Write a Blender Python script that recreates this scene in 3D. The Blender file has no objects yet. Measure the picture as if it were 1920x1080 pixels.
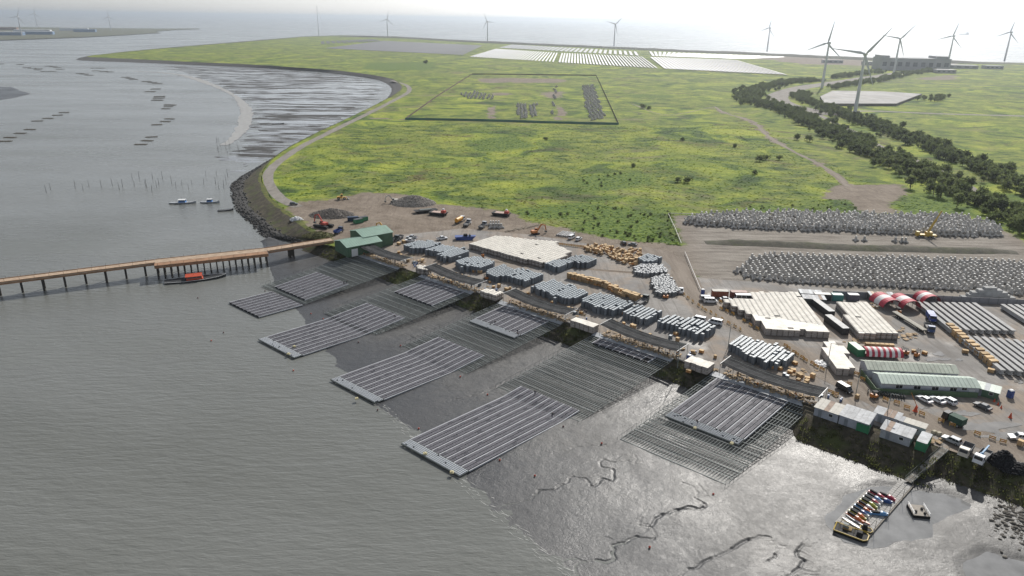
import bpy, bmesh, math, random
import numpy as np
from mathutils import Vector, Matrix
from mathutils.geometry import delaunay_2d_cdt
random.seed(7); RNG = np.random.default_rng(7)
SC = bpy.context.scene
COL = SC.collection

# ------------------------------------------------------------------ camera
F, HY, ROLL, CAMZ = 1340.0, 35.0, 0.0137, 105.0
PITCH = math.atan((540 - HY) / F)
cam = bpy.data.cameras.new('camera'); cam_o = bpy.data.objects.new('camera', cam); COL.objects.link(cam_o)
cam.sensor_width = 36.0; cam.lens = 36.0 * F / 1920; cam.clip_start = 1.0; cam.clip_end = 120000.0
cam_o.location = (0, 0, CAMZ)
cam_o.rotation_euler = (Matrix.Rotation(math.pi / 2 - PITCH, 3, 'X') @ Matrix.Rotation(ROLL, 3, 'Z')).to_euler()
SC.camera = cam_o

# ------------------------------------------------------------------ sky, sun, exposure
SUN_EL, SUN_AZ = math.radians(36), math.radians(25)
world = bpy.data.worlds.new('World'); SC.world = world; world.use_nodes = True
wn = world.node_tree; bg = wn.nodes['Background']
sky = wn.nodes.new('ShaderNodeTexSky'); sky.sky_type = 'NISHITA'; sky.sun_disc = False
sky.sun_elevation = SUN_EL; sky.sun_rotation = SUN_AZ
sky.air_density = 1.0; sky.dust_density = 1.0; sky.ozone_density = 1.0; sky.altitude = 100
hs = wn.nodes.new('ShaderNodeHueSaturation'); hs.inputs['Saturation'].default_value = 0.28      # thin milky overcast: a paler sky
wn.links.new(sky.outputs[0], hs.inputs['Color']); tn = wn.nodes.new('ShaderNodeMix'); tn.data_type = 'RGBA'; tn.blend_type = 'MULTIPLY'; tn.inputs[0].default_value = 1.0; tn.inputs[7].default_value = (.95, .985, 1.04, 1)
wn.links.new(hs.outputs[0], tn.inputs[6]); wn.links.new(tn.outputs[2], bg.inputs[0]); bg.inputs[1].default_value = 0.092
sun = bpy.data.lights.new('sun', 'SUN'); sun.energy = 3.9; sun.angle = math.radians(0.8); sun.color = (1.0, 0.955, 0.89)
sun_o = bpy.data.objects.new('sun', sun); COL.objects.link(sun_o)
S = Vector((math.sin(SUN_AZ) * math.cos(SUN_EL), math.cos(SUN_AZ) * math.cos(SUN_EL), math.sin(SUN_EL)))
sun_o.rotation_euler = (-S).to_track_quat('-Z', 'Y').to_euler(); sun_o.location = (0, 0, 300)
SC.view_settings.view_transform = 'Standard'; SC.view_settings.look = 'None'
SC.view_settings.exposure = 0.34; SC.view_settings.gamma = 1.0
SC.render.engine = 'CYCLES'
SC.cycles.use_denoising = True
SC.cycles.max_bounces = 5; SC.cycles.diffuse_bounces = 2; SC.cycles.glossy_bounces = 2
SC.cycles.transmission_bounces = 2; SC.cycles.transparent_max_bounces = 8; SC.cycles.volume_bounces = 0
SC.cycles.sample_clamp_indirect = 4.0; SC.cycles.sample_clamp_direct = 0.0
SC.cycles.caustics_reflective = False; SC.cycles.caustics_refractive = False

# ------------------------------------------------------------------ frames of reference
_c, _s, _sp, _cp = math.cos(ROLL), math.sin(ROLL), math.sin(PITCH), math.cos(PITCH)
LAND = 5.0
def ray(px, py):
    u = (px - 960) / F; v = -(py - 540) / F
    uu = u * _c - v * _s; vv = v * _c + u * _s
    return uu, _cp + vv * _sp, -_sp + vv * _cp
def G(px, py, z=LAND):          # where the sight line meets the level z
    d = ray(px, py); t = (z - CAMZ) / d[2]
    return (d[0] * t, d[1] * t)
def G3(px, py, z=LAND):
    a = G(px, py, z); return (a[0], a[1], z)
def GL(pts, z=LAND): return [G(p[0], p[1], z) for p in pts]
OU, OV = -70.2, 307.8; YA = math.radians(-40.4)
EU = (math.cos(YA), math.sin(YA)); EV = (-EU[1], EU[0])
def UV(u, v): return (OU + u * EU[0] + v * EV[0], OV + u * EU[1] + v * EV[1])
def UV3(u, v, z): a = UV(u, v); return (a[0], a[1], z)
def toUV(x, y): return ((x - OU) * EU[0] + (y - OV) * EU[1], (x - OU) * EV[0] + (y - OV) * EV[1])
def bear(p, q): return math.atan2(q[1] - p[1], q[0] - p[0])

# ------------------------------------------------------------------ materials
def nmat(name):
    m = bpy.data.materials.new(name); m.use_nodes = True
    nt = m.node_tree; return m, nt, nt.nodes['Principled BSDF']
def nd(nt, t, **k):
    n = nt.nodes.new(t)
    for a, b in k.items():
        if a in n.inputs.keys(): n.inputs[a].default_value = b
        else: setattr(n, a, b)
    return n
def lk(nt, a, b): nt.links.new(a, b)
def noise(nt, vec, scale, detail=4, rough=.55, dist=0):
    n = nd(nt, 'ShaderNodeTexNoise'); n.inputs['Scale'].default_value = scale; n.inputs['Detail'].default_value = detail
    n.inputs['Roughness'].default_value = rough; n.inputs['Distortion'].default_value = dist
    if vec is not None: lk(nt, vec, n.inputs['Vector'])
    return n.outputs['Fac']
def ramp(nt, fac, stops):
    r = nd(nt, 'ShaderNodeValToRGB'); lk(nt, fac, r.inputs[0]); e = r.color_ramp.elements
    while len(e) < len(stops): e.new(0.5)
    for q, (p, c) in zip(e, stops):
        q.position = p; q.color = (c, c, c, 1) if not hasattr(c, '__len__') else (c[0], c[1], c[2], 1)
    return r.outputs[0]
def mixc(nt, fac, a, b, mode='MIX'):
    n = nd(nt, 'ShaderNodeMix', data_type='RGBA', blend_type=mode)
    for s, x in ((n.inputs[0], fac), (n.inputs[6], a), (n.inputs[7], b)):
        if isinstance(x, (int, float)): s.default_value = x
        elif isinstance(x, tuple): s.default_value = (x[0], x[1], x[2], 1)
        else: lk(nt, x, s)
    return n.outputs[2]
def math_(nt, op, a, b=None, c=None, clamp=False):
    n = nd(nt, 'ShaderNodeMath', operation=op); n.use_clamp = clamp
    for i, x in enumerate((a, b, c)):
        if x is None: continue
        if isinstance(x, (int, float)): n.inputs[i].default_value = x
        else: lk(nt, x, n.inputs[i])
    return n.outputs[0]
def pos(nt, sc=(1, 1, 1), rz=0):
    g = nd(nt, 'ShaderNodeNewGeometry'); m = nd(nt, 'ShaderNodeMapping')
    m.inputs['Scale'].default_value = sc; m.inputs['Rotation'].default_value = (0, 0, rz)
    lk(nt, g.outputs['Position'], m.inputs['Vector']); return m.outputs[0]
def bump(nt, h, strength, dist, bsdf):
    b = nd(nt, 'ShaderNodeBump'); b.inputs['Strength'].default_value = strength; b.inputs['Distance'].default_value = dist
    lk(nt, h, b.inputs['Height']); lk(nt, b.outputs[0], bsdf.inputs['Normal'])
_MC = {}
def M(name, col=(.5, .5, .5), rough=.65, var=.18, scale=1.2, metal=0., dirt=.0, bmp=0., objvar=0.):
    """general painted / worn surface: noise-varied colour, optional grime, per-object shade"""
    if name in _MC: return _MC[name]
    m, nt, b = nmat(name)
    p = pos(nt)
    n1 = noise(nt, p, scale, 5, .6)
    lo = tuple(max(0, c * (1 - var)) for c in col); hi = tuple(c * (1 + var) for c in col)
    c = ramp(nt, n1, [(.3, lo), (.7, hi)])
    if dirt:
        n2 = noise(nt, p, scale * 2.7, 6, .65)
        c = mixc(nt, ramp(nt, n2, [(.48, 0.), (.72, dirt)]), c, (.12, .095, .07))
    if objvar:
        oi = nd(nt, 'ShaderNodeObjectInfo')
        k = math_(nt, 'MULTIPLY_ADD', oi.outputs['Random'], 2 * objvar, 1 - objvar)
        cc = nd(nt, 'ShaderNodeVectorMath', operation='SCALE'); lk(nt, c, cc.inputs[0]); lk(nt, k, cc.inputs['Scale']); c = cc.outputs[0]
    lk(nt, c, b.inputs['Base Color'])
    b.inputs['Roughness'].default_value = rough; b.inputs['Metallic'].default_value = metal
    if rough >= .6: b.inputs['Specular IOR Level'].default_value = .2
    if bmp: bump(nt, noise(nt, p, scale * 6, 4), bmp, .05, b)
    _MC[name] = m; return m

# ------------------------------------------------------------------ mesh helpers
class MB:
    def __init__(s): s.v = []; s.f = []; s.m = []
    def add(s, vs, fs, mi=0):
        o = len(s.v); s.v += [tuple(p) for p in vs]; s.f += [tuple(i + o for i in f) for f in fs]; s.m += [mi] * len(fs); return s
    def hexa(s, b, t, mi=0):     # bottom and top quads, both counter-clockwise
        return s.add(list(b) + list(t), [(3, 2, 1, 0), (4, 5, 6, 7), (0, 1, 5, 4), (1, 2, 6, 5), (2, 3, 7, 6), (3, 0, 4, 7)], mi)
    def box(s, c, sz, rz=0, mi=0, top=1.0):   # c = middle of the underside
        cs, sn = math.cos(rz), math.sin(rz); q = []
        for z, k in ((0, 1.), (sz[2], top)):
            for x, y in ((-1, -1), (1, -1), (1, 1), (-1, 1)):
                X, Y = x * sz[0] / 2 * k, y * sz[1] / 2 * k
                q.append((c[0] + X * cs - Y * sn, c[1] + X * sn + Y * cs, c[2] + z))
        return s.hexa(q[:4], q[4:], mi)
    def tube(s, p0, p1, r0, r1=None, n=6, mi=0, caps=True):
        r1 = r0 if r1 is None else r1
        a, b = Vector(p0), Vector(p1); d = (b - a)
        if d.length < 1e-6: return s
        d.normalize(); x = d.orthogonal().normalized(); y = d.cross(x)
        vs = []
        for c, r in ((a, r0), (b, r1)):
            for i in range(n):
                t = 2 * math.pi * (i + .5) / n; vs.append(c + x * (r * math.cos(t)) + y * (r * math.sin(t)))
        fs = [(i, (i + 1) % n, n + (i + 1) % n, n + i) for i in range(n)]
        if caps: fs += [tuple(range(n))[::-1], tuple(range(n, 2 * n))]
        return s.add(vs, fs, mi)
    def bar(s, p0, p1, w, h=None, mi=0): # square beam, kept upright
        h = w if h is None else h
        a, b = Vector(p0), Vector(p1); d = (b - a).normalized()
        x = d.cross(Vector((0, 0, 1))); x = Vector((1, 0, 0)) if x.length < 1e-4 else x.normalized(); y = x.cross(d)
        vs = [c + x * (i * w / 2) + y * (j * h / 2) for c in (a, b) for i, j in ((-1, -1), (1, -1), (1, 1), (-1, 1))]
        return s.add(vs, [(0, 1, 2, 3), (7, 6, 5, 4), (0, 4, 5, 1), (1, 5, 6, 2), (2, 6, 7, 3), (3, 7, 4, 0)], mi)
    def extr(s, prof, y0, y1, mi=0, k=1.0):  # x-z outline pushed through y, far side scaled about its middle by k
        n = len(prof)
        vs = [(x, y0, z) for x, z in prof] + [(x, y1, z) for x, z in prof]
        return s.add(vs, [tuple(range(n)), tuple(range(n, 2 * n))[::-1]] + [(i, n + i, n + (i + 1) % n, (i + 1) % n) for i in range(n)], mi)
    def prism(s, poly, z0, z1, mi=0):
        n = len(poly)
        vs = [(x, y, z0) for x, y in poly] + [(x, y, z1) for x, y in poly]
        return s.add(vs, [tuple(range(n))[::-1], tuple(range(n, 2 * n))] + [(i, (i + 1) % n, n + (i + 1) % n, n + i) for i in range(n)], mi)
    def loft(s, rings, mi=0, caps=True, closed=True):
        n = len(rings[0]); o = []
        for r in rings: o += list(r)
        fs = []
        for k in range(len(rings) - 1):
            for i in range(n if closed else n - 1):
                j = (i + 1) % n; fs.append((k * n + i, k * n + j, (k + 1) * n + j, (k + 1) * n + i))
        if caps: fs += [tuple(range(n))[::-1], tuple(range((len(rings) - 1) * n, len(rings) * n))]
        return s.add(o, fs, mi)
    def mesh(s, name, mats):
        me = bpy.data.meshes.new(name); me.from_pydata(s.v, [], s.f)
        for m in (mats if isinstance(mats, (list, tuple)) else [mats]): me.materials.append(m)
        if any(s.m): me.polygons.foreach_set('material_index', s.m)
        me.update(); return me
def raw_mesh(name, v, f, mat, mi=None, smooth=False):
    me = bpy.data.meshes.new(name)
    me.from_pydata([tuple(map(float, p)) for p in v], [], [tuple(int(i) for i in q) for q in f])
    for m in (mat if isinstance(mat, (list, tuple)) else [mat]): me.materials.append(m)
    if mi is not None: me.polygons.foreach_set('material_index', mi)
    if smooth: me.polygons.foreach_set('use_smooth', [True] * len(me.polygons))
    me.update(); return me
def np_mesh(name, V, Q, mat, mi=None, smooth=False):   # V (n,3), Q (m,k) all faces with k corners
    me = bpy.data.meshes.new(name); V = np.asarray(V, np.float32); Q = np.asarray(Q, np.int32); k = Q.shape[1]
    me.vertices.add(len(V)); me.vertices.foreach_set('co', V.ravel())
    me.loops.add(Q.size); me.loops.foreach_set('vertex_index', Q.ravel())
    me.polygons.add(len(Q)); me.polygons.foreach_set('loop_start', np.arange(0, Q.size, k, dtype=np.int32))
    for m in (mat if isinstance(mat, (list, tuple)) else [mat]): me.materials.append(m)
    if mi is not None: me.polygons.foreach_set('material_index', np.asarray(mi, np.int32))
    if smooth: me.polygons.foreach_set('use_smooth', np.ones(len(Q), bool))
    me.update(calc_edges=True); me.validate(); return me
def joined(name, me, xf, mats):
    """one mesh out of many placings of the mesh me; xf = list of 4x4 Matrix"""
    me.calc_loop_triangles(); n = len(me.vertices)
    V = np.empty(n * 3, np.float32); me.vertices.foreach_get('co', V); V = V.reshape(-1, 3)
    T = np.empty(len(me.loop_triangles) * 3, np.int32); me.loop_triangles.foreach_get('vertices', T); T = T.reshape(-1, 3)
    MI = np.array([t.material_index for t in me.loop_triangles], np.int32)
    A = np.array([np.array(x) for x in xf], np.float32)
    W = np.einsum('kij,nj->kni', A[:, :3, :3], V) + A[:, None, :3, 3]
    Q = (T[None] + (np.arange(len(xf)) * n)[:, None, None]).reshape(-1, 3)
    return np_mesh(name, W.reshape(-1, 3), Q, mats, np.tile(MI, len(xf)))
def XF(x, y, z, rz=0, s=1.0, rx=0, ry=0):
    return Matrix.Translation((x, y, z)) @ Matrix.Rotation(rz, 4, 'Z') @ Matrix.Rotation(ry, 4, 'Y') @ Matrix.Rotation(rx, 4, 'X') @ Matrix.Diagonal((s, s, s, 1) if not hasattr(s, '__len__') else (*s, 1))

def tag(o, label=None, cat=None, group=None, kind=None):
    if label: o['label'] = label
    if cat: o['category'] = cat
    if group: o['group'] = group
    if kind: o['kind'] = kind
    return o
def ob(name, me, loc=(0, 0, 0), rz=0, parent=None, scale=None):
    o = bpy.data.objects.new(name, me); COL.objects.link(o); o.location = loc; o.rotation_euler = (0, 0, rz)
    if scale is not None: o.scale = scale if hasattr(scale, '__len__') else (scale,) * 3
    if parent is not None: o.parent = parent
    return o
def thing(name, label, cat, loc=(0, 0, 0), rz=0, group=None, scale=None):
    return tag(ob(name, None, loc, rz, None, scale), label, cat, group)
def struct(name, me): return tag(ob(name, me), kind='structure')
def place(tmpl, name, label, cat, loc, rz=0, group=None, scale=None):
    """tmpl: list of (part name, mesh, loc, rz, [sub-parts])"""
    t = thing(name, label, cat, loc, rz, group, scale)
    def rec(parent, items):
        for it in items:
            o = ob(it[0], it[1], it[2] if len(it) > 2 else (0, 0, 0), it[3] if len(it) > 3 else 0, parent)
            if len(it) > 4: rec(o, it[4])
    rec(t, tmpl); return t
def inside(poly, x, y):
    c = False; j = len(poly) - 1
    for i in range(len(poly)):
        a, b = poly[i], poly[j]
        if (a[1] > y) != (b[1] > y) and x < (b[0] - a[0]) * (y - a[1]) / (b[1] - a[1]) + a[0]: c = not c
        j = i
    return c
def inside_np(poly, X, Y):
    c = np.zeros(X.shape, bool); j = len(poly) - 1
    for i in range(len(poly)):
        a, b = poly[i], poly[j]
        if a[1] != b[1]:
            k = ((a[1] > Y) != (b[1] > Y)) & (X < (b[0] - a[0]) * (Y - a[1]) / (b[1] - a[1]) + a[0]); c ^= k
        j = i
    return c
def dist_np(line, X, Y, closed=False):
    D = np.full(X.shape, 1e9); n = len(line)
    for i in range(n if closed else n - 1):
        a = line[i]; b = line[(i + 1) % n]; dx, dy = b[0] - a[0], b[1] - a[1]; L = dx * dx + dy * dy + 1e-9
        t = np.clip(((X - a[0]) * dx + (Y - a[1]) * dy) / L, 0, 1)
        D = np.minimum(D, np.hypot(X - a[0] - t * dx, Y - a[1] - t * dy))
    return D
def smooth_line(pts, step):   # Catmull-Rom through the points, about one point every `step` metres
    P = [np.array(p, float) for p in pts]; P = [2 * P[0] - P[1]] + P + [2 * P[-1] - P[-2]]; out = []
    for i in range(1, len(P) - 2):
        n = max(1, int(np.linalg.norm(P[i + 1] - P[i]) / step))
        for k in range(n):
            t = k / n
            out.append(.5 * (2 * P[i] + (P[i + 1] - P[i - 1]) * t + (2 * P[i - 1] - 5 * P[i] + 4 * P[i + 1] - P[i + 2]) * t * t + (3 * P[i] - P[i - 1] - 3 * P[i + 1] + P[i + 2]) * t ** 3))
    out.append(P[-2]); return [tuple(q) for q in out]
def strip(name, line, w, z, mat, edge=.0, kind='structure'):
    """a road or path as a ribbon along a line; w = half width or list of half widths; edge = raggedness"""
    n = len(line); V = []; 
    for i, p in enumerate(line):
        a = line[max(0, i - 1)]; b = line[min(n - 1, i + 1)]; d = math.hypot(b[0] - a[0], b[1] - a[1]) + 1e-9
        nx, ny = -(b[1] - a[1]) / d, (b[0] - a[0]) / d; hw = w[i] if hasattr(w, '__len__') else w
        for sgn in (-1, -.5, 0, .5, 1):
            h = hw * sgn + (random.uniform(-edge, edge) if abs(sgn) == 1 else 0); V.append((p[0] + nx * h, p[1] + ny * h, z))
    Q = [(i * 5 + k, (i + 1) * 5 + k, (i + 1) * 5 + k + 1, i * 5 + k + 1)[::-1] for i in range(n - 1) for k in range(4)]
    return tag(ob(name, np_mesh(name, V, Q, mat)), kind=kind)
def rag(poly, step, amp):    # break the straight edges of an outline
    out = []; n = len(poly)
    for i in range(n):
        a, b = poly[i], poly[(i + 1) % n]; L = math.hypot(b[0] - a[0], b[1] - a[1]); k = max(1, int(L / step))
        for j in range(k):
            t = j / k; x, y = a[0] + (b[0] - a[0]) * t, a[1] + (b[1] - a[1]) * t
            out.append((x + random.uniform(-amp, amp), y + random.uniform(-amp, amp)))
    return out
def sheet(name, poly, z, mat, kind='structure', hole=None):
    vs = [Vector(p) for p in poly]; r = delaunay_2d_cdt(vs, [], [list(range(len(vs)))], 1, 1e-4)
    me = raw_mesh(name, [(p[0], p[1], z) for p in r[0]], [f if True else f for f in r[2]], mat)
    o = ob(name, me); return tag(o, kind=kind)
HAZE = 8.5e-5

# ================================================================== THE SETTING
# ---- ground materials
def mat_land():
    m, nt, b = nmat('meadow_ground'); p = pos(nt)
    at = nd(nt, 'ShaderNodeAttribute', attribute_name='mask'); sp = nd(nt, 'ShaderNodeSeparateColor'); lk(nt, at.outputs['Color'], sp.inputs[0])
    big = noise(nt, p, .009, 6, .6, .8); mid = noise(nt, p, .021, 10, .70, .9); fine = noise(nt, p, .45, 7, .75); m2 = noise(nt, pos(nt, (.75, 1.1, 1), .5), .09, 8, .72, .5)
    g = ramp(nt, mid, [(.38, (.030, .062, .013)), (.455, (.085, .14, .020)), (.51, (.20, .255, .030)), (.60, (.33, .36, .050))])
    g2 = ramp(nt, m2, [(.36, (.034, .064, .016)), (.46, (.11, .158, .026)), (.58, (.25, .275, .05))])
    g = mixc(nt, ramp(nt, big, [(.42, 0.), (.58, 1.)]), g, g2)
    brown = math_(nt, 'MULTIPLY', ramp(nt, noise(nt, p, .020, 9, .76, 1.1), [(.55, 0.), (.63, 1.)]), ramp(nt, m2, [(.40, .25), (.56, .9)]))
    g = mixc(nt, brown, g, (.085, .058, .036))
    pale = ramp(nt, noise(nt, pos(nt, (.9, 1, 1), 1.1), .013, 9, .74, .7), [(.55, 0.), (.66, .75)])
    g = mixc(nt, pale, g, (.20, .175, .095))
    bush = ramp(nt, noise(nt, p, .13, 5, .6, .4), [(.66, 0.), (.72, .7)]); g = mixc(nt, bush, g, (.022, .044, .012))
    g = mixc(nt, ramp(nt, fine, [(.38, .36), (.54, 0.)]), g, (.035, .062, .014))
    # tall wet green growth
    th = math_(nt, 'MULTIPLY_ADD', mid, 1.6, -.8); lush = math_(nt, 'ADD', sp.outputs[1], th)
    g = mixc(nt, ramp(nt, lush, [(.4, 0.), (.6, 1.)]), g, ramp(nt, fine, [(.36, (.030, .062, .013)), (.48, (.085, .14, .022)), (.62, (.17, .22, .035))]))
    # bare soil
    d0 = math_(nt, 'ADD', sp.outputs[0], math_(nt, 'MULTIPLY_ADD', noise(nt, p, .16, 8, .7), 1.1, -.55))
    tr = noise(nt, pos(nt, (1, .12, 1), math.radians(20)), .5, 5, .6, 1.5)
    soil = ramp(nt, noise(nt, p, .09, 8, .7), [(.3, (.135, .105, .08)), (.5, (.21, .172, .135)), (.7, (.27, .225, .18))])
    soil = mixc(nt, ramp(nt, tr, [(.5, 0.), (.7, .5)]), soil, (.10, .075, .055))
    soil = mixc(nt, sp.outputs[2], soil, ramp(nt, noise(nt, pos(nt, (.16, 1, 1)), .35, 7, .7), [(.32, (.14, .122, .102)), (.5, (.24, .215, .185)), (.7, (.33, .30, .26))]))
    c = mixc(nt, ramp(nt, d0, [(.42, 0.), (.58, 1.)]), g, soil)
    lk(nt, c, b.inputs['Base Color']); b.inputs['Roughness'].default_value = .95; b.inputs['Specular IOR Level'].default_value = .15
    bump(nt, noise(nt, p, .35, 8, .7), .8, .9, b); return m
def mat_yard():
    m, nt, b = nmat('yard_concrete'); p = pos(nt)
    n = noise(nt, p, .05, 7, .65, .4); f = noise(nt, p, .5, 7, .7)
    c = ramp(nt, n, [(.3, (.155, .147, .138)), (.5, (.235, .223, .208)), (.68, (.32, .30, .275))])
    t = ramp(nt, noise(nt, p, .032, 7, .68, .7), [(.44, 0.), (.58, .85)]); c = mixc(nt, t, c, (.29, .225, .165))
    w = ramp(nt, noise(nt, p, .06, 7, .6, .6), [(.56, 0.), (.7, 1.)]); c = mixc(nt, math_(nt, 'MULTIPLY', w, .55), c, (.09, .082, .074))
    trk = ramp(nt, noise(nt, pos(nt, (1, .07, 1), math.radians(48)), .55, 5, .6, .8), [(.48, 0.), (.62, .55)]); c = mixc(nt, trk, c, (.13, .115, .10))
    c = mixc(nt, ramp(nt, f, [(.4, .3), (.62, 0.)]), c, (.12, .11, .10))
    lk(nt, c, b.inputs['Base Color']); lk(nt, ramp(nt, w, [(0., .85), (1., .5)]), b.inputs['Roughness'])
    b.inputs['Specular IOR Level'].default_value = .3
    bump(nt, f, .35, .12, b); return m
def mat_soil(name, a, bb, c_, sx=1., rz=0., green=0.):
    m, nt, b = nmat(name); p = pos(nt)
    n = noise(nt, pos(nt, (1, sx, 1), rz), .3, 8, .68, .6)
    c = ramp(nt, n, [(.3, a), (.5, bb), (.7, c_)])
    if green:
        c = mixc(nt, ramp(nt, noise(nt, p, .12, 8, .7), [(.5, 0.), (.62, green)]), c, (.07, .085, .025))
    lk(nt, c, b.inputs['Base Color']); b.inputs['Roughness'].default_value = .92; b.inputs['Specular IOR Level'].default_value = .2
    bump(nt, noise(nt, p, 1.2, 8, .7), .7, .35, b); return m
def mat_sea():
    m, nt, b = nmat('tidal_water'); 
    p = pos(nt, (1, 1, 1), math.radians(18)); q = pos(nt, (.42, 1.35, 1), math.radians(-12))
    big = noise(nt, pos(nt, (.5, 1, 1)), .006, 5, .6, .6)
    c = ramp(nt, big, [(.35, (.122, .125, .112)), (.5, (.146, .15, .138)), (.65, (.17, .175, .165))])
    lk(nt, c, b.inputs['Base Color']); b.inputs['IOR'].default_value = 1.33
    lk(nt, ramp(nt, noise(nt, pos(nt, (.3, 1, 1), .2), .012, 6, .65), [(.38, .16), (.62, .30)]), b.inputs['Roughness'])
    h = math_(nt, 'ADD', math_(nt, 'MULTIPLY', noise(nt, q, .42, 3, .5, .3), 1.0), math_(nt, 'MULTIPLY', noise(nt, q, 1.3, 3, .55, .4), .42))
    h = math_(nt, 'ADD', h, math_(nt, 'MULTIPLY', noise(nt, p, .05, 2, .5), 1.6))
    bump(nt, h, .62, .42, b); return m
def mat_mud(nm='wet_mud', lo=0.):
    m, nt, b = nmat(nm); p = pos(nt)
    n = noise(nt, p, .05, 8, .68, .5); f = noise(nt, p, 1.1, 8, .8); g = noise(nt, p, .33, 7, .72, .3)
    c = ramp(nt, n, [(.3, (.058, .057, .056)), (.52, (.092, .090, .086)), (.72, (.13, .125, .116))])
    c = mixc(nt, ramp(nt, f, [(.42, .6), (.56, 0.)]), c, (.034, .033, .031))
    c = mixc(nt, ramp(nt, g, [(.40, .45), (.5, 0.)]), c, (.042, .041, .038))
    gz = nd(nt, 'ShaderNodeNewGeometry'); sz = nd(nt, 'ShaderNodeSeparateXYZ'); lk(nt, gz.outputs['Position'], sz.inputs[0])
    rim = ramp(nt, math_(nt, 'ADD', sz.outputs['Z'], math_(nt, 'MULTIPLY_ADD', n, .5, -.25)), [(.2, .8), (.62, 0.)]) if not lo else None
    if rim is not None: c = mixc(nt, rim, c, (.05, .052, .056))
    lk(nt, c, b.inputs['Base Color'])
    wet = math_(nt, 'MULTIPLY_ADD', f, .5, math_(nt, 'MULTIPLY', noise(nt, p, .035, 7, .66, .4), .6))
    lk(nt, ramp(nt, wet, [(.38, .23), (.50, .33), (.62, .50)]), b.inputs['Roughness']); b.inputs['IOR'].default_value = 1.33; b.inputs['Specular IOR Level'].default_value = .5
    h = math_(nt, 'ADD', math_(nt, 'MULTIPLY', f, .8), math_(nt, 'MULTIPLY', g, 1.6))
    bump(nt, h, .5, .2, b); return m
def mat_bay():
    m, nt, b = nmat('bay_mud'); q = pos(nt, (.13, 1, 1), .06); q2 = pos(nt, (.3, 1, 1), -.1)
    s = noise(nt, q, .045, 8, .7, .8); f = noise(nt, q2, .11, 8, .72, .6)
    d = ramp(nt, math_(nt, 'ADD', math_(nt, 'MULTIPLY', s, .6), math_(nt, 'MULTIPLY', f, .4)), [(.455, 1.), (.53, 0.)])
    lk(nt, mixc(nt, d, (.17, .17, .17), (.045, .042, .038)), b.inputs['Base Color']); lk(nt, ramp(nt, d, [(0., .13), (1., .75)]), b.inputs['Roughness']); b.inputs['IOR'].default_value = 1.38  # pale areas: mud colour raised to carry the silvery wet sheen
    lk(nt, ramp(nt, d, [(0., .5), (1., .15)]), b.inputs['Specular IOR Level']); bump(nt, f, .06, .2, b); return m
def mat_pool(name, col=(.085, .085, .085), rough=.09):
    m, nt, b = nmat(name); p = pos(nt)
    lk(nt, ramp(nt, noise(nt, p, .3, 5), [(.3, tuple(c * .8 for c in col)), (.7, tuple(c * 1.2 for c in col))]), b.inputs['Base Color'])
    b.inputs['Roughness'].default_value = rough; b.inputs['IOR'].default_value = 1.33
    bump(nt, noise(nt, p, 1.6, 4), .02, .05, b); return m
LANDM, YARDM, SEAM, MUDM = mat_land(), mat_yard(), mat_sea(), mat_mud()
POOLM = mat_pool('still_water', (.20, .20, .196), .04)
ROADM = mat_soil('road_grit', (.16, .145, .125), (.225, .205, .18), (.28, .26, .235), .3)
DIRTM = mat_soil('road_dirt', (.15, .12, .095), (.22, .185, .15), (.275, .235, .195), .12, math.radians(50))
BANKM = mat_soil('bank_soil', (.030, .027, .02), (.065, .057, .04), (.13, .11, .075), 1., 0, .85)
ROCKM = M('dark_rock', (.075, .072, .068), .85, .45, .9, bmp=.5)
PALEROCK = M('pale_rubble', (.30, .275, .245), .9, .4, .8, bmp=.4)
CONC = M('concrete', (.30, .295, .29), .85, .18, .5, dirt=.3, bmp=.2)
WHITECAP = M('bleached_concrete', (.62, .62, .60), .8, .1, .8)

# ---- shoreline
PAIR = [((612, 446), (540, 452)), ((585, 432), (505, 447)), ((565, 415), (488, 440)), ((540, 398), (466, 418)), ((512, 375), (440, 390)), ((497, 352), (431, 352)), ((491, 332), (444, 336)),
        ((500, 311), (472, 320)), ((530, 284), (514, 297)), ((588, 252), (576, 265)), ((650, 223), (638, 239)), ((715, 191), (706, 200)), ((752, 170), (733, 172)),
        ((752, 158), (724, 157)), ((728, 146), (694, 147)), ((650, 134), (622, 137.5)), ((560, 127), (550, 131)), ((470, 121), (460, 126)), ((350, 115.5), (345, 121)),
        ((250, 110.5), (245, 117)), ((180, 107.5), (160, 114)), ((165, 106.3), (142, 111)), ((175, 104), (160, 106)), ((240, 97), (235, 96.5)), ((330, 89), (328, 88)), ((480, 77), (478, 75.5)), ((570, 69.3), (568, 68)), ((640, 67), (640, 65.8)),
        ((745, 69.5), (745, 68)), ((860, 76), (860, 74.6)), ((1100, 87), (1100, 85.6)), ((1280, 95), (1280, 93.6)), ((1460, 103), (1460, 101.6)), ((1700, 114), (1700, 112.6)), ((1920, 119), (1920, 117.5)), ((2400, 132), (2400, 130.5)), ((3000, 148), (3000, 146.5))]
TOP = [UV(-19, -2)] + GL([a for a, b in PAIR]); TOE = [UV(-30, -8)] + GL([b for a, b in PAIR], 0.0)
near_n = 24
TOPS = smooth_line(TOP[:near_n], 7) + TOP[near_n:]
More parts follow.
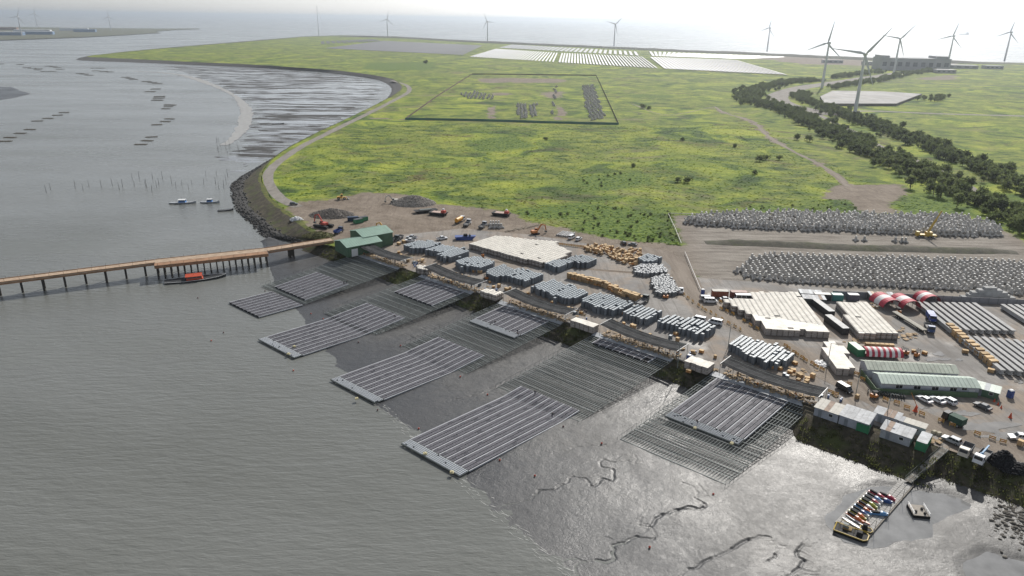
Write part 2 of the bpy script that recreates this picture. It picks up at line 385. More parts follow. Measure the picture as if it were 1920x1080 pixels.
def toe_for(tops):   # resample the toe the same way so both lines pair up
    out = []; P = TOE[:near_n]; Q = TOP[:near_n]
    Pn = [np.array(p, float) for p in P]; Pn = [2 * Pn[0] - Pn[1]] + Pn + [2 * Pn[-1] - Pn[-2]]
    for i in range(1, len(Pn) - 2):
        n = max(1, int(math.hypot(Q[i][0] - Q[i - 1][0], Q[i][1] - Q[i - 1][1]) / 7))
        for k in range(n):
            t = k / n
            out.append(tuple(.5 * (2 * Pn[i] + (Pn[i + 1] - Pn[i - 1]) * t + (2 * Pn[i - 1] - 5 * Pn[i] + 4 * Pn[i + 1] - Pn[i + 2]) * t * t + (3 * Pn[i] - Pn[i - 1] - 3 * Pn[i + 1] + Pn[i + 2]) * t ** 3)))
    out.append(tuple(Pn[-2])); return out + TOE[near_n:]
TOES = toe_for(TOPS)
OUTLINE = [UV(u, 0) for u in range(320, -20, -10)] + TOPS + [(1500, 60), (330, 20)]

DIRT_POLYS = [GL(q) for q in (
    [(530, 392), (560, 378), (620, 374), (690, 360), (760, 366), (800, 380), (880, 388), (960, 398), (985, 415), (1060, 428), (1110, 440), (1180, 455), (1290, 462), (1330, 480), (1290, 520), (1100, 520), (740, 480), (640, 462), (600, 440)],
    [(1262, 404), (1560, 400), (1800, 405), (1900, 440), (1960, 480), (1960, 575), (1330, 560), (1300, 520), (1283, 470)],
    [(1560, 348), (1690, 345), (1705, 362), (1660, 385), (1690, 398), (1620, 400), (1590, 375), (1540, 372)],
    [(890, 146), (1060, 148), (1055, 156), (900, 155)], [(1380, 105), (1460, 104), (1640, 112), (1640, 124), (1500, 120)], [(1680, 150), (1800, 140), (1790, 150)])]
GREY_POLYS = [DIRT_POLYS[1]]
TRACKS = [(smooth_line(GL(q), 6), w) for q, w in (
    ([(1340, 200), (1360, 212), (1410, 228), (1440, 255), (1480, 280), (1530, 305), (1570, 330), (1590, 350)], 2.2),
    ([(923, 222), (922, 200), (940, 175), (960, 155)], 2.6), ([(1047, 225), (1050, 205), (1040, 185), (1043, 160)], 2.6), ([(690, 222), (760, 224)], 3), ([(1250, 465), (1100, 452), (900, 418), (760, 400), (640, 385)], 5))]
LUSH_POLYS = [GL(q) for q in ([(1085, 438), (1060, 415), (1130, 395), (1256, 392), (1266, 420), (1279, 464), (1180, 452)], [(1284, 478), (1300, 482), (1322, 540), (1306, 548)], [(960, 400), (1100, 380), (1180, 392), (1060, 412)], [(690, 118), (815, 116), (815, 132), (680, 130)], [(1180, 176), (1255, 178), (1255, 184), (1180, 183)],
    [(1660, 370), (1780, 360), (1820, 400), (1700, 400)], [(1050, 335), (1200, 322), (1230, 345), (1100, 360)], [(1400, 385), (1600, 380), (1620, 400), (1400, 398)], [(880, 265), (960, 255), (1000, 275), (900, 285)])]

def build_land():
    ol = OUTLINE; pts = [Vector(p) for p in ol]
    def grid(x0, x1, y0, y1, st):
        X, Y = np.meshgrid(np.arange(x0, x1, st), np.arange(y0, y1, st)); X = X + RNG.uniform(-.3, .3, X.shape) * st; Y = Y + RNG.uniform(-.3, .3, Y.shape) * st
        k = inside_np(ol, X, Y) & (dist_np(ol, X, Y, True) > st * .5) & (np.abs(X) < .86 * Y + 40)
        return np.c_[X[k], Y[k]]
    A = [grid(-200, 420, 120, 520, 4), grid(-260, 620, 524, 900, 9), grid(-1100, 1300, 910, 2000, 32), grid(-1600, 2600, 2030, 3600, 80)]
    A = np.vstack(A); allp = pts + [Vector(p) for p in A]
    r = delaunay_2d_cdt(allp, [], [list(range(len(pts)))], 1, 1e-4)
    V = np.array([(p[0], p[1], LAND) for p in r[0]]); X, Y = V[:, 0], V[:, 1]
    def soft(polys, wid):
        o = np.zeros(len(X))
        for q in polys:
            d = dist_np(q, X, Y, True); o = np.maximum(o, np.clip(.5 + np.where(inside_np(q, X, Y), d, -d) / (2 * wid), 0, 1))
        return o
    dirt = soft(DIRT_POLYS, 9.)
    for ln, w in TRACKS: dirt = np.maximum(dirt, np.clip(1.25 - dist_np(ln, X, Y) / (w * 2), 0, .9))
    lush = soft(LUSH_POLYS, 22.); grey = soft(GREY_POLYS, 12.)
    me = raw_mesh('land', V, [f for f in r[2]], LANDM)
    a = me.color_attributes.new('mask', 'FLOAT_COLOR', 'POINT')
    a.data.foreach_set('color', np.c_[dirt, lush, grey, np.ones(len(X))].astype(np.float32).ravel())
    return struct('land', me)
build_land()

# ---- sea
def ring_plane(name, mat, z):
    S_ = 45000; xs = [-S_, -6000, -1500, -400, 0, 400, 1500, 6000, S_]; ys = [-2000, 0, 200, 500, 1200, 3000, 8000, 20000, S_]
    V = [(x, y, z) for y in ys for x in xs]; n = len(xs)
    return struct(name, np_mesh(name, V, [(j * n + i, j * n + i + 1, (j + 1) * n + i + 1, (j + 1) * n + i) for j in range(len(ys) - 1) for i in range(n - 1)], mat))
ring_plane('sea', SEAM, 0.0)

# ---- dike slope round the bay: berm of dark rock
def build_dike():
    n = len(TOPS); V = []; prof = [(0., LAND + .25), (.12, LAND + .1), (.45, 2.6), (.62, 1.9), (.8, 1.3), (1.0, -.4)]
    for (a, b) in zip(TOPS, TOES):
        far = math.hypot(*a) > 1100
        for t, z in prof:
            j = 0 if far else random.uniform(-.5, .5)
            V.append((a[0] + (b[0] - a[0]) * t + j, a[1] + (b[1] - a[1]) * t + j, z + (0 if far or t in (0., 1.) else random.uniform(-.25, .25))))
    k = len(prof); Q = [(i * k + j, i * k + j + 1, (i + 1) * k + j + 1, (i + 1) * k + j) for i in range(n - 1) for j in range(k - 1)]
    mi = [2 if j < 1 else (1 if j in (1, 2) else 0) for i in range(n - 1) for j in range(k - 1)]
    mi = [0 if (math.hypot(*TOPS[q // (k - 1)]) > 560 and m == 1) else m for q, m in enumerate(mi)]
    struct('dike_slope', np_mesh('dike_slope', V, Q, [ROCKM, BANKM, mat_soil('dike_grass', (.05, .065, .02), (.11, .125, .03), (.17, .16, .05))], mi))
build_dike()
def rock_mesh(seed, mat):
    r = random.Random(seed); bm = bmesh.new(); bmesh.ops.create_icosphere(bm, subdivisions=1, radius=.5)
    for v in bm.verts: v.co *= r.uniform(.7, 1.25); v.co.z *= .75
    me = bpy.data.meshes.new('rock'); bm.to_mesh(me); bm.free(); me.materials.append(mat); return me
ROCKS = [rock_mesh(i, ROCKM) for i in range(3)]
def stones(name, spots, mat, base=ROCKS, label=None, cat=None):
    xf = [XF(x, y, z, random.uniform(0, 6), (s * random.uniform(.7, 1.3), s * random.uniform(.7, 1.3), s * random.uniform(.6, 1.1)), random.uniform(-.5, .5)) for x, y, z, s in spots]
    o = ob(name, joined(name, base[0], xf, mat)); tag(o, label, cat, None, 'stuff'); return o
sp = []
for i in range(len(TOPS) - 1):
    a, b, c_, d_ = TOPS[i], TOES[i], TOPS[i + 1], TOES[i + 1]
    if math.hypot(*a) > 950: continue
    for k in range(int(34 * min(1, 420 / math.hypot(*a)))):
        t, s_ = random.choice((random.uniform(.55, 1.0), random.uniform(.72, 1.0))), random.random()
        x = (a[0] + (b[0] - a[0]) * t) * (1 - s_) + (c_[0] + (d_[0] - c_[0]) * t) * s_; y = (a[1] + (b[1] - a[1]) * t) * (1 - s_) + (c_[1] + (d_[1] - c_[1]) * t) * s_
        sp.append((x, y, np.interp(t, [.45, .62, .8, 1.], [2.6, 1.9, 1.3, -.1]), random.uniform(.7, 1.7)))
stones('rock_armour', sp, ROCKM, label='dark rock armour along the foot of the dike', cat='rocks')

# ---- foreshore: bank below the yard and the tidal mud
VW_U = [-60, -33, 5, 30, 58, 80, 112, 149, 176, 189, 230, 330]; VW_V = [-12, -25.7, -44.6, -51.5, -61.6, -68.9, -75.5, -84.2, -90.3, -93.2, -104, -125]
def vbnoise(U, V, seed, sc):
    r = np.random.default_rng(seed); o = np.zeros(U.shape)
    for k in range(5):
        f = 2 ** k / sc; a, b_, c_ = r.uniform(0, 6.28, 3); th = r.uniform(0, 3.14)
        o += (np.sin((U * np.cos(th) + V * np.sin(th)) * f + a + 1.7 * np.sin(V * f * .8 + b_)) * np.cos((V * np.cos(th) - U * np.sin(th)) * f * 1.13 + c_)) / 1.6 ** k
    return o / 2
POOLS = [(rag(GL([(1560, 985), (1570, 945), (1600, 920), (1650, 905), (1715, 915), (1800, 930), (1835, 945), (1790, 975), (1760, 990), (1745, 1010), (1690, 1015), (1640, 1022), (1590, 1010)], .7), 3, .9), .72),
         (rag(GL([(1800, 1050), (1850, 1030), (1940, 1055), (1940, 1100), (1820, 1095)], .6), 3, .9), .62)]
CREEKS = []
def ck(pts, sc, ox, oy, w, d): w *= .55; d *= .6; CREEKS.append(([toUV(*G(x / sc + ox, y / sc + oy, .5)) for x, y in pts], w, d))
ck([(1050, 170), (1060, 225), (1010, 200), (930, 215), (870, 190), (850, 205), (860, 240), (925, 260), (915, 320), (870, 305), (840, 340), (815, 362), (780, 330), (760, 305), (680, 295), (660, 330), (620, 350), (570, 370), (540, 375), (480, 380), (455, 410), (450, 430), (330, 450), (250, 468)], 3.2, 860, 800, .5, .5)
ck([(1525, 410), (1420, 425), (1480, 470), (1440, 490), (1370, 480), (1300, 500), (1250, 520), (1180, 550), (1150, 590), (1085, 590), (1080, 560), (1110, 545)], 3.2, 860, 800, .8, .6)
ck([(1150, 590), (1180, 640), (1170, 680), (1130, 670), (1060, 655), (1000, 690), (930, 710), (915, 790), (800, 790), (730, 795)], 3.2, 860, 800, .8, .55)
ck([(1900, 760), (1860, 660), (1720, 690), (1600, 750), (1500, 800), (1420, 840), (1340, 880), (1280, 900)], 3.2, 860, 800, .7, .5)
ck([(290, 800), (270, 830), (205, 905), (270, 970), (200, 1060), (130, 1085)], 4, 1440, 810, .7, .6)
ck([(90, 880), (75, 900), (20, 960), (-60, 985)], 4, 1440, 810, .5, .4)
ck([(490, 60), (410, 85), (280, 110), (305, 150), (80, 215)], 4, 720, 590, .45, .35)
ck([(410, 655), (600, 620), (780, 575), (990, 470)], 4, 720, 590, .4, .35)
ck([(1300, 1050), (1450, 990), (1620, 985), (1720, 970)], 4, 720, 590, .45, .3)
def finish_creeks():
    r = random.Random(5); out = []
    for ln, w, d in CREEKS:
        q = [(a + r.uniform(-.4, .4), b + r.uniform(-.4, .4)) for a, b in smooth_line(ln, 1.0)]; n = len(q); ns = 6
        for k in range(ns):
            s = q[k * n // ns: (k + 1) * n // ns + 1]; f = (.45, .8, 1.1, .85, 1.0, .5)[k] * r.uniform(.85, 1.15)
            if len(s) > 1: out.append((s, w * f, d * f))
        for k in range(5):
            x, y = q[r.randrange(n)]; th = r.uniform(0, 6.28); br = [(x, y)]
            for j in range(r.randint(4, 9)): th += r.uniform(-.9, .9); x += math.cos(th) * .9; y += math.sin(th) * .9; br.append((x, y))
            out.append((br, w * .5, d * .4))
    CREEKS[:] = out
finish_creeks()
def mud_height(U, V):
    vw = np.interp(U, VW_U, VW_V); t = np.clip((V - vw) / (-8 - vw), -.6, 1.15)
    z = 1.15 * t + .03 * vbnoise(U, V, 13, 13) * (t < .5) + .10 * vbnoise(U, V, 3, 9) * np.clip(t * 3, 0, 1) + .03 * vbnoise(U, V, 5, 2.2)
    X = OU + U * EU[0] + V * EV[0]; Y = OV + U * EU[1] + V * EV[1]
    for q, lev in POOLS:
        k = (np.abs(X - np.mean([a[0] for a in q])) < 45) & (np.abs(Y - np.mean([a[1] for a in q])) < 40)
        if k.any():
            D = dist_np(q, X[k], Y[k], True); D = np.where(inside_np(q, X[k], Y[k]), D, -D); s = np.clip(.5 + D / 4., 0, 1); s = s * s * (3 - 2 * s); z[k] = z[k] * (1 - s) + np.minimum(z[k], lev - .10 + .05 * vbnoise(X[k], Y[k], 8, 3)) * s
    for ln, w, d in CREEKS:
        us = [p[0] for p in ln]; vs = [p[1] for p in ln]
        k = (U > min(us) - 5) & (U < max(us) + 5) & (V > min(vs) - 5) & (V < max(vs) + 5)
        if k.any():
            D = dist_np(ln, U[k], V[k]); z[k] += -d * .75 * np.exp(-(D / (w * .75)) ** 4) + .02 * np.exp(-((D - 1.5 * w) / (.8 * w)) ** 2)
    return z
def build_mud():
    us = np.concatenate([np.arange(-62, 84, 1.0), np.arange(84, 262, .3), np.arange(262, 322, 1.0)]); vs = np.concatenate([np.arange(-135, -104, .8), np.arange(-104, -18, .3), np.arange(-18, -6, .6)])
    U, V = np.meshgrid(us, vs); Z = mud_height(U, V)
    X = OU + U * EU[0] + V * EV[0]; Y = OV + U * EU[1] + V * EV[1]
    n = len(us); j, i = np.meshgrid(np.arange(len(vs) - 1), np.arange(n - 1), indexing='ij'); a = j * n + i
    Q = np.stack([a, a + 1, a + n + 1, a + n], -1).reshape(-1, 4)
    k = (Z.ravel()[Q].max(1) > -.12) & (Y.ravel()[Q].min(1) > 60); Q = Q[k]
    used = np.unique(Q); mp = np.full(U.size, -1); mp[used] = np.arange(len(used))
    struct('mudflat', np_mesh('mudflat', np.c_[X.ravel(), Y.ravel(), Z.ravel()][used], mp[Q], MUDM, smooth=True))
build_mud()
def build_bank():
    us = np.arange(-32, 322, 1.6); vs = np.array([0.02, -.5, -2, -3.6, -5.2, -6.8, -8.4, -10])
    U, V = np.meshgrid(us, vs); Z = np.interp(V, [-10, -8.4, 0, .1], [.55, 1.0, LAND - .1, LAND + .02]) + .22 * vbnoise(U, V, 9, 2.5) * ((V < -.6) & (V > -9.9))
    Z[0] = LAND + .015; SH = 6.6 * np.clip((U - 201) / 3, 0, 1) * np.clip((234.5 - U) / 2, 0, 1)
    V = V - np.where(V > -.3, 0, SH); Z[1] = np.where(SH[1] > .5, LAND - .02, Z[1]); V = V + .35 * vbnoise(U, V * 3, 11, 4) * (V < -7)
    X = OU + U * EU[0] + V * EV[0]; Y = OV + U * EU[1] + V * EV[1]; n = len(us)
    Q = [(j * n + i, (j + 1) * n + i, (j + 1) * n + i + 1, j * n + i + 1) for j in range(len(vs) - 1) for i in range(n - 1)]
    struct('embankment', np_mesh('embankment', np.c_[X.ravel(), Y.ravel(), Z.ravel()], Q, BANKM))
build_bank()
sp = []
for k in range(1500):
    u = random.uniform(-20, 300); v = random.uniform(-11, -6.5)
    sp.append((*UV(u, v), np.interp(v, [-11, -8.4, 0], [.5, .95, LAND]), random.uniform(.25, .8)))
for k in range(1300):
    c = G(random.gauss(1905, 22), random.gauss(962, 26), .6); sp.append((*c, random.uniform(.3, 1.0), random.uniform(.5, 1.3)))
stones('riprap', sp, M('riprap_stone', (.10, .092, .08), .88, .45, .8, bmp=.4), label='loose dark stones along the bank toe', cat='rocks')
# beach of the bay: ridges of wet mud with water lying between them
def build_bay():
    poly = GL([(300, 123), (480, 127), (600, 136), (690, 149), (722, 159), (726, 172), (700, 200), (640, 238), (550, 280), (478, 318), (440, 338), (408, 296), (430, 265), (455, 235), (460, 200), (440, 180), (400, 160), (340, 141)], 0)
    X, Y = np.meshgrid(np.arange(-760, -150, 3.), np.concatenate([np.arange(440, 900, 3.), np.arange(900, 1660, 6.)]))
    D = dist_np(poly, X, Y, True); D = np.where(inside_np(poly, X, Y), D, -D)
    Z = np.clip(D / 55, -1, .55) * .34 - .02 + .15 * vbnoise(X * .16, Y * .75, 21, 9) + .09 * vbnoise(X * .5, Y, 22, 5) - .03
    X = X + 1.2 * vbnoise(Y, X, 4, 10)
    n = X.shape[1]; j, i = np.meshgrid(np.arange(X.shape[0] - 1), np.arange(n - 1), indexing='ij'); a = j * n + i
    Q = np.stack([a, a + 1, a + n + 1, a + n], -1).reshape(-1, 4); k = (Z.ravel()[Q].max(1) > -.02) & (D.ravel()[Q].max(1) > -18); Q = Q[k]
    used = np.unique(Q); mp = np.full(X.size, -1); mp[used] = np.arange(len(used))
    struct('bay_mudflat', np_mesh('bay_mudflat', np.c_[X.ravel(), Y.ravel(), Z.ravel()][used], mp[Q], mat_bay(), smooth=True))
build_bay()
fm = MB()
for u in np.arange(95, 200, .5):
    for k in range(2):
        if random.random() < .45: continue
        v = float(np.interp(u, VW_U, VW_V)) + random.gauss(-.2, .9) - 1.2 * k; a = UV(u, v); L_ = random.uniform(.4, 1.6); th = YA + random.uniform(-.5, .3); w = random.uniform(.04, .13); dx, dy = math.cos(th) * L_, math.sin(th) * L_
        fm.add([(a[0] - dx, a[1] - dy, .035), (a[0] + w * .3, a[1] - w, .035), (a[0] + dx, a[1] + dy, .035), (a[0] - w * .3, a[1] + w, .035)], [(0, 1, 2, 3)])
tag(ob('foam', fm.mesh('foam', M('foam_white', (.55, .55, .52), .7, .1))), 'broken white foam along the tide line', 'foam', None, 'stuff')
strip('tide_margin', smooth_line(GL([(255, 134), (300, 136), (350, 143), (400, 160), (440, 180), (458, 200), (461, 218), (455, 238), (440, 258), (420, 272)], .1), 8), [3 + 4 * math.sin(i * .05) ** 2 for i in range(400)], .13, mat_soil('pale_wet_silt', (.24, .24, .235), (.31, .31, .305), (.38, .38, .37), .5), 1.6)
sheet('sandbank', rag(GL([(-60, 163), (20, 163), (40, 170), (57, 176), (30, 183), (0, 187), (-60, 190)], .12), 20, 2), .12, MUDM)
# pool round the pontoon
def blob(px, py, rx, ry, z, n=26, amp=.25, seed=1):
    r = random.Random(seed); ph = [r.uniform(0, 6.28) for _ in range(4)]; q = []
    for i in range(n):
        t = 2 * math.pi * i / n; k = 1 + amp * (math.sin(2 * t + ph[0]) * .5 + math.sin(3 * t + ph[1]) * .5 + math.sin(5 * t + ph[2]) * .35 + math.sin(9 * t + ph[3]) * .2)
        q.append(G(px + rx * k * math.cos(t), py + ry * k * math.sin(t), z))
    return q
def pool(name, polyxy, mat, lift=.05):
    c = np.mean(polyxy, 0); zz = [float(mud_height(*[np.array([q]) for q in toUV(*p)])[0]) for p in polyxy]; z = float(np.median(zz)) + lift
    return sheet(name, polyxy, z, mat)
for q, lev in POOLS:
    cx, cy = np.mean([a[0] for a in q]), np.mean([a[1] for a in q]); sheet('tidal_pool', [(cx + (x - cx) * 1.12, cy + (y - cy) * 1.12) for x, y in q], lev, POOLM)

# ---- yard, roads, puddles
YP = GL([(1990, 575), (1800, 568), (1640, 556), (1480, 546), (1335, 541), (1312, 552), (1290, 522), (1262, 492), (1235, 476), (1190, 467), (1110, 458), (1050, 448), (990, 440), (905, 432), (868, 428), (800, 436), (745, 440), (722, 462), (690, 470)])
sheet('yard', [UV(u, -.05) for u in range(-2, 321, 12)] + [(330, 90), (330, 260)] + rag(YP, 5, .8), LAND + .03, YARDM)
strip('dirt_road', smooth_line(GL([(1150, 462), (1230, 472), (1268, 492), (1290, 530), (1310, 562), (1350, 590), (1420, 625), (1490, 668), (1560, 705), (1640, 745), (1740, 790), (1860, 830), (1960, 860)]), 4), [4.2] * 12 + [5.0] * 200, LAND + .06, DIRTM, .5)
strip('coastal_road', smooth_line(GL([(560, 388), (530, 375), (508, 350), (503, 330), (515, 310), (560, 278), (620, 247), (690, 213), (735, 190), (766, 172), (762, 160), (735, 151)]), 7), 3.4, LAND + .05, ROADM, .35)
strip('highway', smooth_line(GL([(1790, 118), (1720, 132), (1640, 144), (1560, 156), (1505, 164), (1465, 176), (1458, 187), (1480, 198), (1530, 210), (1552, 216)]), 14), 15.0, LAND + .05, ROADM, .6)
strip('meadow_track', TRACKS[0][0], 1.7, LAND + .05, DIRTM, .5)
strip('meadow_track', smooth_line(GL([(1185, 195), (1250, 215), (1340, 200)]), 9), 1.0, LAND + .045, DIRTM, .5)
strip('straight_road', smooth_line(GL([(1548, 214), (1620, 208), (1750, 213), (1930, 218)]), 20), 5.5, LAND + .06, ROADM, .6)
strip('grove_track', smooth_line(GL([(1530, 212), (1560, 228), (1610, 252), (1650, 275), (1700, 295), (1750, 315), (1800, 340), (1835, 362)]), 9), 3.4, LAND + .05, ROADM, .6)
strip('harbour_road', smooth_line(GL([(1610, 151), (1750, 157), (1930, 163)]), 30), 5, LAND + .06, M('dark_asphalt', (.06, .06, .06), .9), .4)
for i, (x, y, rx, ry, amp) in enumerate(((1845, 800, 48, 11, .5), (1805, 776, 22, 6, .5), (1880, 818, 40, 7, .5), (1760, 664, 12, 3.2, .4), (1757, 674, 20, 3.5, .5), (1798, 675, 6, 2.5, .3), (1730, 765, 10, 2, .5), (1680, 748, 14, 3, .5), (1915, 715, 12, 4, .4))):
    tag(sheet('puddle', blob(x, y, rx, ry, LAND, 40, amp, i + 3), LAND + .09 + .005 * i, mat_pool('puddle_water_%d' % i, (.20, .19, .175), .06)), kind='structure')
# weedy ditch between the two casting strips, and basin by the highway
def mound(name, line, w, h, mat, step=3.):
    ln = smooth_line(line, step); n = len(ln); V = []; pr = [(-1, 0), (-.6, .55), (-.2, .95), (.25, 1.), (.65, .5), (1, 0)]
    for i, p in enumerate(ln):
        a, b = ln[max(0, i - 1)], ln[min(n - 1, i + 1)]; d = math.hypot(b[0] - a[0], b[1] - a[1]); nx, ny = -(b[1] - a[1]) / d, (b[0] - a[0]) / d
        e = min(1, min(i, n - 1 - i) / 4.)
        for t, k in pr: V.append((p[0] + nx * w * t * (.6 + .4 * e) + random.uniform(-.2, .2), p[1] + ny * w * t * (.6 + .4 * e) + random.uniform(-.2, .2), LAND + .02 + h * k * e * random.uniform(.75, 1.2)))
    k = 6; Q = [(i * k + j, (i + 1) * k + j, (i + 1) * k + j + 1, i * k + j + 1)[::-1] for i in range(n - 1) for j in range(k - 1)]
    return struct(name, np_mesh(name, V, Q, mat))
mound('weedy_berm', GL([(1322, 455), (1400, 456), (1500, 460), (1600, 465), (1700, 467), (1800, 470), (1870, 471), (1908, 474)]), 5.0, 1.3, mat_soil('weedy_earth', (.05, .05, .04), (.085, .08, .062), (.13, .118, .09), 1, 0, .4))
mound('sea_dike', GL([(620, 68.6), (745, 71.3), (860, 77.8), (1100, 88.8), (1280, 96.8), (1460, 104.6), (1700, 115.6), (1930, 121)]), 26, 6.5, mat_soil('dike_scrub', (.05, .052, .035), (.085, .085, .06), (.12, .115, .085), .3), 45.)

# ================================================================== LAUNCH RAMPS, SOLAR RAFTS, CANOPIES
STEEL = M('galvanised_steel', (.21, .23, .22), .65, .2, .7)
STEELD = M('dull_steel', (.11, .122, .117), .7, .25, .7)
WSTEEL = M('pale_steel', (.30, .32, .31), .65, .15, .7)
BLACK = M('black_rubber', (.02, .02, .021), .7, .3, 2)
GLASS = M('dark_glass', (.02, .024, .028), .12, .2, 1)
RU = [0.0, 43.0, 86.7, 130.0, 173.3]; RW = 30.0; SKEW = .095
def rz_(v): return 4.55 + v * (4.05 / 46.0)
ORD = ['beside the green warehouse', 'second from the green warehouse', 'middle of the five', 'second from the grey sheds', 'beside the grey sheds']
def shear(u, v): return UV(u + SKEW * v, v)
def pt(u, v, z): a = shear(u, v); return (a[0], a[1], z)
# shared rail / crossbar meshes, measured along world directions
def rel(a, b): return (b[0] - a[0], b[1] - a[1], b[2] - a[2])
r0 = rel(pt(0, 0, rz_(0)), pt(0, -46, rz_(-46))); RAIL = MB().bar((0, 0, 0), r0, .13, .12).mesh('rail', STEEL)
c0 = rel(pt(0, 0, 0), pt(RW, 0, 0)); CROSS = MB().bar((0, 0, 0), c0, .09, .10).mesh('crossbar', STEELD); CROSSW = MB().bar((0, 0, 0), c0, .12, .10).mesh('crossbar', WSTEEL)
def ramp_thing(k):
    t = thing('launch_ramp', 'scaffold launching ramp sloping to the mud, %s' % ORD[k], 'ramp', UV3(RU[k], 0, 0), 0, 'launching ramps below the yard')
    o = UV(RU[k], 0)
    def loc(u, v, z): a = shear(RU[k] + u, v); return (a[0] - o[0], a[1] - o[1], z)
    n = 36
    for i in range(n + 1): ob('rail', RAIL, loc(RW * i / n, 0, rz_(0)), 0, t)
    for j in range(46):
        v = -j * 1.0; w = j % 3 == 0
        ob('crossbar', CROSSW if w else CROSS, loc(0, v, rz_(v) + (.11 if w else -.12)), 0, t)
    mb = MB(); mb2 = MB()
    for v in np.arange(-45.5, -1, 2.2):
        for u in np.arange(.1, RW + .1, 2.13):
            a = loc(u, v, 0); zt = rz_(v) - .1
            g = float(mud_height(np.array([RU[k] + u + SKEW * v]), np.array([v]))[0]) if v < -8 else np.interp(v, [-8.4, 0], [1., 4.9])
            if zt - g > .25: mb.bar((a[0], a[1], g - .3), (a[0], a[1], zt), .07)
        zt = rz_(v) - .25; b0, b1 = loc(0, v, zt), loc(RW, v, zt); mb2.bar(b0, b1, .08, .14)
        zt -= .9
        if zt > 1.2: mb2.bar(loc(0, v, zt), loc(RW, v, zt), .06)
    tag(ob('scaffold_post', mb.mesh('scaffold_post', STEELD), (0, 0, 0), 0, t), kind='stuff'); tag(ob('ledger', mb2.mesh('ledger', STEELD), (0, 0, 0), 0, t), kind='stuff')
    # side fences of thin stakes with a handrail
    for nm, u in (('handrail', -.25), ('handrail', RW + .25)):
        mb = MB(); lo = -46 if nm else 0
        for v in np.arange(-46, -14, 2.1):
            z = rz_(v); a = loc(u, v, 0); mb.bar((a[0], a[1], z - .2), (a[0], a[1], z + 1.15), .06)
        mb.bar(loc(u, -46, rz_(-46) + 1.1), loc(u, -14, rz_(-14) + 1.1), .05); ob(nm, mb.mesh(nm, STEELD), (0, 0, 0), 0, t)
    mb = MB(); mb.hexa([loc(0, -2.1, rz_(-2.1) + .17), loc(RW, -2.1, rz_(-2.1) + .17), loc(RW, .1, LAND + .06), loc(0, .1, LAND + .06)], [loc(0, -2.1, rz_(-2.1) + .22), loc(RW, -2.1, rz_(-2.1) + .22), loc(RW, .1, LAND + .11), loc(0, .1, LAND + .11)])
    ob('apron', mb.mesh('apron', M('apron_sheet', (.42, .44, .46), .45, .15, .6, dirt=.3)), (0, 0, 0), 0, t)
for k in range(5): ramp_thing(k)

# ---- floating solar arrays
PANELM, nt, b = nmat('solar_cells'); p = pos(nt); oi = nd(nt, 'ShaderNodeObjectInfo')
lk(nt, mixc(nt, ramp(nt, oi.outputs['Random'], [(0., 0.), (.85, .25), (.95, 1.)]), (.12, .117, .13), (.06, .06, .07)), b.inputs['Base Color'])  # purple-grey base carries the sky reflection as diffuse colour
lk(nt, math_(nt, 'MULTIPLY_ADD', oi.outputs['Random'], .12, .5), b.inputs['Roughness']); b.inputs['IOR'].default_value = 1.45; b.inputs['Specular IOR Level'].default_value = .12
ALU = M('panel_frame', (.42, .42, .45), .6, .1, 1)
FLOATM = M('grey_float', (.36, .38, .40), .6, .12, .9, objvar=.12)
FLOATB = M('dark_float', (.022, .023, .025), .6, .2, .9)
WALKM = M('walkway_float', (.40, .41, .43), .65, .15, .8, dirt=.2)
TILT = .10
def panel_mesh():
    mb = MB(); L, W = 1.80, .97
    cs, sn = math.cos(YA), math.sin(YA)
    def P_(u, v, z): return (u * EU[0] + v * EV[0] + SKEW * v * EU[0], u * EU[1] + v * EV[1] + SKEW * v * EU[1], z)
    q = [(0, 0), (W, 0), (W, L), (0, L)]
    mb.hexa([P_(u, v, u * TILT) for u, v in q], [P_(u, v, u * TILT + .04) for u, v in q], 1)
    e = .035; q = [(e, e), (W - e, e), (W - e, L - e), (e, L - e)]; zz = .046
    mb.add([P_(u, v, u * TILT + zz) for u, v in q], [(0, 1, 2, 3)], 0); return mb.mesh('panel', [PANELM, ALU])
PANEL = panel_mesh()
ARR = [  # ramp, u0, v0 (seaward), v1, white strip, label
    (0, 9.0, -65.0, -46.6, 0, 'floating solar array on the water off the green warehouse ramp'),
    (0, 6.0, -45.6, -24.0, 0, 'solar array resting low on the green warehouse ramp'),
    (1, 6.0, -75.2, -31.0, 1, 'long solar array half afloat below the second ramp from the warehouse'),
    (1, 5.5, -19.2, -2.4, 0, 'solar array at the top of the second ramp from the warehouse'),
    (2, 5.0, -77.2, -34.0, 1, 'long solar array half afloat below the middle ramp'),
    (2, 4.0, -19.5, -2.6, 1, 'small solar array with pale float edge atop the middle ramp'),
    (3, 5.5, -85.5, -41.0, 1, 'largest solar array floating below the second ramp from the sheds'),
    (3, 4.0, -8.6, -2.6, 0, 'short new row of solar panels just starting down a ramp'),
    (4, 3.0, -29.6, -2.6, 1, 'solar array with pale float edge high on the ramp beside the sheds')]
def az(v, afloat):
    zr = rz_(v) + .22
    return max(zr, .42) if v > -46.5 else .42
FLOATCELL = MB().box((0, 0, 0), (.46, .46, .34), YA, top=.86).mesh('float', FLOATM)
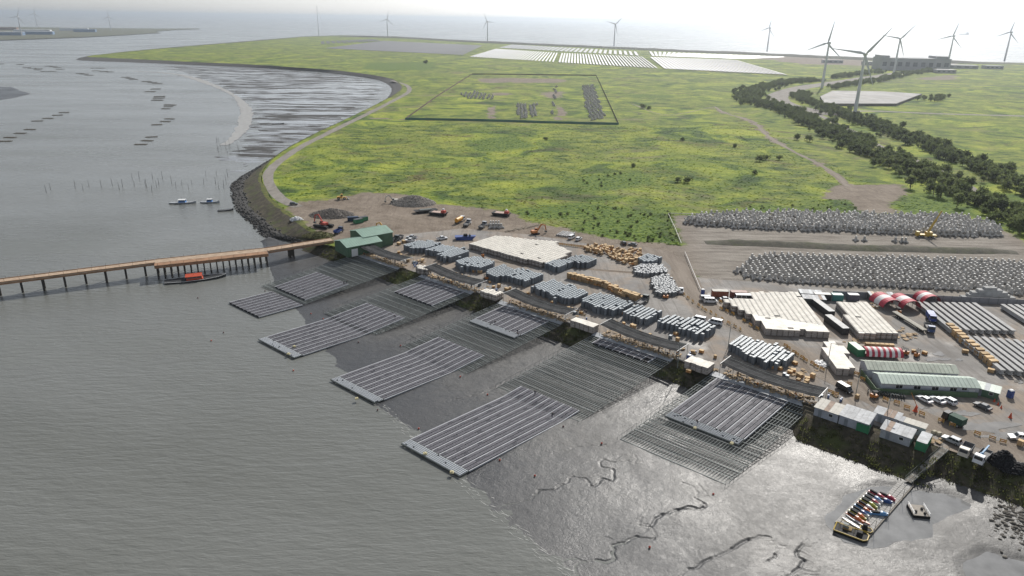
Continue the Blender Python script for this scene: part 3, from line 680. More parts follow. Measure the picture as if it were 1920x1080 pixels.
def make_array(k, u0, v0, v1, strip_, label):
    o = shear(RU[k] + u0, v1); zt = az(v1, 0)
    t = thing('floating_solar_array', label, 'solar array', (o[0], o[1], zt), 0, 'floating solar arrays on and below the ramps')
    def loc(u, v): a = shear(RU[k] + u0 + u, v); return (a[0] - o[0], a[1] - o[1], az(v, 0) - zt)
    pv0 = v0 + (3.2 if strip_ else .2); nr = int((v1 - pv0) / 1.95); units = 8; uw = 2.66; parts = []; rest = []
    for i in range(units):
        for h in range(2):
            for j in range(nr):
                v = v1 - 1.95 * (j + 1)
                if k == 0 and v0 < -60 and False: continue
                if k == 3 and v1 > -5 and (i + j) % 9 == 8: continue
                parts.append((i * uw + h * 1.13, v))
    parts.sort(key=lambda a: a[1])
    for n_, (u, v) in enumerate(parts):
        l = loc(u, v); l2 = loc(u, v + 1.9); pitch = math.atan2(l2[2] - l[2], 1.9)
        if n_ < 300:
            q = ob('panel', PANEL, (l[0], l[1], l[2] + .16), 0, t)
            ax = Vector((EU[0], EU[1], 0)); q.rotation_mode = 'QUATERNION'; q.rotation_quaternion = Matrix.Rotation(pitch, 3, ax).to_quaternion()
        else:
            rest.append(Matrix.Translation((l[0], l[1], l[2] + .16)) @ Matrix.Rotation(pitch, 4, Vector((EU[0], EU[1], 0))))
    if rest: tag(ob('panel_field', joined('panel_field', PANEL, rest, [PANELM, ALU]), (0, 0, 0), 0, t), kind='stuff')
    vend = v1 - 1.95 * nr - .1; seg = list(np.linspace(v1, vend, 12))
    for i in range(units + 1):
        mb = MB(); u = i * uw - .34
        for a, b_ in zip(seg[:-1], seg[1:]):
            q = [loc(u, b_), loc(u + .30, b_), loc(u + .30, a), loc(u, a)]; mb.hexa([(x, y, z - .22) for x, y, z in q], [(x, y, z + .18) for x, y, z in q])
        ob('walkway', mb.mesh('walkway', WALKM), (0, 0, 0), 0, t)
    mb = MB()
    for i in range(units):
        for h in range(2):
            u = i * uw + h * 1.13
            for a, b_ in zip(seg[:-1], seg[1:]):
                q = [loc(u + .08, b_), loc(u + .9, b_), loc(u + .9, a), loc(u + .08, a)]; mb.hexa([(x, y, z - .28) for x, y, z in q], [(x, y, z + .08) for x, y, z in q])
    ob('float_bed', mb.mesh('float_bed', FLOATB), (0, 0, 0), 0, t)
    if strip_:
        xf = []; lo = vend - 2.95
        for i in range(int((units * uw + .3) / .56)):
            for j in range(5):
                if random.random() < .03: continue
                l = loc(i * .56 + .1, lo + .3 + j * .56); xf.append(XF(l[0], l[1], l[2] - .06, random.uniform(-.04, .04), 1.0))
        tag(ob('edge_floats', joined('edge_floats', FLOATCELL, xf, [FLOATM]), (0, 0, 0), 0, t), kind='stuff')
        mb = MB(); w = units * uw
        for u in (-.1, w * .33, w * .66, w): mb.bar(tuple(np.add(loc(u, lo), (0, 0, .1))), tuple(np.add(loc(u, vend), (0, 0, .1))), .07)
        for vv in (lo - .05, vend): mb.bar(tuple(np.add(loc(-.3, vv), (0, 0, .05))), tuple(np.add(loc(w, vv), (0, 0, .05))), .16, .3)
        ob('edge_beam', mb.mesh('edge_beam', STEELD), (0, 0, 0), 0, t)
    return t
for a in ARR: make_array(*a)
YEL = M('yellow_paint', (.62, .45, .06), .55, .15, 1, dirt=.25)
CREAM = M('cream_sheet', (.62, .55, .33), .7, .15, 1)
def patch(mb, w, d, h): 
    mb.box((0, 0, 0), (w, d, h), 0, 0, .8); mb.box((w * .1, 0, h), (w * .5, d * .6, h * .4), .3, 0, .7); return mb
anch = patch(MB(), 1.0, .9, .35).mesh('anchor_box', CREAM)
for i, (x, y, z, w) in enumerate(((552, 650, .8, 'long array below the second ramp, outer edge'), (541, 664, .8, 'long array below the second ramp, near the corner'), (847, 886, .8, 'largest array at its corner'), (797, 851, .8, 'largest array midway along the pale edge'), (669, 748, .8, 'array below the middle ramp at its corner'), (1372, 832, 2.2, 'pale edge of the array beside the sheds'), (1303, 803, 2.2, 'pale edge of the array beside the sheds, inner end'))):
    tag(ob('anchor_box', anch, G3(x, y, z), YA + .3 * i), 'cream anchor box on %s' % w, 'box', 'cream boxes on the float edges')

# ---- shade canopies over the assembly lines
CLOTH = M('shade_cloth', (.022, .023, .025), .9, .35, .8); CLOTH2 = M('worn_shade_cloth', (.05, .05, .052), .9, .3, .6)
PLANK = M('raw_plank', (.42, .31, .19), .8, .35, 1.0, objvar=.2); PLANK2 = M('dark_plank', (.22, .14, .085), .85, .35, 1.0, objvar=.25)
def canopy(k):
    u0 = RU[k] + 2.6; L = 29.0; t = thing('shade_canopy', 'long sagging black shade canopy at the head of the ramp %s' % ORD[k], 'canopy', UV3(u0, 0, LAND), 0, 'black shade canopies along the yard edge')
    o = UV(u0, 0)
    def loc(u, v, z): a = UV(u0 + u, v); return (a[0] - o[0], a[1] - o[1], z)
    sag = lambda x: 3.5 - 1.0 * math.sin(math.pi * x / L) + .5 * (1 - x / L)
    vs = [-1.4, -.1, .25, 2.0, 2.3, 3.9, 4.15, 5.3]
    for s in range(4):
        mb = MB(); n = 14
        for i in range(n):
            a, b_ = L * i / n, L * (i + 1) / n; w = .12 * math.sin(i * 2.3 + s)
            q = [loc(a, vs[2 * s], sag(a) + w), loc(b_, vs[2 * s], sag(b_) + .12 * math.sin((i + 1) * 2.3 + s)), loc(b_, vs[2 * s + 1], sag(b_) + .15), loc(a, vs[2 * s + 1], sag(a) + .15)]
            mb.hexa(q, [(x, y, z + .05) for x, y, z in q])
        ob('shade_cloth', mb.mesh('shade_cloth', CLOTH2 if s == 1 else CLOTH), (0, 0, 0), 0, t)
    for i in range(8):
        for v in (-1.5, 5.4):
            u = L * i / 7; mb = MB(); mb.bar(loc(u, v, 0), loc(u, v, sag(u) + .05), .1); ob('post', mb.mesh('post', STEELD), (0, 0, 0), 0, t)
    for u in (0, L):
        mb = MB(); mb.bar(loc(u, -1.7, sag(u) + .18), loc(u, 5.6, sag(u) + .18), .16, .16); ob('end_beam', mb.mesh('end_beam', M('white_paint', (.62, .62, .6), .5, .1, 1, dirt=.2)), (0, 0, 0), 0, t)
    for v in (-.0, 2.15, 4.0):
        mb = MB(); n = 10
        for i in range(n): mb.bar(loc(L * i / n, v, sag(L * i / n) + .2), loc(L * (i + 1) / n, v, sag(L * (i + 1) / n) + .2), .1, .1)
        ob('purlin', mb.mesh('purlin', STEELD), (0, 0, 0), 0, t)
for k in range(5): canopy(k)
# loose planks and offcuts lying below the canopies
for k in range(5):
    xf = []; mbp = MB().box((0, 0, 0), (1.5, .22, .07)).mesh('plank', PLANK)
    for i in range(170):
        u = RU[k] + random.uniform(3, 31); v = random.triangular(-1.3, 4.5, -.4); a = UV(u, v)
        xf.append(XF(a[0], a[1], LAND + .1 + random.random() ** 2 * .35, random.uniform(0, 3.1), (random.uniform(.4, 1.3), random.uniform(.6, 2.6), 1), random.uniform(-.25, .25)))
    tag(ob('timber_offcuts', joined('timber_offcuts', mbp, xf, [PLANK])), 'litter of pale timber offcuts under the canopy %s' % ORD[k], 'offcuts', None, 'stuff')

# ================================================================== JETTY
def jetty():
    RUST = M('rusty_deck', (.30, .175, .105), .85, .3, .35, dirt=.35); DECK = M('planked_deck', (.40, .30, .215), .85, .25, .5, dirt=.3); PILE = M('dark_pile', (.055, .05, .045), .8, .35, 1.0)
    A, B, C_, D_ = np.array(G(-60, 534, 6)), np.array(G(290, 490, 6)), np.array(G(500, 468, 6)), np.array(G(622, 449, 6))
    t = thing('trestle_jetty', 'long rust-brown trestle jetty on dark piles running out over the water', 'jetty', (float(D_[0]), float(D_[1]), 0))
    o = D_
    def seg(nm, p, q, wl, wr, mat, z=6.0):
        d = (q - p) / np.linalg.norm(q - p); n = np.array([-d[1], d[0]])
        c = [p + n * wl, p - n * wr, q - n * wr, q + n * wl]
        mb = MB(); mb.hexa([(x - o[0], y - o[1], z - .45) for x, y in c], [(x - o[0], y - o[1], z) for x, y in c]); ob(nm, mb.mesh(nm, mat), (0, 0, 0), 0, t)
        for s, w in ((1, wl), (-1, wr)):
            mb = MB(); a = p + n * s * (w - .1) - o; b_ = q + n * s * (w - .1) - o; mb.bar((a[0], a[1], z + .12), (b_[0], b_[1], z + .12), .22, .24); ob('kerb_beam', mb.mesh('kerb_beam', RUST), (0, 0, 0), 0, t)
            mb = MB(); mb.bar((a[0], a[1], z - .75), (b_[0], b_[1], z - .75), .35, .6); ob('girder', mb.mesh('girder', RUST), (0, 0, 0), 0, t)
            for f in np.arange(.03, 1, 5.0 / np.linalg.norm(q - p)):
                c_ = a + (b_ - a) * f; mb2 = MB(); mb2.bar((0, 0, 0), (0, 0, 1.0), .07); ob('rail_post', mb2.mesh('rail_post', PILE), (c_[0], c_[1], z + .2), 0, t)
        return d, n
    d, n = seg('deck', A, B, 2.4, 2.4, DECK); L = np.linalg.norm(B - A)
    pm = MB().tube((0, 0, -1.5), (0, 0, 5.4), .42, .42, 8).mesh('pile', PILE); pm2 = MB().tube((0, 0, -1.5), (0, 0, 5.4), .26, .26, 7).mesh('pile', PILE)
    for i, f in enumerate(np.arange(2, L - 2, 7.4)):
        for s in ((-1.5, 1.5) if i % 3 == 0 else (0.,)):
            c = A + d * f + n * s - o; ob('pile', pm, (c[0], c[1], 0), 0, t)
    d, n = seg('wide_deck', B, C_, 2.6, 7.2, RUST); L = np.linalg.norm(C_ - B)
    ob_d = MB(); q = [B + n * 2.3 - o, B - n * 2.6 - o, C_ - n * 2.6 - o, C_ + n * 2.3 - o]; ob_d.hexa([(x, y, 6.01) for x, y in q], [(x, y, 6.06) for x, y in q]); ob('track_planks', ob_d.mesh('track_planks', DECK), (0, 0, 0), 0, t)
    for i, f in enumerate(np.arange(.8, L, 2.6)):
        for s in (2.0, -3.0, -6.6):
            c = B + d * f + n * s - o; ob('pile', pm2, (c[0], c[1], 0), 0, t)
    d, n = seg('shore_deck', C_, D_ , 2.7, 2.7, DECK)
    for f in (10, 11.5, 24):
        for s in (-1.8, 0, 1.8): c = C_ + d * f + n * s - o; ob('pile', pm2, (c[0], c[1], 0), 0, t)
jetty()

# ================================================================== STORED GOODS
# ---- stacks of grey floats
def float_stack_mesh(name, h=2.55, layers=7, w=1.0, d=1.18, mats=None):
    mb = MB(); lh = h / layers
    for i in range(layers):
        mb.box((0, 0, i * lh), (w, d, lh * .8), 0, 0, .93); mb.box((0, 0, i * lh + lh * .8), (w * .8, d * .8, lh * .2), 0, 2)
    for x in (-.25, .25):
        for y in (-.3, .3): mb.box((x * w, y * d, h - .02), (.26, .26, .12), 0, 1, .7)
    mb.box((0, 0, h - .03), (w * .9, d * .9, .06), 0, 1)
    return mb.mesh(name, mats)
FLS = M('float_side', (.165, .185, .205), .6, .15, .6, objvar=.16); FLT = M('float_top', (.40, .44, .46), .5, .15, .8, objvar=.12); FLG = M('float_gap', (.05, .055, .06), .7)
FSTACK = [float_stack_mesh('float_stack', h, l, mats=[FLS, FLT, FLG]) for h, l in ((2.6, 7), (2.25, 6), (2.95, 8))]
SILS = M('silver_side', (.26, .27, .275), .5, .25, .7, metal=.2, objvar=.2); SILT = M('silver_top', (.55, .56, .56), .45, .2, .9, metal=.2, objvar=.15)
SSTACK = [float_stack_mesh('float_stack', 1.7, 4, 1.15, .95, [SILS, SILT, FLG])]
_fl = []   # every stack: (distance, x, y, rz, mesh, label, group)
def fill_uv(polyxy, du, dv, rz=YA, jitter=.04, drop=.03):
    cs, sn = math.cos(rz), math.sin(rz)
    L = [(x * cs + y * sn, -x * sn + y * cs) for x, y in polyxy]; a0, a1 = min(p[0] for p in L), max(p[0] for p in L); b0, b1 = min(p[1] for p in L), max(p[1] for p in L); out = []
    a = a0 + du / 2
    i = 0
    while a < a1:
        b_ = b0 + dv / 2 + (random.uniform(0, .5) if jitter else 0)
        while b_ < b1:
            x, y = a * cs - b_ * sn, a * sn + b_ * cs
            if inside(polyxy, x, y) and random.random() > drop: out.append((x + random.uniform(-jitter, jitter), y + random.uniform(-jitter, jitter), i))
            b_ += dv
        a += du; i += 1
    return out
def float_block(pxtop, where, meshes=FSTACK, h=2.6, gap=.28, jit=.05, rzj=.04, fixed=0):
    poly = GL(pxtop, LAND + h)
    if meshes is FSTACK:      # straight rows with uneven ends
        q = [toUV(*p_) for p_ in poly]; uc, vc = np.mean([a[0] for a in q]), np.mean([a[1] for a in q]); ua, ub = min(a[0] for a in q), max(a[0] for a in q); cells = []; st = 1.0 + gap; ph = random.uniform(0, 6)
        for i in range(int((ub - ua) / st)):
            u = ua + (i + .5) * st; vv = [v for v in np.arange(min(a[1] for a in q), max(a[1] for a in q), .4) if inside(poly, *UV(u, v))]
            if not vv: continue
            mid_ = .35 * vc + .65 * (vv[0] + vv[-1]) / 2; half = .45 * (vv[-1] - vv[0]) / 2 + .55 * .42 * (max(a[1] for a in q) - min(a[1] for a in q))
            a0 = mid_ - half * random.uniform(.85, 1.1); a1 = mid_ + half * random.uniform(.75, 1.12); v = a0
            while v < a1:
                if random.random() > .025: x, y = UV(u + random.uniform(-jit, jit), v); cells.append((x, y, i))
                v += 1.22 + (.9 if random.random() < .03 else 0)
    else: cells = fill_uv(poly, 1.0 + gap, 1.22, YA, jit, .04)
    for x, y, i in cells:
        me = meshes[fixed] if random.random() > .12 else random.choice(meshes)
        _fl.append((math.hypot(x, y), x, y, YA + random.uniform(-rzj, rzj), me, 'grey float stack in the block %s' % where, 'float stacks %s' % where))
float_block([(762, 458), (776, 453), (812, 449), (822, 455), (818, 460), (790, 464), (775, 466)], 'by the two parked pickups')
float_block([(796, 468), (830, 459), (852, 462), (860, 466), (826, 472)], 'next to the pickups block, inner row')
float_block([(826, 474), (870, 462), (880, 472), (850, 480), (832, 482)], 'in front of the large pale crate field corner')
float_block([(860, 487), (895, 480), (925, 485), (918, 497), (890, 500), (868, 496)], 'beside the lone float column')
float_block([(912, 508), (946, 494), (960, 500), (965, 510), (938, 517), (920, 517)], 'behind the second canopy')
float_block([(945, 512), (975, 501), (1018, 511), (1019, 517), (990, 528), (965, 522)], 'between the second and third canopies')
float_block([(1002, 534), (1042, 523), (1100, 545), (1094, 553), (1058, 560), (1028, 548)], 'behind the third canopy')
float_block([(1094, 561), (1112, 550), (1150, 553), (1186, 569), (1152, 580), (1118, 576)], 'at the end of the cardboard crate pile')
float_block([(1173, 581), (1200, 570), (1241, 582), (1240, 588), (1210, 598), (1182, 592)], 'between the fourth canopy and the crate pile', gap=.5)
float_block([(1233, 600), (1262, 590), (1300, 595), (1350, 610), (1346, 618), (1312, 628), (1270, 612)], 'next to the white minibus', gap=.62)
float_block([(1380, 638), (1386, 630), (1416, 635), (1432, 645), (1452, 643), (1484, 664), (1482, 672), (1430, 680), (1424, 672), (1400, 660)], 'alone between the fifth canopy and low crate block', gap=.35)
float_block([(1025, 492), (1058, 485), (1076, 490), (1060, 498), (1046, 503)], 'against the side of the large pale crate field')
float_block([(1066, 483), (1090, 477), (1114, 482), (1112, 489), (1085, 493)], 'at the far corner of the large pale crate field')
float_block([(1200, 481), (1212, 477), (1232, 478), (1238, 487), (1205, 490)], 'at the far end of the silver heap')
float_block([(1190, 500), (1205, 493), (1240, 494), (1254, 509), (1215, 512), (1192, 511)], 'in the silver heap, middle part', SSTACK, 1.7, .12, .3, .5)
float_block([(1222, 520), (1250, 512), (1262, 522), (1275, 545), (1256, 550), (1232, 548), (1222, 532)], 'in the silver heap, near end', SSTACK, 1.7, .12, .3, .5)
for x, y, w in ((862, 492, 'lone tall float column by the second canopy'), (866, 511, 'single float column standing behind the second canopy'), (1256, 642, 'single float column behind the fourth canopy'), (1469, 714, 'pale float column beside the fifth canopy'), (1474, 718, 'short float column beside the fifth canopy'), (1040, 570, 'float column by an orange crate at the third canopy')):
    tag(ob('float_stack', FSTACK[0], G3(x, y, LAND + .03), YA), w, 'float stack')
_fl.sort(key=lambda a: a[0])
def seen_cost(a): return a[0]
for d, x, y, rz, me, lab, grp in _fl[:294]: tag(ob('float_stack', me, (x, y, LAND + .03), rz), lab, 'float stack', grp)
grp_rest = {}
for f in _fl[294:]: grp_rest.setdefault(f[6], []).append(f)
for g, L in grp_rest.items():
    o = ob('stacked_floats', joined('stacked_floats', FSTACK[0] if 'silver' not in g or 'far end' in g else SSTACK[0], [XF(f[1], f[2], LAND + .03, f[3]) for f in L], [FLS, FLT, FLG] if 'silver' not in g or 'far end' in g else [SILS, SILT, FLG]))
    tag(o, 'mass of grey %s' % g, 'float stacks', None, 'stuff')

# ---- pale module crates
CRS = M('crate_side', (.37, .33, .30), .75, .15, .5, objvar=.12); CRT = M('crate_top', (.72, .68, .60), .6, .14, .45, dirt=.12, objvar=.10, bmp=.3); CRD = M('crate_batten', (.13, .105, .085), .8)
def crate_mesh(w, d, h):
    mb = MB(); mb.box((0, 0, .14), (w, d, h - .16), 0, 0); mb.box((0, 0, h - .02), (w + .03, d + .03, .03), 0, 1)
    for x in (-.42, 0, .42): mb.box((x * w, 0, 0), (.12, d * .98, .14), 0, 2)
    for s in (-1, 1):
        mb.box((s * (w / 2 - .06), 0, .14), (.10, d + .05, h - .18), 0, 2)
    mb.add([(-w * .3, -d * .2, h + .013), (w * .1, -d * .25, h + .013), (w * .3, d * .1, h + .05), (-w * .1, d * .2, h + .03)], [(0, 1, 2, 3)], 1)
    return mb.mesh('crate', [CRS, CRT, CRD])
CRATE = crate_mesh(1.86, 1.12, 1.22)
_cr = []
def crate_block(pxtop, rz, where, levels=2, du=1.9, dv=1.15, ind=True):
    poly = GL(pxtop, LAND + 1.22 * levels); cells = fill_uv(poly, du, dv, rz, 0.02, .012)
    pts = [(c[0], c[1]) for c in cells]; A = np.array(pts)
    for (x, y) in pts:
        for l in range(levels):
            if l < levels - 1:      # keep only the lower crates that show at the rim of the field
                n_ = int(((np.abs(A[:, 0] - x) < 2.3) & (np.abs(A[:, 1] - y) < 1.6)).sum())
                if n_ >= 9: continue
            _cr.append((math.hypot(x, y) + (0 if ind else 1e5), x, y, LAND + .03 + l * 1.235, rz + random.uniform(-.012, .012), where))
RB = math.radians(-5)
crate_block([(1356, 561), (1410, 561), (1408, 547), (1495, 548), (1512, 570), (1530, 595), (1551, 622), (1433, 617), (1424, 602), (1410, 593), (1397, 584), (1382, 577), (1368, 570)], RB, 'in the broad pale field beside the black containers')
crate_block([(1569, 567), (1628, 567), (1655, 597), (1688, 625), (1611, 625), (1590, 597)], RB, 'in the pale field near the red arched tents')
crate_block([(1544, 640), (1568, 640), (1583, 655), (1604, 690), (1570, 692), (1548, 658)], RB, 'in the low pale block by the green shed')
for k, q in enumerate(([(779, 502), (786, 497), (807, 500), (800, 507)], [(903, 547), (912, 541), (940, 548), (932, 556)], [(1071, 601), (1080, 595), (1124, 607), (1114, 613)], [(1284, 677), (1296, 668), (1345, 682), (1330, 691)])):
    crate_block(q, YA, 'at the bank between canopies %s' % ('one and two', 'two and three', 'three and four', 'four and five')[k], 2 if k else 2)
RA = math.radians(-40.4)
crate_block([(880, 457), (932, 442), (950, 443), (1000, 450), (1045, 452), (1043, 458), (1072, 473), (1025, 494), (990, 487), (960, 480)], RA, 'in the largest pale field behind the float stacks', ind=False)
_cr.sort(key=lambda a: a[0])
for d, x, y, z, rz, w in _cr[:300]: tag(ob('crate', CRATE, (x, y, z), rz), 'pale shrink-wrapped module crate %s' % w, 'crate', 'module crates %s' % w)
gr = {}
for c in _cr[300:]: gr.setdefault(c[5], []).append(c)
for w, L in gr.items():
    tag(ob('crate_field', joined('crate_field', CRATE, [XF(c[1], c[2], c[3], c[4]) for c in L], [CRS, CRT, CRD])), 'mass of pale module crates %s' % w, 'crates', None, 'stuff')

# ---- cardboard and timber crates
TAN = M('tan_board', (.40, .265, .14), .8, .22, .7, objvar=.25); TANT = M('tan_lid', (.55, .40, .23), .8, .2, .8, objvar=.22); ORNG = M('orange_ply', (.46, .22, .07), .75, .22, .7, objvar=.2)
def timber_crate(name, w, d, h, ms):
    mb = MB(); mb.box((0, 0, .1), (w, d, h - .1), 0, 0); mb.box((0, 0, h), (w + .05, d + .05, .05), 0, 1)
    for x in (-.45, .45):
        mb.box((x * w, 0, 0), (.14, d, .1), 0, 0)
        for y in (-1, 1): mb.box((x * w, y * (d / 2 + .02), .1), (.1, .05, h - .12), 0, 1)
    return mb.mesh(name, ms)
TC = [timber_crate('timber_crate', 1.7, 1.2, 1.15, [TAN, TANT]), timber_crate('timber_crate', 1.4, 1.1, .9, [ORNG, TANT]), timber_crate('timber_crate', 1.2, 1.1, 1.5, [TAN, TANT])]
def tcrate(px, py, label, grp=None, i=0, rz=None, z=0): 
    return tag(ob('timber_crate', TC[i], G3(px, py, LAND + .03)[:2] + (LAND + .04 + z,), YA if rz is None else rz), label, 'crate', grp)
# long brown pile beside the float blocks
line = GL([(1070, 521), (1105, 530), (1140, 540), (1165, 552), (1195, 562)])
ln = smooth_line(line, 1.75)
for i, (x, y) in enumerate(ln):
    for r in range(3):
        for l in range(2 if r < 2 else 1):
            if random.random() < .1: continue
            a = (x + EV[0] * (r * 1.35 - 1) + random.uniform(-.2, .2), y + EV[1] * (r * 1.35 - 1) + random.uniform(-.2, .2))
            tag(ob('timber_crate', TC[0] if random.random() < .75 else TC[1], (a[0], a[1], LAND + .04 + l * 1.2), YA + random.uniform(-.25, .25)), 'brown board crate in the long pile amid the yard', 'crate', 'brown crates of the long pile amid the yard')
# jumbled heap of broken crates at the far yard corner
heap = GL([(1097, 465), (1118, 462), (1150, 465), (1152, 470), (1200, 472), (1204, 480), (1196, 496), (1190, 503), (1160, 492), (1130, 480), (1100, 473)])
for x, y, i in fill_uv(heap, 1.7, 1.5, YA, .5, .2):
    z = random.random() * .9
    o = tag(ob('timber_crate', random.choice(TC), (x, y, LAND + .05 + z), random.uniform(0, 6)), 'broken timber crate in the jumbled heap by the bend of the road', 'crate', 'broken crates of the jumbled heap')
    o.rotation_euler = (random.uniform(-.35, .35), random.uniform(-.35, .35), random.uniform(0, 6)); o.scale = (random.uniform(.7, 1.1),) * 3
# crates in rows beside the girders
for seg, lab in (([(1776, 619), (1783, 625), (1789, 631), (1796, 637), (1802, 643)], 'tan crate in the row beside the far girders'), ([(1813, 651), (1822, 658), (1831, 666), (1840, 674), (1848, 681), (1856, 688)], 'tan crate in the row beside the near girders')):
    for i, (x, y) in enumerate(smooth_line(GL(seg), 1.9)):
        for r in range(2):
            for l in range(2):
                tag(ob('timber_crate', TC[0], (x + 1.25 * r, y + .1 * r, LAND + .04 + l * 1.2), math.radians(88) + random.uniform(-.04, .04)), lab, 'crate', lab.replace('tan crate in', 'tan crates of'))
for i in range(6): tcrate(1627 + 8.6 * i, 649 + .5 * i, 'tan crate in the single row in front of the striped tunnel tent', 'tan crates before the striped tunnel', 0, RB); 
SINGLE = [(1713, 661, 'orange crate alone between puddle and striped tunnel', 1), (1733, 664, 'small orange crate nearest the pale puddles', 1), (1809, 662, 'tan crate pulled out of the girder row', 0), (1857, 698, 'tan crate at the near end of the girder row', 0), (1912, 835, 'tall tan crate pair by the white pickup', 2), (1170, 590, 'orange crate in front of the bundled float block', 1), (1154, 607, 'orange crate by the white sacks', 1), (1186, 614, 'yellowish crate beside the fourth canopy', 0), (1267, 628, 'orange crate at the foot of the minibus float block', 1), (1303, 632, 'orange crate in front of the last float row', 1),
          (1299, 662, 'orange crate behind the pallets between canopies four and five', 1), (1315, 661, 'second orange crate behind the pallets between canopies four and five', 1), (1452, 692, 'orange crate at the corner of the lone float block', 1), (1462, 693, 'orange crate next to the lone float block corner', 1), (1481, 700, 'orange crate in the scrap row', 1), (1487, 697, 'upper orange crate in the scrap row', 1), (1499, 707, 'large orange crate in the scrap row', 0), (1513, 712, 'orange crate ending the scrap row', 1), (1523, 709, 'tall tan crate ending the scrap row', 2), (1490, 683, 'orange crate beyond the scrap row', 1),
          (888, 510, 'orange crate beside the single float column behind the second canopy', 1), (900, 512, 'brown crate beside the single float column behind the second canopy', 0), (950, 545, 'tan crate at the pallets between canopies two and three', 0), (1036, 569, 'orange crate at the third canopy', 1), (1090, 588, 'brown crate at the end of the third canopy', 1), (1222, 529, 'orange crate against the silver heap', 1), (757, 455, 'tan crate by the parked pickups', 0), (748, 459, 'tan crate in front of the parked trucks', 0), (1291, 698, 'orange crate by canopy five', 1), (1409, 700, 'orange machine crate by canopy five', 1)]
for x, y, l, i in SINGLE: tcrate(x, y, l, None, i, YA + random.uniform(-.5, .5))

# ---- tetrapods
TPM = M('tetrapod_concrete', (.40, .385, .36), .85, .2, .4, dirt=.15, objvar=.16, bmp=.15); TPT = M('tetrapod_lit_tip', (.72, .71, .68), .7, .1, .6)  # paler upward tips: light caught by the flat caps, put into the colour
def tetrapod():
    mb = MB(); R = 1.75; dirs = [Vector((0, 0, 1))] + [Vector((math.cos(a) * .943, math.sin(a) * .943, -.333)) for a in (0, 2.094, 4.189)]
    for i, d in enumerate(dirs):
        x = d.orthogonal().normalized(); y = d.cross(x); rings = []
        for t, r in ((0, .64), (R * .95, .46), (R, .40)):
            rings.append([tuple(d * t + x * r * math.cos(k * math.pi / 4) + y * r * math.sin(k * math.pi / 4)) for k in range(8)])
        mb.loft(rings, 0, False); mb.add(rings[-1], [tuple(range(8))], 1 if i == 0 else 0)
    for k in range(len(mb.v)): mb.v[k] = (mb.v[k][0], mb.v[k][1], mb.v[k][2] + R * .333 + .28)
    return mb.mesh('tetrapod', [TPM, TPT])
TP = tetrapod(); _tp = []
def tfield(px, st, where, layers=1, jit=.5, z0=0.):
    poly = GL(px)
    for x, y, i in fill_uv(poly, st, st * .9, math.radians(-5), jit, .04):
        _tp.append((math.hypot(x, y), x, y, LAND + .03 + z0, random.uniform(0, 6.28), where))
        if layers > 1 and random.random() < .72: _tp.append((math.hypot(x, y) + 40, x + .8, y + .9, LAND + 1.75, random.uniform(0, 6.28), where))
tfield([(1376, 513), (1398, 498), (1412, 485), (1440, 481), (1560, 484), (1700, 488), (1860, 492), (1940, 497), (1940, 556), (1800, 545), (1640, 540), (1480, 531), (1410, 524)], 2.75, 'in the wide field behind the red tents')
tfield([(1280, 419), (1305, 410), (1400, 404), (1560, 406), (1700, 409), (1800, 412), (1858, 425), (1885, 446), (1760, 443), (1560, 436), (1360, 427), (1310, 424)], 2.9, 'in the far row before the meadow', 2)
_tp.sort(key=lambda a: a[0])
for d, x, y, z, rz, w in _tp[:285]: tag(ob('tetrapod', TP, (x, y, z), rz), 'grey concrete tetrapod %s' % w, 'tetrapod', 'tetrapods %s' % w)
gr = {}
for c in _tp[285:]: gr.setdefault(c[5], []).append(c)
for w, L in gr.items(): tag(ob('tetrapod_mass', joined('tetrapod_mass', TP, [XF(c[1], c[2], c[3], c[4], 1.0, random.uniform(-.15, .15) if c[3] < 6 else random.uniform(-.7, .7)) for c in L], [TPM, TPT])), 'mass of concrete tetrapods %s' % w, 'tetrapods', None, 'stuff')
for i, (x, y) in enumerate(((1604, 452), (1620, 452), (1678, 454), (1690, 455), (1697, 455))): tag(ob('tetrapod', TP, G3(x, y), i * 1.3), 'single tetrapod set apart on the berm track, %s' % ('first of the pair', 'second of the pair', 'first of three', 'second of three', 'third of three')[i], 'tetrapod')
for i in range(9): tag(ob('tetrapod', TP, G3(920 + i % 5 * 5, 428 - i // 5 * 5), i), 'pale tetrapod in the small group beside the flatbed truck', 'tetrapod', 'tetrapods beside the flatbed truck')
# distant heaps inside the hoarding
L = []
for q, st in (([(968, 195), (986, 197), (990, 222), (973, 224)], 4.2), ([(994, 196), (1007, 196), (1005, 219), (994, 221)], 4.2), ([(1092, 162), (1112, 160), (1135, 222), (1108, 228), (1097, 200)], 4.4), ([(1040, 162), (1045, 162), (1038, 215), (1034, 218)], 5.5), ([(862, 177), (890, 172), (925, 180), (925, 187), (875, 185)], 5.5)):
    L += [XF(x, y, LAND + .03, random.uniform(0, 6), 1.05) for x, y, i in fill_uv(GL(q), st, st * 1.3, 0, 1.2, .08)]
tag(ob('tetrapod_rows', joined('tetrapod_rows', TP, L, [TPM, TPT])), 'far rows of pale tetrapods inside the fenced meadow', 'tetrapods', None, 'stuff')
BLK = MB().box((0, 0, 0), (2.2, 1.1, .95)).mesh('concrete_block', M('block_concrete', (.38, .38, .37), .85, .15, .6, objvar=.12)); c = G(1858, 561)
for l, n in enumerate((9, 7, 6, 4, 2)):
    for i in range(n):
        for r in range(2): tag(ob('concrete_block', BLK, (c[0] + (i - n / 2) * 2.3, c[1] + r * 1.25, LAND + .03 + l * .97), RB * .3), 'grey concrete block in the stepped heap behind the grey hoarding', 'block', 'blocks of the stepped heap')

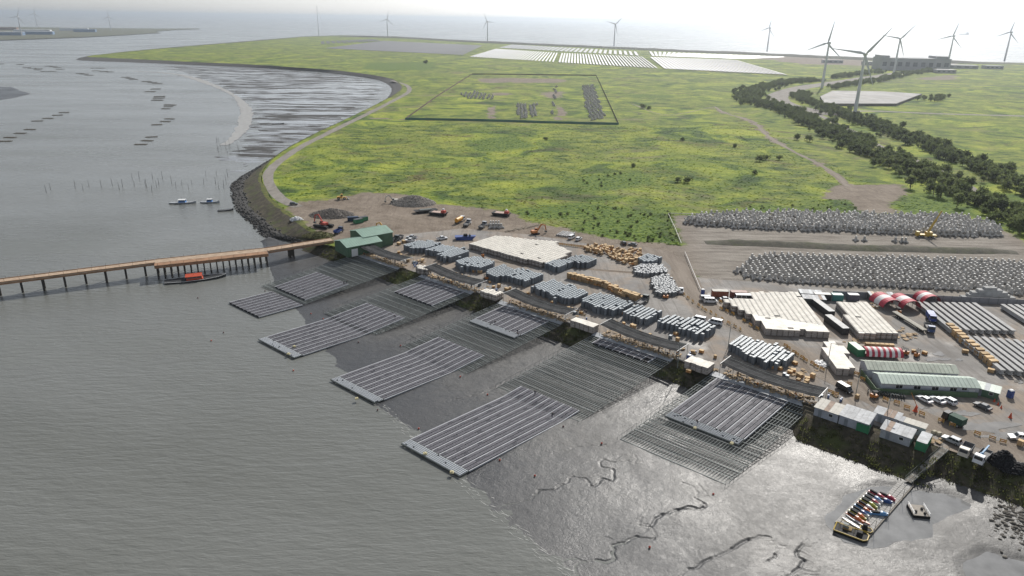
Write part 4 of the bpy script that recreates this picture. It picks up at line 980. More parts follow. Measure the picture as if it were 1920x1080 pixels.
# ---- bridge girders
def girder_mesh(Lg):
    prof = [(-.65, 0), (.65, 0), (.65, .22), (.28, .42), (.28, 1.05), (.75, 1.25), (.75, 1.5), (-.75, 1.5), (-.75, 1.25), (-.28, 1.05), (-.28, .42), (-.65, .22)]
    mb = MB(); mb.loft([[(x, y, z) for x, z in prof] for y in (-Lg / 2, Lg / 2)], 0); return mb.mesh('girder', M('girder_concrete', (.40, .395, .385), .8, .12, .4, dirt=.15, objvar=.08))
GM = girder_mesh(26.0); SLP = MB().box((0, 0, 0), (2.0, .5, .45)).mesh('sleeper', CONC)
def girders(p0, p1, q0, n, where, grp):
    a, b_ = np.array(G(*p0, LAND + 1.9)), np.array(G(*p1, LAND + 1.9)); c = np.array(G(*q0, LAND + 1.9)); rz = bear(a, b_) - math.pi / 2; st = (c - a) / (n - 1)
    for i in range(n):
        m_ = (a + b_) / 2 + st * i; t = thing('bridge_girder', '%s long precast concrete girder %s' % (('first', 'second', 'third', 'fourth', 'fifth', 'sixth', 'seventh', 'eighth', 'ninth', 'tenth', 'eleventh', 'twelfth')[i], where), 'girder', (m_[0], m_[1], LAND + .03), rz, grp)
        ob('beam', GM, (0, 0, .45), 0, t)
        for s in (-1, 1): ob('sleeper', SLP, (0, s * 11.5, 0), 0, t)
girders((1723, 567), (1784, 616), (1828, 569), 9, 'of the far set, counted from the red tents', 'girders of the far set')
girders((1800, 629), (1880, 693), (1965, 642), 12, 'of the near set, counted from the tan crates', 'girders of the near set')
girders((1884, 573), (1958, 620), (1935, 574), 5, 'of the set beyond the empty strip, counted from it', 'girders beyond the empty strip')

# ================================================================== BUILDINGS, CONTAINERS, TENTS
GRNW = M('green_wall', (.075, .135, .085), .6, .18, .3, dirt=.15); GRNR = M('green_roof', (.20, .32, .25), .5, .12, .25, dirt=.12); PALEG = M('pale_green_roof', (.42, .50, .43), .5, .12, .2, dirt=.18)
OFFW = M('office_panel', (.42, .44, .47), .6, .1, .4, dirt=.12); WHT = M('white_coat', (.66, .66, .65), .4, .06, .8, dirt=.1); TIN = M('corrugated_tin', (.40, .41, .42), .62, .22, .5, dirt=.35, objvar=.15)
CREAMT = M('cream_tin', (.46, .44, .39), .62, .12, .5, dirt=.2)
def building(name, label, cat, base, rz, L, W, h, rise, wall, roof, windows=(), door=None, over=.35):
    """gabled block: ridge along x. base = centre"""
    t = thing(name, label, cat, base, rz); mb = MB(); mb.extr([(-W / 2, 0), (W / 2, 0), (W / 2, h), (0, h + rise), (-W / 2, h)], -L / 2, L / 2); 
    mb.v = [(y, -x, z) for x, y, z in mb.v]; w_ = ob('wall', mb.mesh('wall', wall), (0, 0, 0), 0, t)
    for s in (-1, 1):
        mb = MB(); y1 = s * (W / 2 + over); z1 = h - rise * over / (W / 2); q = [(-L / 2 - over, 0, h + rise + .03), (L / 2 + over, 0, h + rise + .03), (L / 2 + over, y1, z1 + .03), (-L / 2 - over, y1, z1 + .03)]
        mb.hexa(q, [(x, y, z + .1) for x, y, z in q]); r = ob('roof', mb.mesh('roof', roof), (0, 0, 0), 0, t)
        mb = MB()
        for i in range(int(L / 1.2)):
            x = -L / 2 + .6 + i * 1.2; mb.bar((x, 0, h + rise + .16), (x, y1, z1 + .16), .07, .07)
        ob('roof_seam', mb.mesh('roof_seam', roof), (0, 0, 0), 0, r)
    for (x, side, ww, wh, z) in windows:
        y = side * (W / 2 + .02); f = MB(); f.box((x, y, z - .07), (ww + .14, .08, wh + .14)); fo = ob('window', f.mesh('window', WHT), (0, 0, 0), 0, t)
        for s in (-.25, .25): p_ = MB(); p_.box((x + s * ww, y + side * .03, z), (ww * .46, .06, wh)); ob('pane', p_.mesh('pane', GLASS), (0, 0, 0), 0, fo)
    if door: x, side, dw, dh = door; d_ = MB(); d_.box((x, side * (W / 2 + .03), 0), (dw, .09, dh)); ob('door', d_.mesh('door', WHT), (0, 0, 0), 0, t)
    return t
# green warehouse at the jetty head: two gabled bays, the farther one taller
a = np.array(G(664, 474, LAND)); b_ = np.array(G(632, 458, LAND)); c = G(694, 466, LAND + 1); rz = math.radians(48)
building('green_warehouse', 'dark green warehouse bay nearest the first ramp', 'warehouse', (*G(672, 462, LAND + 2), LAND), math.radians(38), 17, 13, 4.6, 1.6, GRNW, GRNR, door=(-5, -1, 3, 3.4))
building('green_warehouse', 'taller green warehouse bay behind the jetty head', 'warehouse', (*G(697, 450, LAND + 2), LAND), math.radians(38), 15, 13.5, 6.2, 1.6, GRNW, GRNR)
# site offices
o1 = G3(1733, 722, LAND + 1.2); wn_ = [(-8.6 + 5.0 * i, -1, 1.9, 1.0, 1.5) for i in range(4)]
building('site_office', 'long pale-green-roofed site office facing the parked white cars', 'office', (o1[0], o1[1], LAND), math.radians(-4.5), 27, 6.6, 2.9, 1.15, OFFW, PALEG, wn_ + [(9.4, -1, 1.4, .7, 1.9)], (11.6, -1, 1.6, 2.1))
o2 = G3(1702, 697, LAND + 1.2)
building('site_office', 'second pale-roofed site office behind, next to the striped tunnel', 'office', (o2[0], o2[1], LAND), math.radians(-4.5), 26, 6.0, 2.9, 1.15, OFFW, M('weathered_roof', (.40, .44, .36), .55, .2, .2, dirt=.35), [(-9 + 6 * i, -1, 1.6, .9, 1.5) for i in range(4)])
def wall_run(name, label, pts, h, mat, th=.12, panel=2.4, cap=None):
    t = thing(name, label, 'fence', (pts[0][0], pts[0][1], LAND)); o = pts[0]
    for a, b in zip(pts[:-1], pts[1:]):
        L = math.hypot(b[0] - a[0], b[1] - a[1]); n = max(1, int(L / panel)); rz = bear(a, b)
        me = MB().box((0, 0, 0), (L / n - .06, th, h)).mesh('panel', mat); pm_ = MB().box((0, 0, 0), (.1, th + .08, h + .08)).mesh('post', cap or mat)
        for i in range(n):
            f = (i + .5) / n; ob('panel', me, (a[0] + (b[0] - a[0]) * f - o[0], a[1] + (b[1] - a[1]) * f - o[1], 0), rz, t)
            f = i / n; ob('post', pm_, (a[0] + (b[0] - a[0]) * f - o[0], a[1] + (b[1] - a[1]) * f - o[1], 0), rz, t)
    return t
wall_run('office_fence', 'green sheet fence in front of the site offices', GL([(1612, 700), (1641, 738), (1832, 746)]), 1.7, M('fence_green', (.10, .16, .09), .6, .2, .4, dirt=.15))
wall_run('hoarding', 'grey panel hoarding behind the girders and tents', GL([(1560, 556), (1700, 562), (1800, 567), (1940, 574)]), 2.4, M('grey_hoarding', (.25, .25, .265), .6, .12, .4, dirt=.2), panel=3.0, cap=STEELD)
wall_run('hoarding', 'green hoarding along the near side of the fenced meadow', GL([(760, 224.5), (900, 227), (1030, 231), (1160, 234)]), 2.2, M('teal_hoarding', (.075, .17, .135), .6, .2, .05), panel=9)
DF = M('dark_mesh_fence', (.15, .115, .09), .8, .3, .05)
for i, q in enumerate(([(760, 224), (820, 181), (885, 139.5)], [(885, 139.5), (1000, 140.5), (1118, 142)], [(1118, 142), (1140, 190), (1160, 234)])): wall_run('mesh_fence', 'dark fence along the %s side of the fenced meadow' % ('coast road', 'solar farm', 'highway')[i], GL(q), 1.7, DF, panel=14)
WF = M('white_kerb', (.62, .6, .56), .7, .1, .5)
for i, q in enumerate(([(1253, 404), (1267, 434), (1277, 459)], [(1284, 476), (1298, 510), (1313, 546)], [(1253, 403), (1320, 404)])):
    t = thing('pipe_fence', 'thin pale pipe fence %s' % ('beside the tall green thicket', 'along the grass wedge by the blue cabin', 'behind the far tetrapod row')[i], 'fence', G3(*q[0])); o = G(*q[0])
    for a, b in zip(q[:-1], q[1:]):
        A_, B_ = G(*a), G(*b); mb = MB(); mb.bar((A_[0] - o[0], A_[1] - o[1], 1.0), (B_[0] - o[0], B_[1] - o[1], 1.0), .2); ob('rail', mb.mesh('rail', WF), (0, 0, 0), 0, t)
        n = int(math.hypot(A_[0] - B_[0], A_[1] - B_[1]) / 3)
        for k in range(n): ob('post', MB().bar((0, 0, 0), (0, 0, 1.1), .12).mesh('post', WF), (A_[0] + (B_[0] - A_[0]) * k / n - o[0], A_[1] + (B_[1] - A_[1]) * k / n - o[1], 0), 0, t)
# guard hut with lean-to roof at the fence end
OLDTIN = [M('rust_sheet', (.30, .22, .17), .7, .3, .8, dirt=.4), M('grey_sheet', (.30, .31, .33), .62, .15, .6, dirt=.2), M('clear_sheet', (.52, .54, .55), .62, .1, .6)]
def hut(name, label, base, rz, L, W, h1, h2, wall, roof, win=True, cat='shed', door=True, wallmat2=None):
    t = thing(name, label, cat, base, rz); mb = MB(); b0 = [(-L / 2, -W / 2, 0), (L / 2, -W / 2, 0), (L / 2, W / 2, 0), (-L / 2, W / 2, 0)]; tp = [(x, y, h1 if y < 0 else h2) for x, y, z in b0]; mb.hexa(b0, tp); ob('wall', mb.mesh('wall', wall), (0, 0, 0), 0, t)
    mb = MB(); q = [(-L / 2 - .25, -W / 2 - .3, h1 + .02), (L / 2 + .25, -W / 2 - .3, h1 + .02), (L / 2 + .25, W / 2 + .3, h2 + .02), (-L / 2 - .25, W / 2 + .3, h2 + .02)]; mb.hexa(q, [(x, y, z + .08) for x, y, z in q]); r = ob('roof', mb.mesh('roof', roof), (0, 0, 0), 0, t)
    n = max(2, int(L / 1.05)); w = (L + .44) / n
    for i in range(n):
        x = -L / 2 - .22 + i * w; mb = MB(); e = random.uniform(.02, .07); q = [(x, -W / 2 - .3 - e, h1 + .105), (x + w * .93, -W / 2 - .3 - e, h1 + .105), (x + w * .93, W / 2 + .3, h2 + .105), (x, W / 2 + .3, h2 + .105)]
        mb.hexa(q, [(a, b, c + .04) for a, b, c in q]); ob('roof_sheet', mb.mesh('roof_sheet', roof if random.random() < .7 else random.choice(OLDTIN)), (0, 0, 0), 0, r)
    if win:
        f = MB(); f.box((L * .2, -W / 2 - .02, 1.1), (1.1, .08, .9)); fo = ob('window', f.mesh('window', WHT), (0, 0, 0), 0, t); p_ = MB(); p_.box((L * .2, -W / 2 - .05, 1.18), (.94, .06, .74)); ob('pane', p_.mesh('pane', GLASS), (0, 0, 0), 0, fo)
    if door: d_ = MB(); d_.box((-L * .25, -W / 2 - .03, .05), (.9, .08, 2.0)); ob('door', d_.mesh('door', M('grey_door', (.2, .22, .24), .5)), (0, 0, 0), 0, t)
    return t
hut('guard_hut', 'small green guard hut closing the office fence', (*G(1848, 741, LAND), LAND), math.radians(-38), 6.0, 3.4, 2.3, 2.9, GRNW, PALEG)
# sheds on the bank by the gangway
GST = M('green_container', (.03, .19, .085), .5, .12, .5, dirt=.15)
for args in (('bank_shed', 'pale tin shed nearest the last ramp on the bank', UV3(208.5, -3.0, LAND), YA, 6.2, 5.2, 2.5, 2.9, M('grey_wall', (.36, .38, .42), .6, .12, .5, dirt=.2), CREAMT),
             ('bank_shed', 'tin shed with ribbed white roof on the bank', UV3(215.5, -2.6, LAND), YA, 7.2, 6.0, 2.6, 3.1, M('grey_wall', (.36, .38, .42), .6), TIN),
             ('lean_to', 'long narrow tin lean-to behind the bank sheds', UV3(221.4, 4.0, LAND), YA, 6.0, 3.2, 2.5, 2.9, M('grey_wall', (.36, .38, .42), .6), TIN),
             ('bank_shed', 'pale panel cabin beside the sandbags', UV3(227.6, 3.4, LAND), YA, 6.1, 2.5, 2.55, 2.6, OFFW, CREAMT),
             ('bank_shed', 'patched tin shed at the head of the gangway', UV3(225.6, -3.0, LAND), YA, 7.0, 4.6, 2.5, 2.9, M('tin_wall', (.33, .35, .37), .55, .2, .6, dirt=.3), TIN)):
    hut(*args)
# containers
def container(label, base, rz, L, mat, roofmat=None, h=2.59, W=2.44):
    t = thing('container', label, 'container', base, rz); mb = MB(); n = int(L / .3); prof = []
    for i in range(n):
        x = -L / 2 + L * i / n; e = .045 if i % 2 else 0; prof += [(x, -W / 2 + e), (x + L / n * .8, -W / 2 + e)]
    prof.append((L / 2, -W / 2)); back = [(x, -y) for x, y in prof[::-1]]; mb.prism(prof + back, .12, h - .1); ob('wall', mb.mesh('wall', mat), (0, 0, 0), 0, t)
    mb = MB(); mb.box((0, 0, h - .1), (L + .02, W + .02, .1)); ob('roof', mb.mesh('roof', roofmat or mat), (0, 0, 0), 0, t)
    for s in (-1, 1):
        d_ = MB(); d_.box((L / 2 + .03, s * W / 4, .15), (.07, W / 2 - .05, h - .3)); dd = ob('door', d_.mesh('door', mat), (0, 0, 0), 0, t); h_ = MB(); h_.bar((L / 2 + .09, s * .3, .3), (L / 2 + .09, s * .3, h - .3), .05); ob('lock_bar', h_.mesh('lock_bar', STEEL), (0, 0, 0), 0, dd)
    for x in (-1, 1):
        for y in (-1, 1): p_ = MB(); p_.box((x * (L / 2 - .08), y * (W / 2 - .06), 0), (.2, .16, h)); ob('corner_post', p_.mesh('corner_post', mat), (0, 0, 0), 0, t)
    return t
RUSTC = M('rust_container', (.30, .10, .055), .65, .3, .5, dirt=.35); REDC = M('maroon_container', (.17, .055, .045), .65, .3, .5, dirt=.3); BLKC = M('black_container', (.03, .032, .035), .5, .2, .5)
PINK = M('faded_roof', (.48, .36, .32), .7, .15, .4, dirt=.2); PALER = M('pale_container_roof', (.48, .48, .47), .62, .1, .4, dirt=.2); BLUEC = M('blue_paint', (.03, .07, .25), .5, .15, .8, dirt=.1)
rc = RB
container('orange-red container between the blue cabin and the maroon one', (*G(1349, 556), LAND + .03), math.radians(-3), 6.06, RUSTC, CREAMT)
container('maroon container with faded pink roof by the white minibus', (*G(1384, 558), LAND + .03), math.radians(-3), 6.06, REDC, PINK)
container('long black container along the broad crate field, far one', (*G(1542, 584, LAND), LAND + .03), math.radians(96), 12.19, BLKC, PALER)
container('long black container along the broad crate field, near one', (*G(1567, 615, LAND), LAND + .03), math.radians(96), 12.19, BLKC, PALER)
container('green container between the low crate block and striped tunnel', (*G(1604, 662, LAND), LAND + .03), math.radians(96), 6.06, GST)
container('green container with its end to the gangway', UV3(231.6, -2.6, LAND + .03), YA + math.pi / 2, 6.06, GST, TIN)
container('green container under the ribbed shed roof', UV3(218.0, -5.4, LAND + .03), YA, 3.0, GST, None, 2.2, 1.6)
container('teal container at the hoarding', (*G(1568, 563), LAND + .03), math.radians(-4), 4.0, M('teal_container', (.05, .22, .20), .5, .15, .5), None)
container('dark container at the hoarding', (*G(1540, 562), LAND + .03), math.radians(-4), 6.06, BLKC)
container('grey container at the hoarding beside the tent', (*G(1598, 563), LAND + .03), math.radians(-4), 4.0, M('slate_container', (.12, .12, .15), .5), None)
container('blue open skip container in the dirt lot', (*G(662, 414), LAND + .03), math.radians(15), 5.5, M('navy_container', (.03, .05, .09), .6, .2, .5), None, 2.2)
container('green skip container in the dirt lot, front one', (*G(672, 418), LAND + .03), math.radians(40), 4.6, GST, BLKC, 2.2)
container('green skip container in the dirt lot, rear one', (*G(681, 414), LAND + .03), math.radians(40), 4.6, GST, BLKC, 2.2)
for i, (x, y, l) in enumerate(((1518, 558, 'pale tin roof shelter behind the broad crate field'), (1524, 568, 'second pale tin roof shelter behind the broad crate field'))):
    hut('tin_shelter', l, (*G(x, y), LAND), math.radians(-8), 8, 3.4, 2.2, 2.5, STEELD, TIN, False, 'shelter', False)
def cabin(label, base, rz, mat):
    t = thing('toilet_cabin', label, 'cabin', base, rz); mb = MB(); mb.box((0, 0, 0), (1.3, 1.3, 2.3), 0, 0, .96); ob('wall', mb.mesh('wall', mat), (0, 0, 0), 0, t); mb = MB(); mb.box((0, 0, 2.3), (1.4, 1.4, .2), 0, 0, .6); ob('roof', mb.mesh('roof', WHT), (0, 0, 0), 0, t); mb = MB(); mb.box((0, -.66, .1), (.8, .06, 2.0)); ob('door', mb.mesh('door', mat), (0, 0, 0), 0, t)
cabin('blue toilet cabin at the end of the grass wedge', (*G(1317, 553), LAND), 0, BLUEC); cabin('blue toilet cabin at the head of the first canopy', (*UV(2.3, .6), LAND), YA, BLUEC); cabin('blue cabin on the bank beside the fourth crate pallets', (*UV(164.5, 1.0), LAND), YA, BLUEC); cabin('small blue cabin standing in the road past the guard hut', (*G(1893, 745), LAND), .2, BLUEC)
# arched tents
REDT = M('red_tarpaulin', (.42, .045, .07), .6, .15, .5); WHTT = M('white_tarpaulin', (.70, .68, .66), .6, .1, .5)
def arch_tent(label, base, rz, L, W, h, stripes):
    t = thing('arched_tent', label, 'tent', base, rz); n = 12
    arc = [(-W / 2 * math.cos(math.pi * i / n), h * (.35 + .65 * math.sin(math.pi * i / n)) if 0 < i < n else h * .3) for i in range(n + 1)]
    sl = L / stripes
    for s in range(stripes):
        mb = MB(); x0, x1 = -L / 2 + s * sl, -L / 2 + (s + 1) * sl; vs = []
        for x in (x0, x1):
            for y, z in arc: vs.append((x, y, z))
        for x in (x0, x1):
            for y, z in arc: vs.append((x, y * .97, z - .08))
        m_ = n + 1; fs = [(i, i + 1, m_ + i + 1, m_ + i) for i in range(n)] + [(2 * m_ + i, 3 * m_ + i, 3 * m_ + i + 1, 2 * m_ + i + 1) for i in range(n)]; mb.add(vs, fs); ob('tarpaulin_strip', mb.mesh('tarpaulin_strip', WHTT if s % 2 else REDT), (0, 0, 0), 0, t)
    for x in np.linspace(-L / 2 + .1, L / 2 - .1, 5):
        mb = MB()
        for i in range(n): mb.bar((x, arc[i][0] * .95, arc[i][1] - .12), (x, arc[i + 1][0] * .95, arc[i + 1][1] - .12), .08)
        for s in (0, n): mb.bar((x, arc[s][0] * .95, 0), (x, arc[s][0] * .95, arc[s][1]), .1)
        ob('hoop', mb.mesh('hoop', STEELD), (0, 0, 0), 0, t)
def along(p, q): return bear(G(*p), G(*q))
arch_tent('red arched tent with white band, open end towards the yard, first of three', (*G(1658, 574), LAND), math.radians(100), 8.5, 7.5, 4.2, 3)
arch_tent('red arched tent with white band, middle of three', (*G(1694, 576), LAND), math.radians(100), 8.5, 7.5, 4.2, 3)
arch_tent('red arched tent beside the far girders', (*G(1736, 567), LAND), math.radians(100), 6, 7.5, 3.8, 3)
arch_tent('red and white striped tunnel tent behind the site offices', (*G(1652, 668), LAND), math.radians(-4), 11.5, 5.0, 3.0, 13)
hut('tin_shelter', 'low tan roof behind the arched tents', (*G(1650, 562), LAND), math.radians(-4), 9, 3, 2.2, 2.6, STEELD, M('tan_tin', (.5, .36, .24), .6, .2), False, 'shelter', False)
# far factory and quay sheds beyond the highway, sheds across the inlet
FACT = M('hazy_factory', (.33, .33, .33), .8, .15, .02); FACW = M('factory_window', (.06, .065, .07), .3)
def factory(label, base, rz, L, W, h, mat, nwin=0, towers=(), roof=None):
    t = thing('factory', label, 'factory', base, rz); mb = MB(); mb.box((0, 0, 0), (L, W, h)); ob('wall', mb.mesh('wall', mat), (0, 0, 0), 0, t)
    mb = MB(); mb.box((0, 0, h), (L + 1, W + 1, .8)); ob('roof', mb.mesh('roof', roof or mat), (0, 0, 0), 0, t)
    for x, w, hh in towers: mb = MB(); mb.box((x, 0, h + .8), (w, W * .8, hh)); ob('roof_block', mb.mesh('roof_block', mat), (0, 0, 0), 0, t)
    for i in range(nwin): mb = MB(); x = -L / 2 + L * (i + .5) / nwin; mb.box((x, -W / 2 - .05, h * .35), (L / nwin * .55, .2, h * .35)); ob('window', mb.mesh('window', FACW), (0, 0, 0), 0, t)
c = G(1705, 131); factory('large grey factory hall on the seaward quay', (c[0], c[1], LAND), math.radians(-8), 150, 60, 26, FACT, 9, ((-65, 18, 5), (58, 26, 5)))
for i, (x, y, L, W, h, l) in enumerate(((1640, 122, 60, 25, 8, 'low hazy shed beside the grey factory hall'), (1560, 118, 50, 22, 7, 'low hazy shed among the quay yards'), (1800, 128, 70, 30, 7, 'low hazy shed past the factory hall'), (1860, 129, 40, 25, 7, 'small hazy shed near the last turbine'), (1770, 137, 40, 22, 7, 'pale shed on the quay road'))):
    c = G(x, y); factory(l, (c[0], c[1], LAND), -.15, L, W, h, FACT if i % 2 else M('hazy_shed', (.34, .34, .33), .7), 4)
wsh = M('white_shed', (.62, .64, .66), .6, .08, .02); bsh = M('blue_shed', (.16, .24, .36), .6, .1, .02)
for i, (x, y, w, l) in enumerate(((20, 66, 110, 'blue walled shed across the inlet near the first turbine'), (62, 61, 170, 'white long shed across the inlet'), (75, 64.5, 120, 'blue and white shed on the inlet shore'), (140, 57.5, 150, 'distant white shed on the far spit'), (160, 60, 110, 'distant blue shed on the far spit'), (10, 56, 130, 'brown shed at the root of the far spit'))):
    c = G(x, y, 2); factory(l, (c[0], c[1], 2), math.radians(20), w, 50, 14, (bsh, wsh, bsh, wsh, bsh, M('brown_shed', (.25, .17, .13), .7))[i], 0, (), (wsh, wsh, wsh, wsh, bsh, M('brown_shed', (.25, .17, .13)))[i])
sheet('far_spit', GL([(-300, 100), (0, 76), (150, 70.5), (240, 66), (300, 62), (292, 59.5), (330, 56.5), (375, 55), (372, 53.6), (300, 54), (200, 53), (100, 52), (0, 50.5), (-300, 55)], 0), 2.0, mat_soil('spit_ground', (.07, .075, .05), (.11, .115, .075), (.15, .145, .11), .2))
wall_q = GL([(-100, 83), (0, 76.3), (150, 70.8), (300, 62.3)], 0); strip('spit_seawall', wall_q, 8, 1.2, ROCKM)
# raised basin by the highway
t = thing('water_basin', 'broad shallow concrete basin beside the highway bend', 'basin', G3(1620, 195)); o = G(1620, 195); q = GL([(1537, 185), (1560, 174), (1650, 175), (1728, 180), (1680, 199), (1545, 199)])
mb = MB(); mb.prism([(x - o[0], y - o[1]) for x, y in q], 0, 3.2); ob('wall', mb.mesh('wall', M('basin_wall', (.16, .15, .14), .8, .2, .05)), (0, 0, 0), 0, t); cx = sum(p[0] for p in q) / 6; cy = sum(p[1] for p in q) / 6
ob('basin_floor', MB().prism([((x - cx) * .985 + cx - o[0], (y - cy) * .985 + cy - o[1]) for x, y in q], 3.22, 3.3).mesh('basin_floor', M('pale_wet_slab', (.13, .128, .122), .7, .6, .03, dirt=.8)), (0, 0, 0), 0, t)

# ---- solar farm on the far shore
FPAN = M('farm_panel', (.19, .195, .20), .45, .1, .01); FDIM = M('farm_panel_no_glare', (.11, .112, .118), .75, .1, .01)  # second is a darker copy: the missing sun glare is put into its colour
def farm(label, quad, n, w, grp, mt=None):
    A_, B_, C_, D_ = [np.array(G(*p)) for p in quad]     # near edge A-B, far edge D-C
    t = thing('solar_farm', label, 'solar farm', (A_[0], A_[1], LAND), 0, grp)
    for i in range(n):
        f = (i + .5) / n; a = A_ + (B_ - A_) * f - A_; b = D_ + (C_ - D_) * f - A_; d = (b - a) / np.linalg.norm(b - a); sp_ = abs(np.cross(B_ - A_, d)) / n; nn = np.array([d[1], -d[0]]) * min(w, 1.) * sp_ / 2
        mb = MB(); nn = nn if nn[1] < 0 else -nn; q = [a - nn, a + nn, b + nn, b - nn]; zz = (1.9, .6, .6, 1.9); mb.hexa([(p[0], p[1], z) for p, z in zip(q, zz)], [(p[0], p[1], z + .15) for p, z in zip(q, zz)]); ob('panel_row', mb.mesh('panel_row', mt or FPAN), (0, 0, 0), 0, t)
farm('far solar farm block with wide bright rows', [(880, 107), (1040, 117), (1047, 100), (930, 92)], 26, .36, 'blocks of the far solar farm')
farm('middle bright block of the far solar farm', [(1046, 117.5), (1235, 129), (1205, 107), (1052, 100)], 30, .6, 'blocks of the far solar farm')
farm('brightest block of the far solar farm, a sheet of glare', [(1245, 129.5), (1478, 141.5), (1380, 113), (1218, 107.5)], 26, .93, 'blocks of the far solar farm')
farm('rear bright block of the solar farm by the sea wall', [(1222, 105.5), (1390, 111), (1475, 107.5), (1215, 97)], 26, .9, 'blocks of the far solar farm')
farm('rear middle block of the solar farm along the sea wall', [(935, 90), (1050, 98), (1205, 105), (1195, 96.5)][0:1] + [(1200, 105), (1195, 97.5), (960, 84)], 30, .55, 'blocks of the far solar farm')
farm('dim grey block of the solar farm, farthest along the coast', [(610, 91), (868, 104), (905, 86), (720, 77)], 46, .5, 'blocks of the far solar farm', FDIM)
farm('dim grey rear block of the solar farm at the cape', [(600, 83), (715, 77), (700, 74), (600, 78)], 12, .6, 'blocks of the far solar farm', FDIM)

# ---- wind turbines
TW = M('turbine_white', (.60, .61, .62), .5, .03, .05)
def turbine_parts():
    tower = MB().loft([[(r * math.cos(a), r * math.sin(a), z) for a in np.linspace(0, 2 * math.pi, 14, endpoint=False)] for z, r in ((0, 2.1), (30, 1.75), (64, 1.15))]).mesh('tower', TW)
    rings = [[(r * math.cos(a), y, r * math.sin(a)) for a in np.linspace(0, 2 * math.pi, 12, endpoint=False)] for y, r in ((-3.6, .3), (-2.6, 1.7), (-.8, 2.5), (1.5, 2.4), (4.0, 1.5), (5.6, .3))]
    nac = MB().loft(rings).mesh('nacelle', TW)
    bl = MB(); rr = []
    for s, c, th in ((1.0, 1.3, .9), (5, 2.9, .7), (12, 2.2, .45), (24, 1.3, .25), (35, .35, .08)): rr.append([(-c * .3, -th / 2, s), (c * .2, -th / 2, s), (c * .7, 0, s), (c * .2, th / 2, s), (-c * .3, th / 2, s)])
    bl.loft(rr); return tower, nac, bl.mesh('blade', TW), MB().loft([[(r * math.cos(a), y, r * math.sin(a)) for a in np.linspace(0, 2 * math.pi, 10, endpoint=False)] for y, r in ((-2.2, .2), (-1.2, 1.2), (.2, 1.7))]).mesh('hub', TW)
TWR, NAC, BLD, HUB = turbine_parts()
def turbine(bx, by, hx, hy, yaw, phase, label, z0=LAND):
    g = G(bx, by, z0); D = math.hypot(*g); d = ray(hx, hy); hz = CAMZ + d[2] / math.hypot(d[0], d[1]) * D; h = max(45, min(95, hz - z0)); s = h / 66.5
    t = thing('wind_turbine', label, 'wind turbine', (g[0], g[1], z0), 0, 'wind turbines along the coast', s); ob('tower', TWR, (0, 0, 0), 0, t)
    n = ob('nacelle', NAC, (0, 0, 66), yaw, t); ob('hub', HUB, (0, -3.3, 0), 0, n)
    for k in range(3):
        b = ob('blade', BLD, (0, -4.0, 0), 0, n); b.rotation_euler = (0, phase + k * 2 * math.pi / 3, 0)
R_ = math.radians
turbine(1602, 217, 1614, 100, R_(-25), R_(38), 'wind turbine standing nearest, beside the basin')
turbine(1541, 165, 1549, 80, R_(-50), R_(10), 'wind turbine at the inner bend of the highway')
turbine(1675, 140, 1680, 72, R_(-20), R_(40), 'wind turbine in front of the grey factory hall')
turbine(1776, 125, 1783, 67, R_(-60), R_(15), 'wind turbine just in front of the ship')
turbine(1883, 115, 1893, 60, R_(-70), R_(12), 'wind turbine farthest along the quay past the ship')
turbine(1438, 97, 1442, 52, R_(-65), R_(14), 'wind turbine behind the brightest solar block')
turbine(1151, 87, 1152, 45, R_(10), R_(45), 'wind turbine behind the middle solar block')
turbine(914, 78, 913, 40, R_(-40), R_(-25), 'wind turbine behind the dim solar block')
turbine(727, 69.5, 727, 36, R_(20), R_(12), 'wind turbine at the cape of the solar farm')
turbine(41, 67, 38, 31, R_(10), R_(20), 'wind turbine among the sheds across the inlet', 2.)
turbine(70, 50.8, 66, 25, R_(10), R_(10), 'wind turbine behind the long white shed across the inlet', 2.)
turbine(208, 57, 205, 31, R_(10), R_(0), 'wind turbine on the tip of the far spit', 2.)

# ================================================================== VEHICLES AND MACHINES
def paint(name, col, rough=.35): return M('paint_' + name, col, rough, .04, .6, dirt=.06)
RIM = M('rim', (.35, .35, .36), .4, .1, 2, metal=.5); LAMP = M('lamp_glass', (.7, .7, .68), .2, .05); TAIL = M('tail_lamp', (.35, .02, .02), .3)
WHEEL = {}
def wheel(r, w):
    if (r, w) not in WHEEL: WHEEL[(r, w)] = (MB().tube((0, -w / 2, 0), (0, w / 2, 0), r, r, 12).mesh('tyre', BLACK), MB().tube((0, -w / 2 - .015, 0), (0, w / 2 + .015, 0), r * .58, r * .58, 10).mesh('rim', RIM))
    a, b = WHEEL[(r, w)]; return lambda x, y: ('wheel', a, (x, y, r), 0, [('rim', b)])
def frustum(mb, x0, x1, w0, z0, x2, x3, w1, z1, mi=0):
    mb.hexa([(x0, -w0 / 2, z0), (x1, -w0 / 2, z0), (x1, w0 / 2, z0), (x0, w0 / 2, z0)], [(x2, -w1 / 2, z1), (x3, -w1 / 2, z1), (x3, w1 / 2, z1), (x2, w1 / 2, z1)], mi)
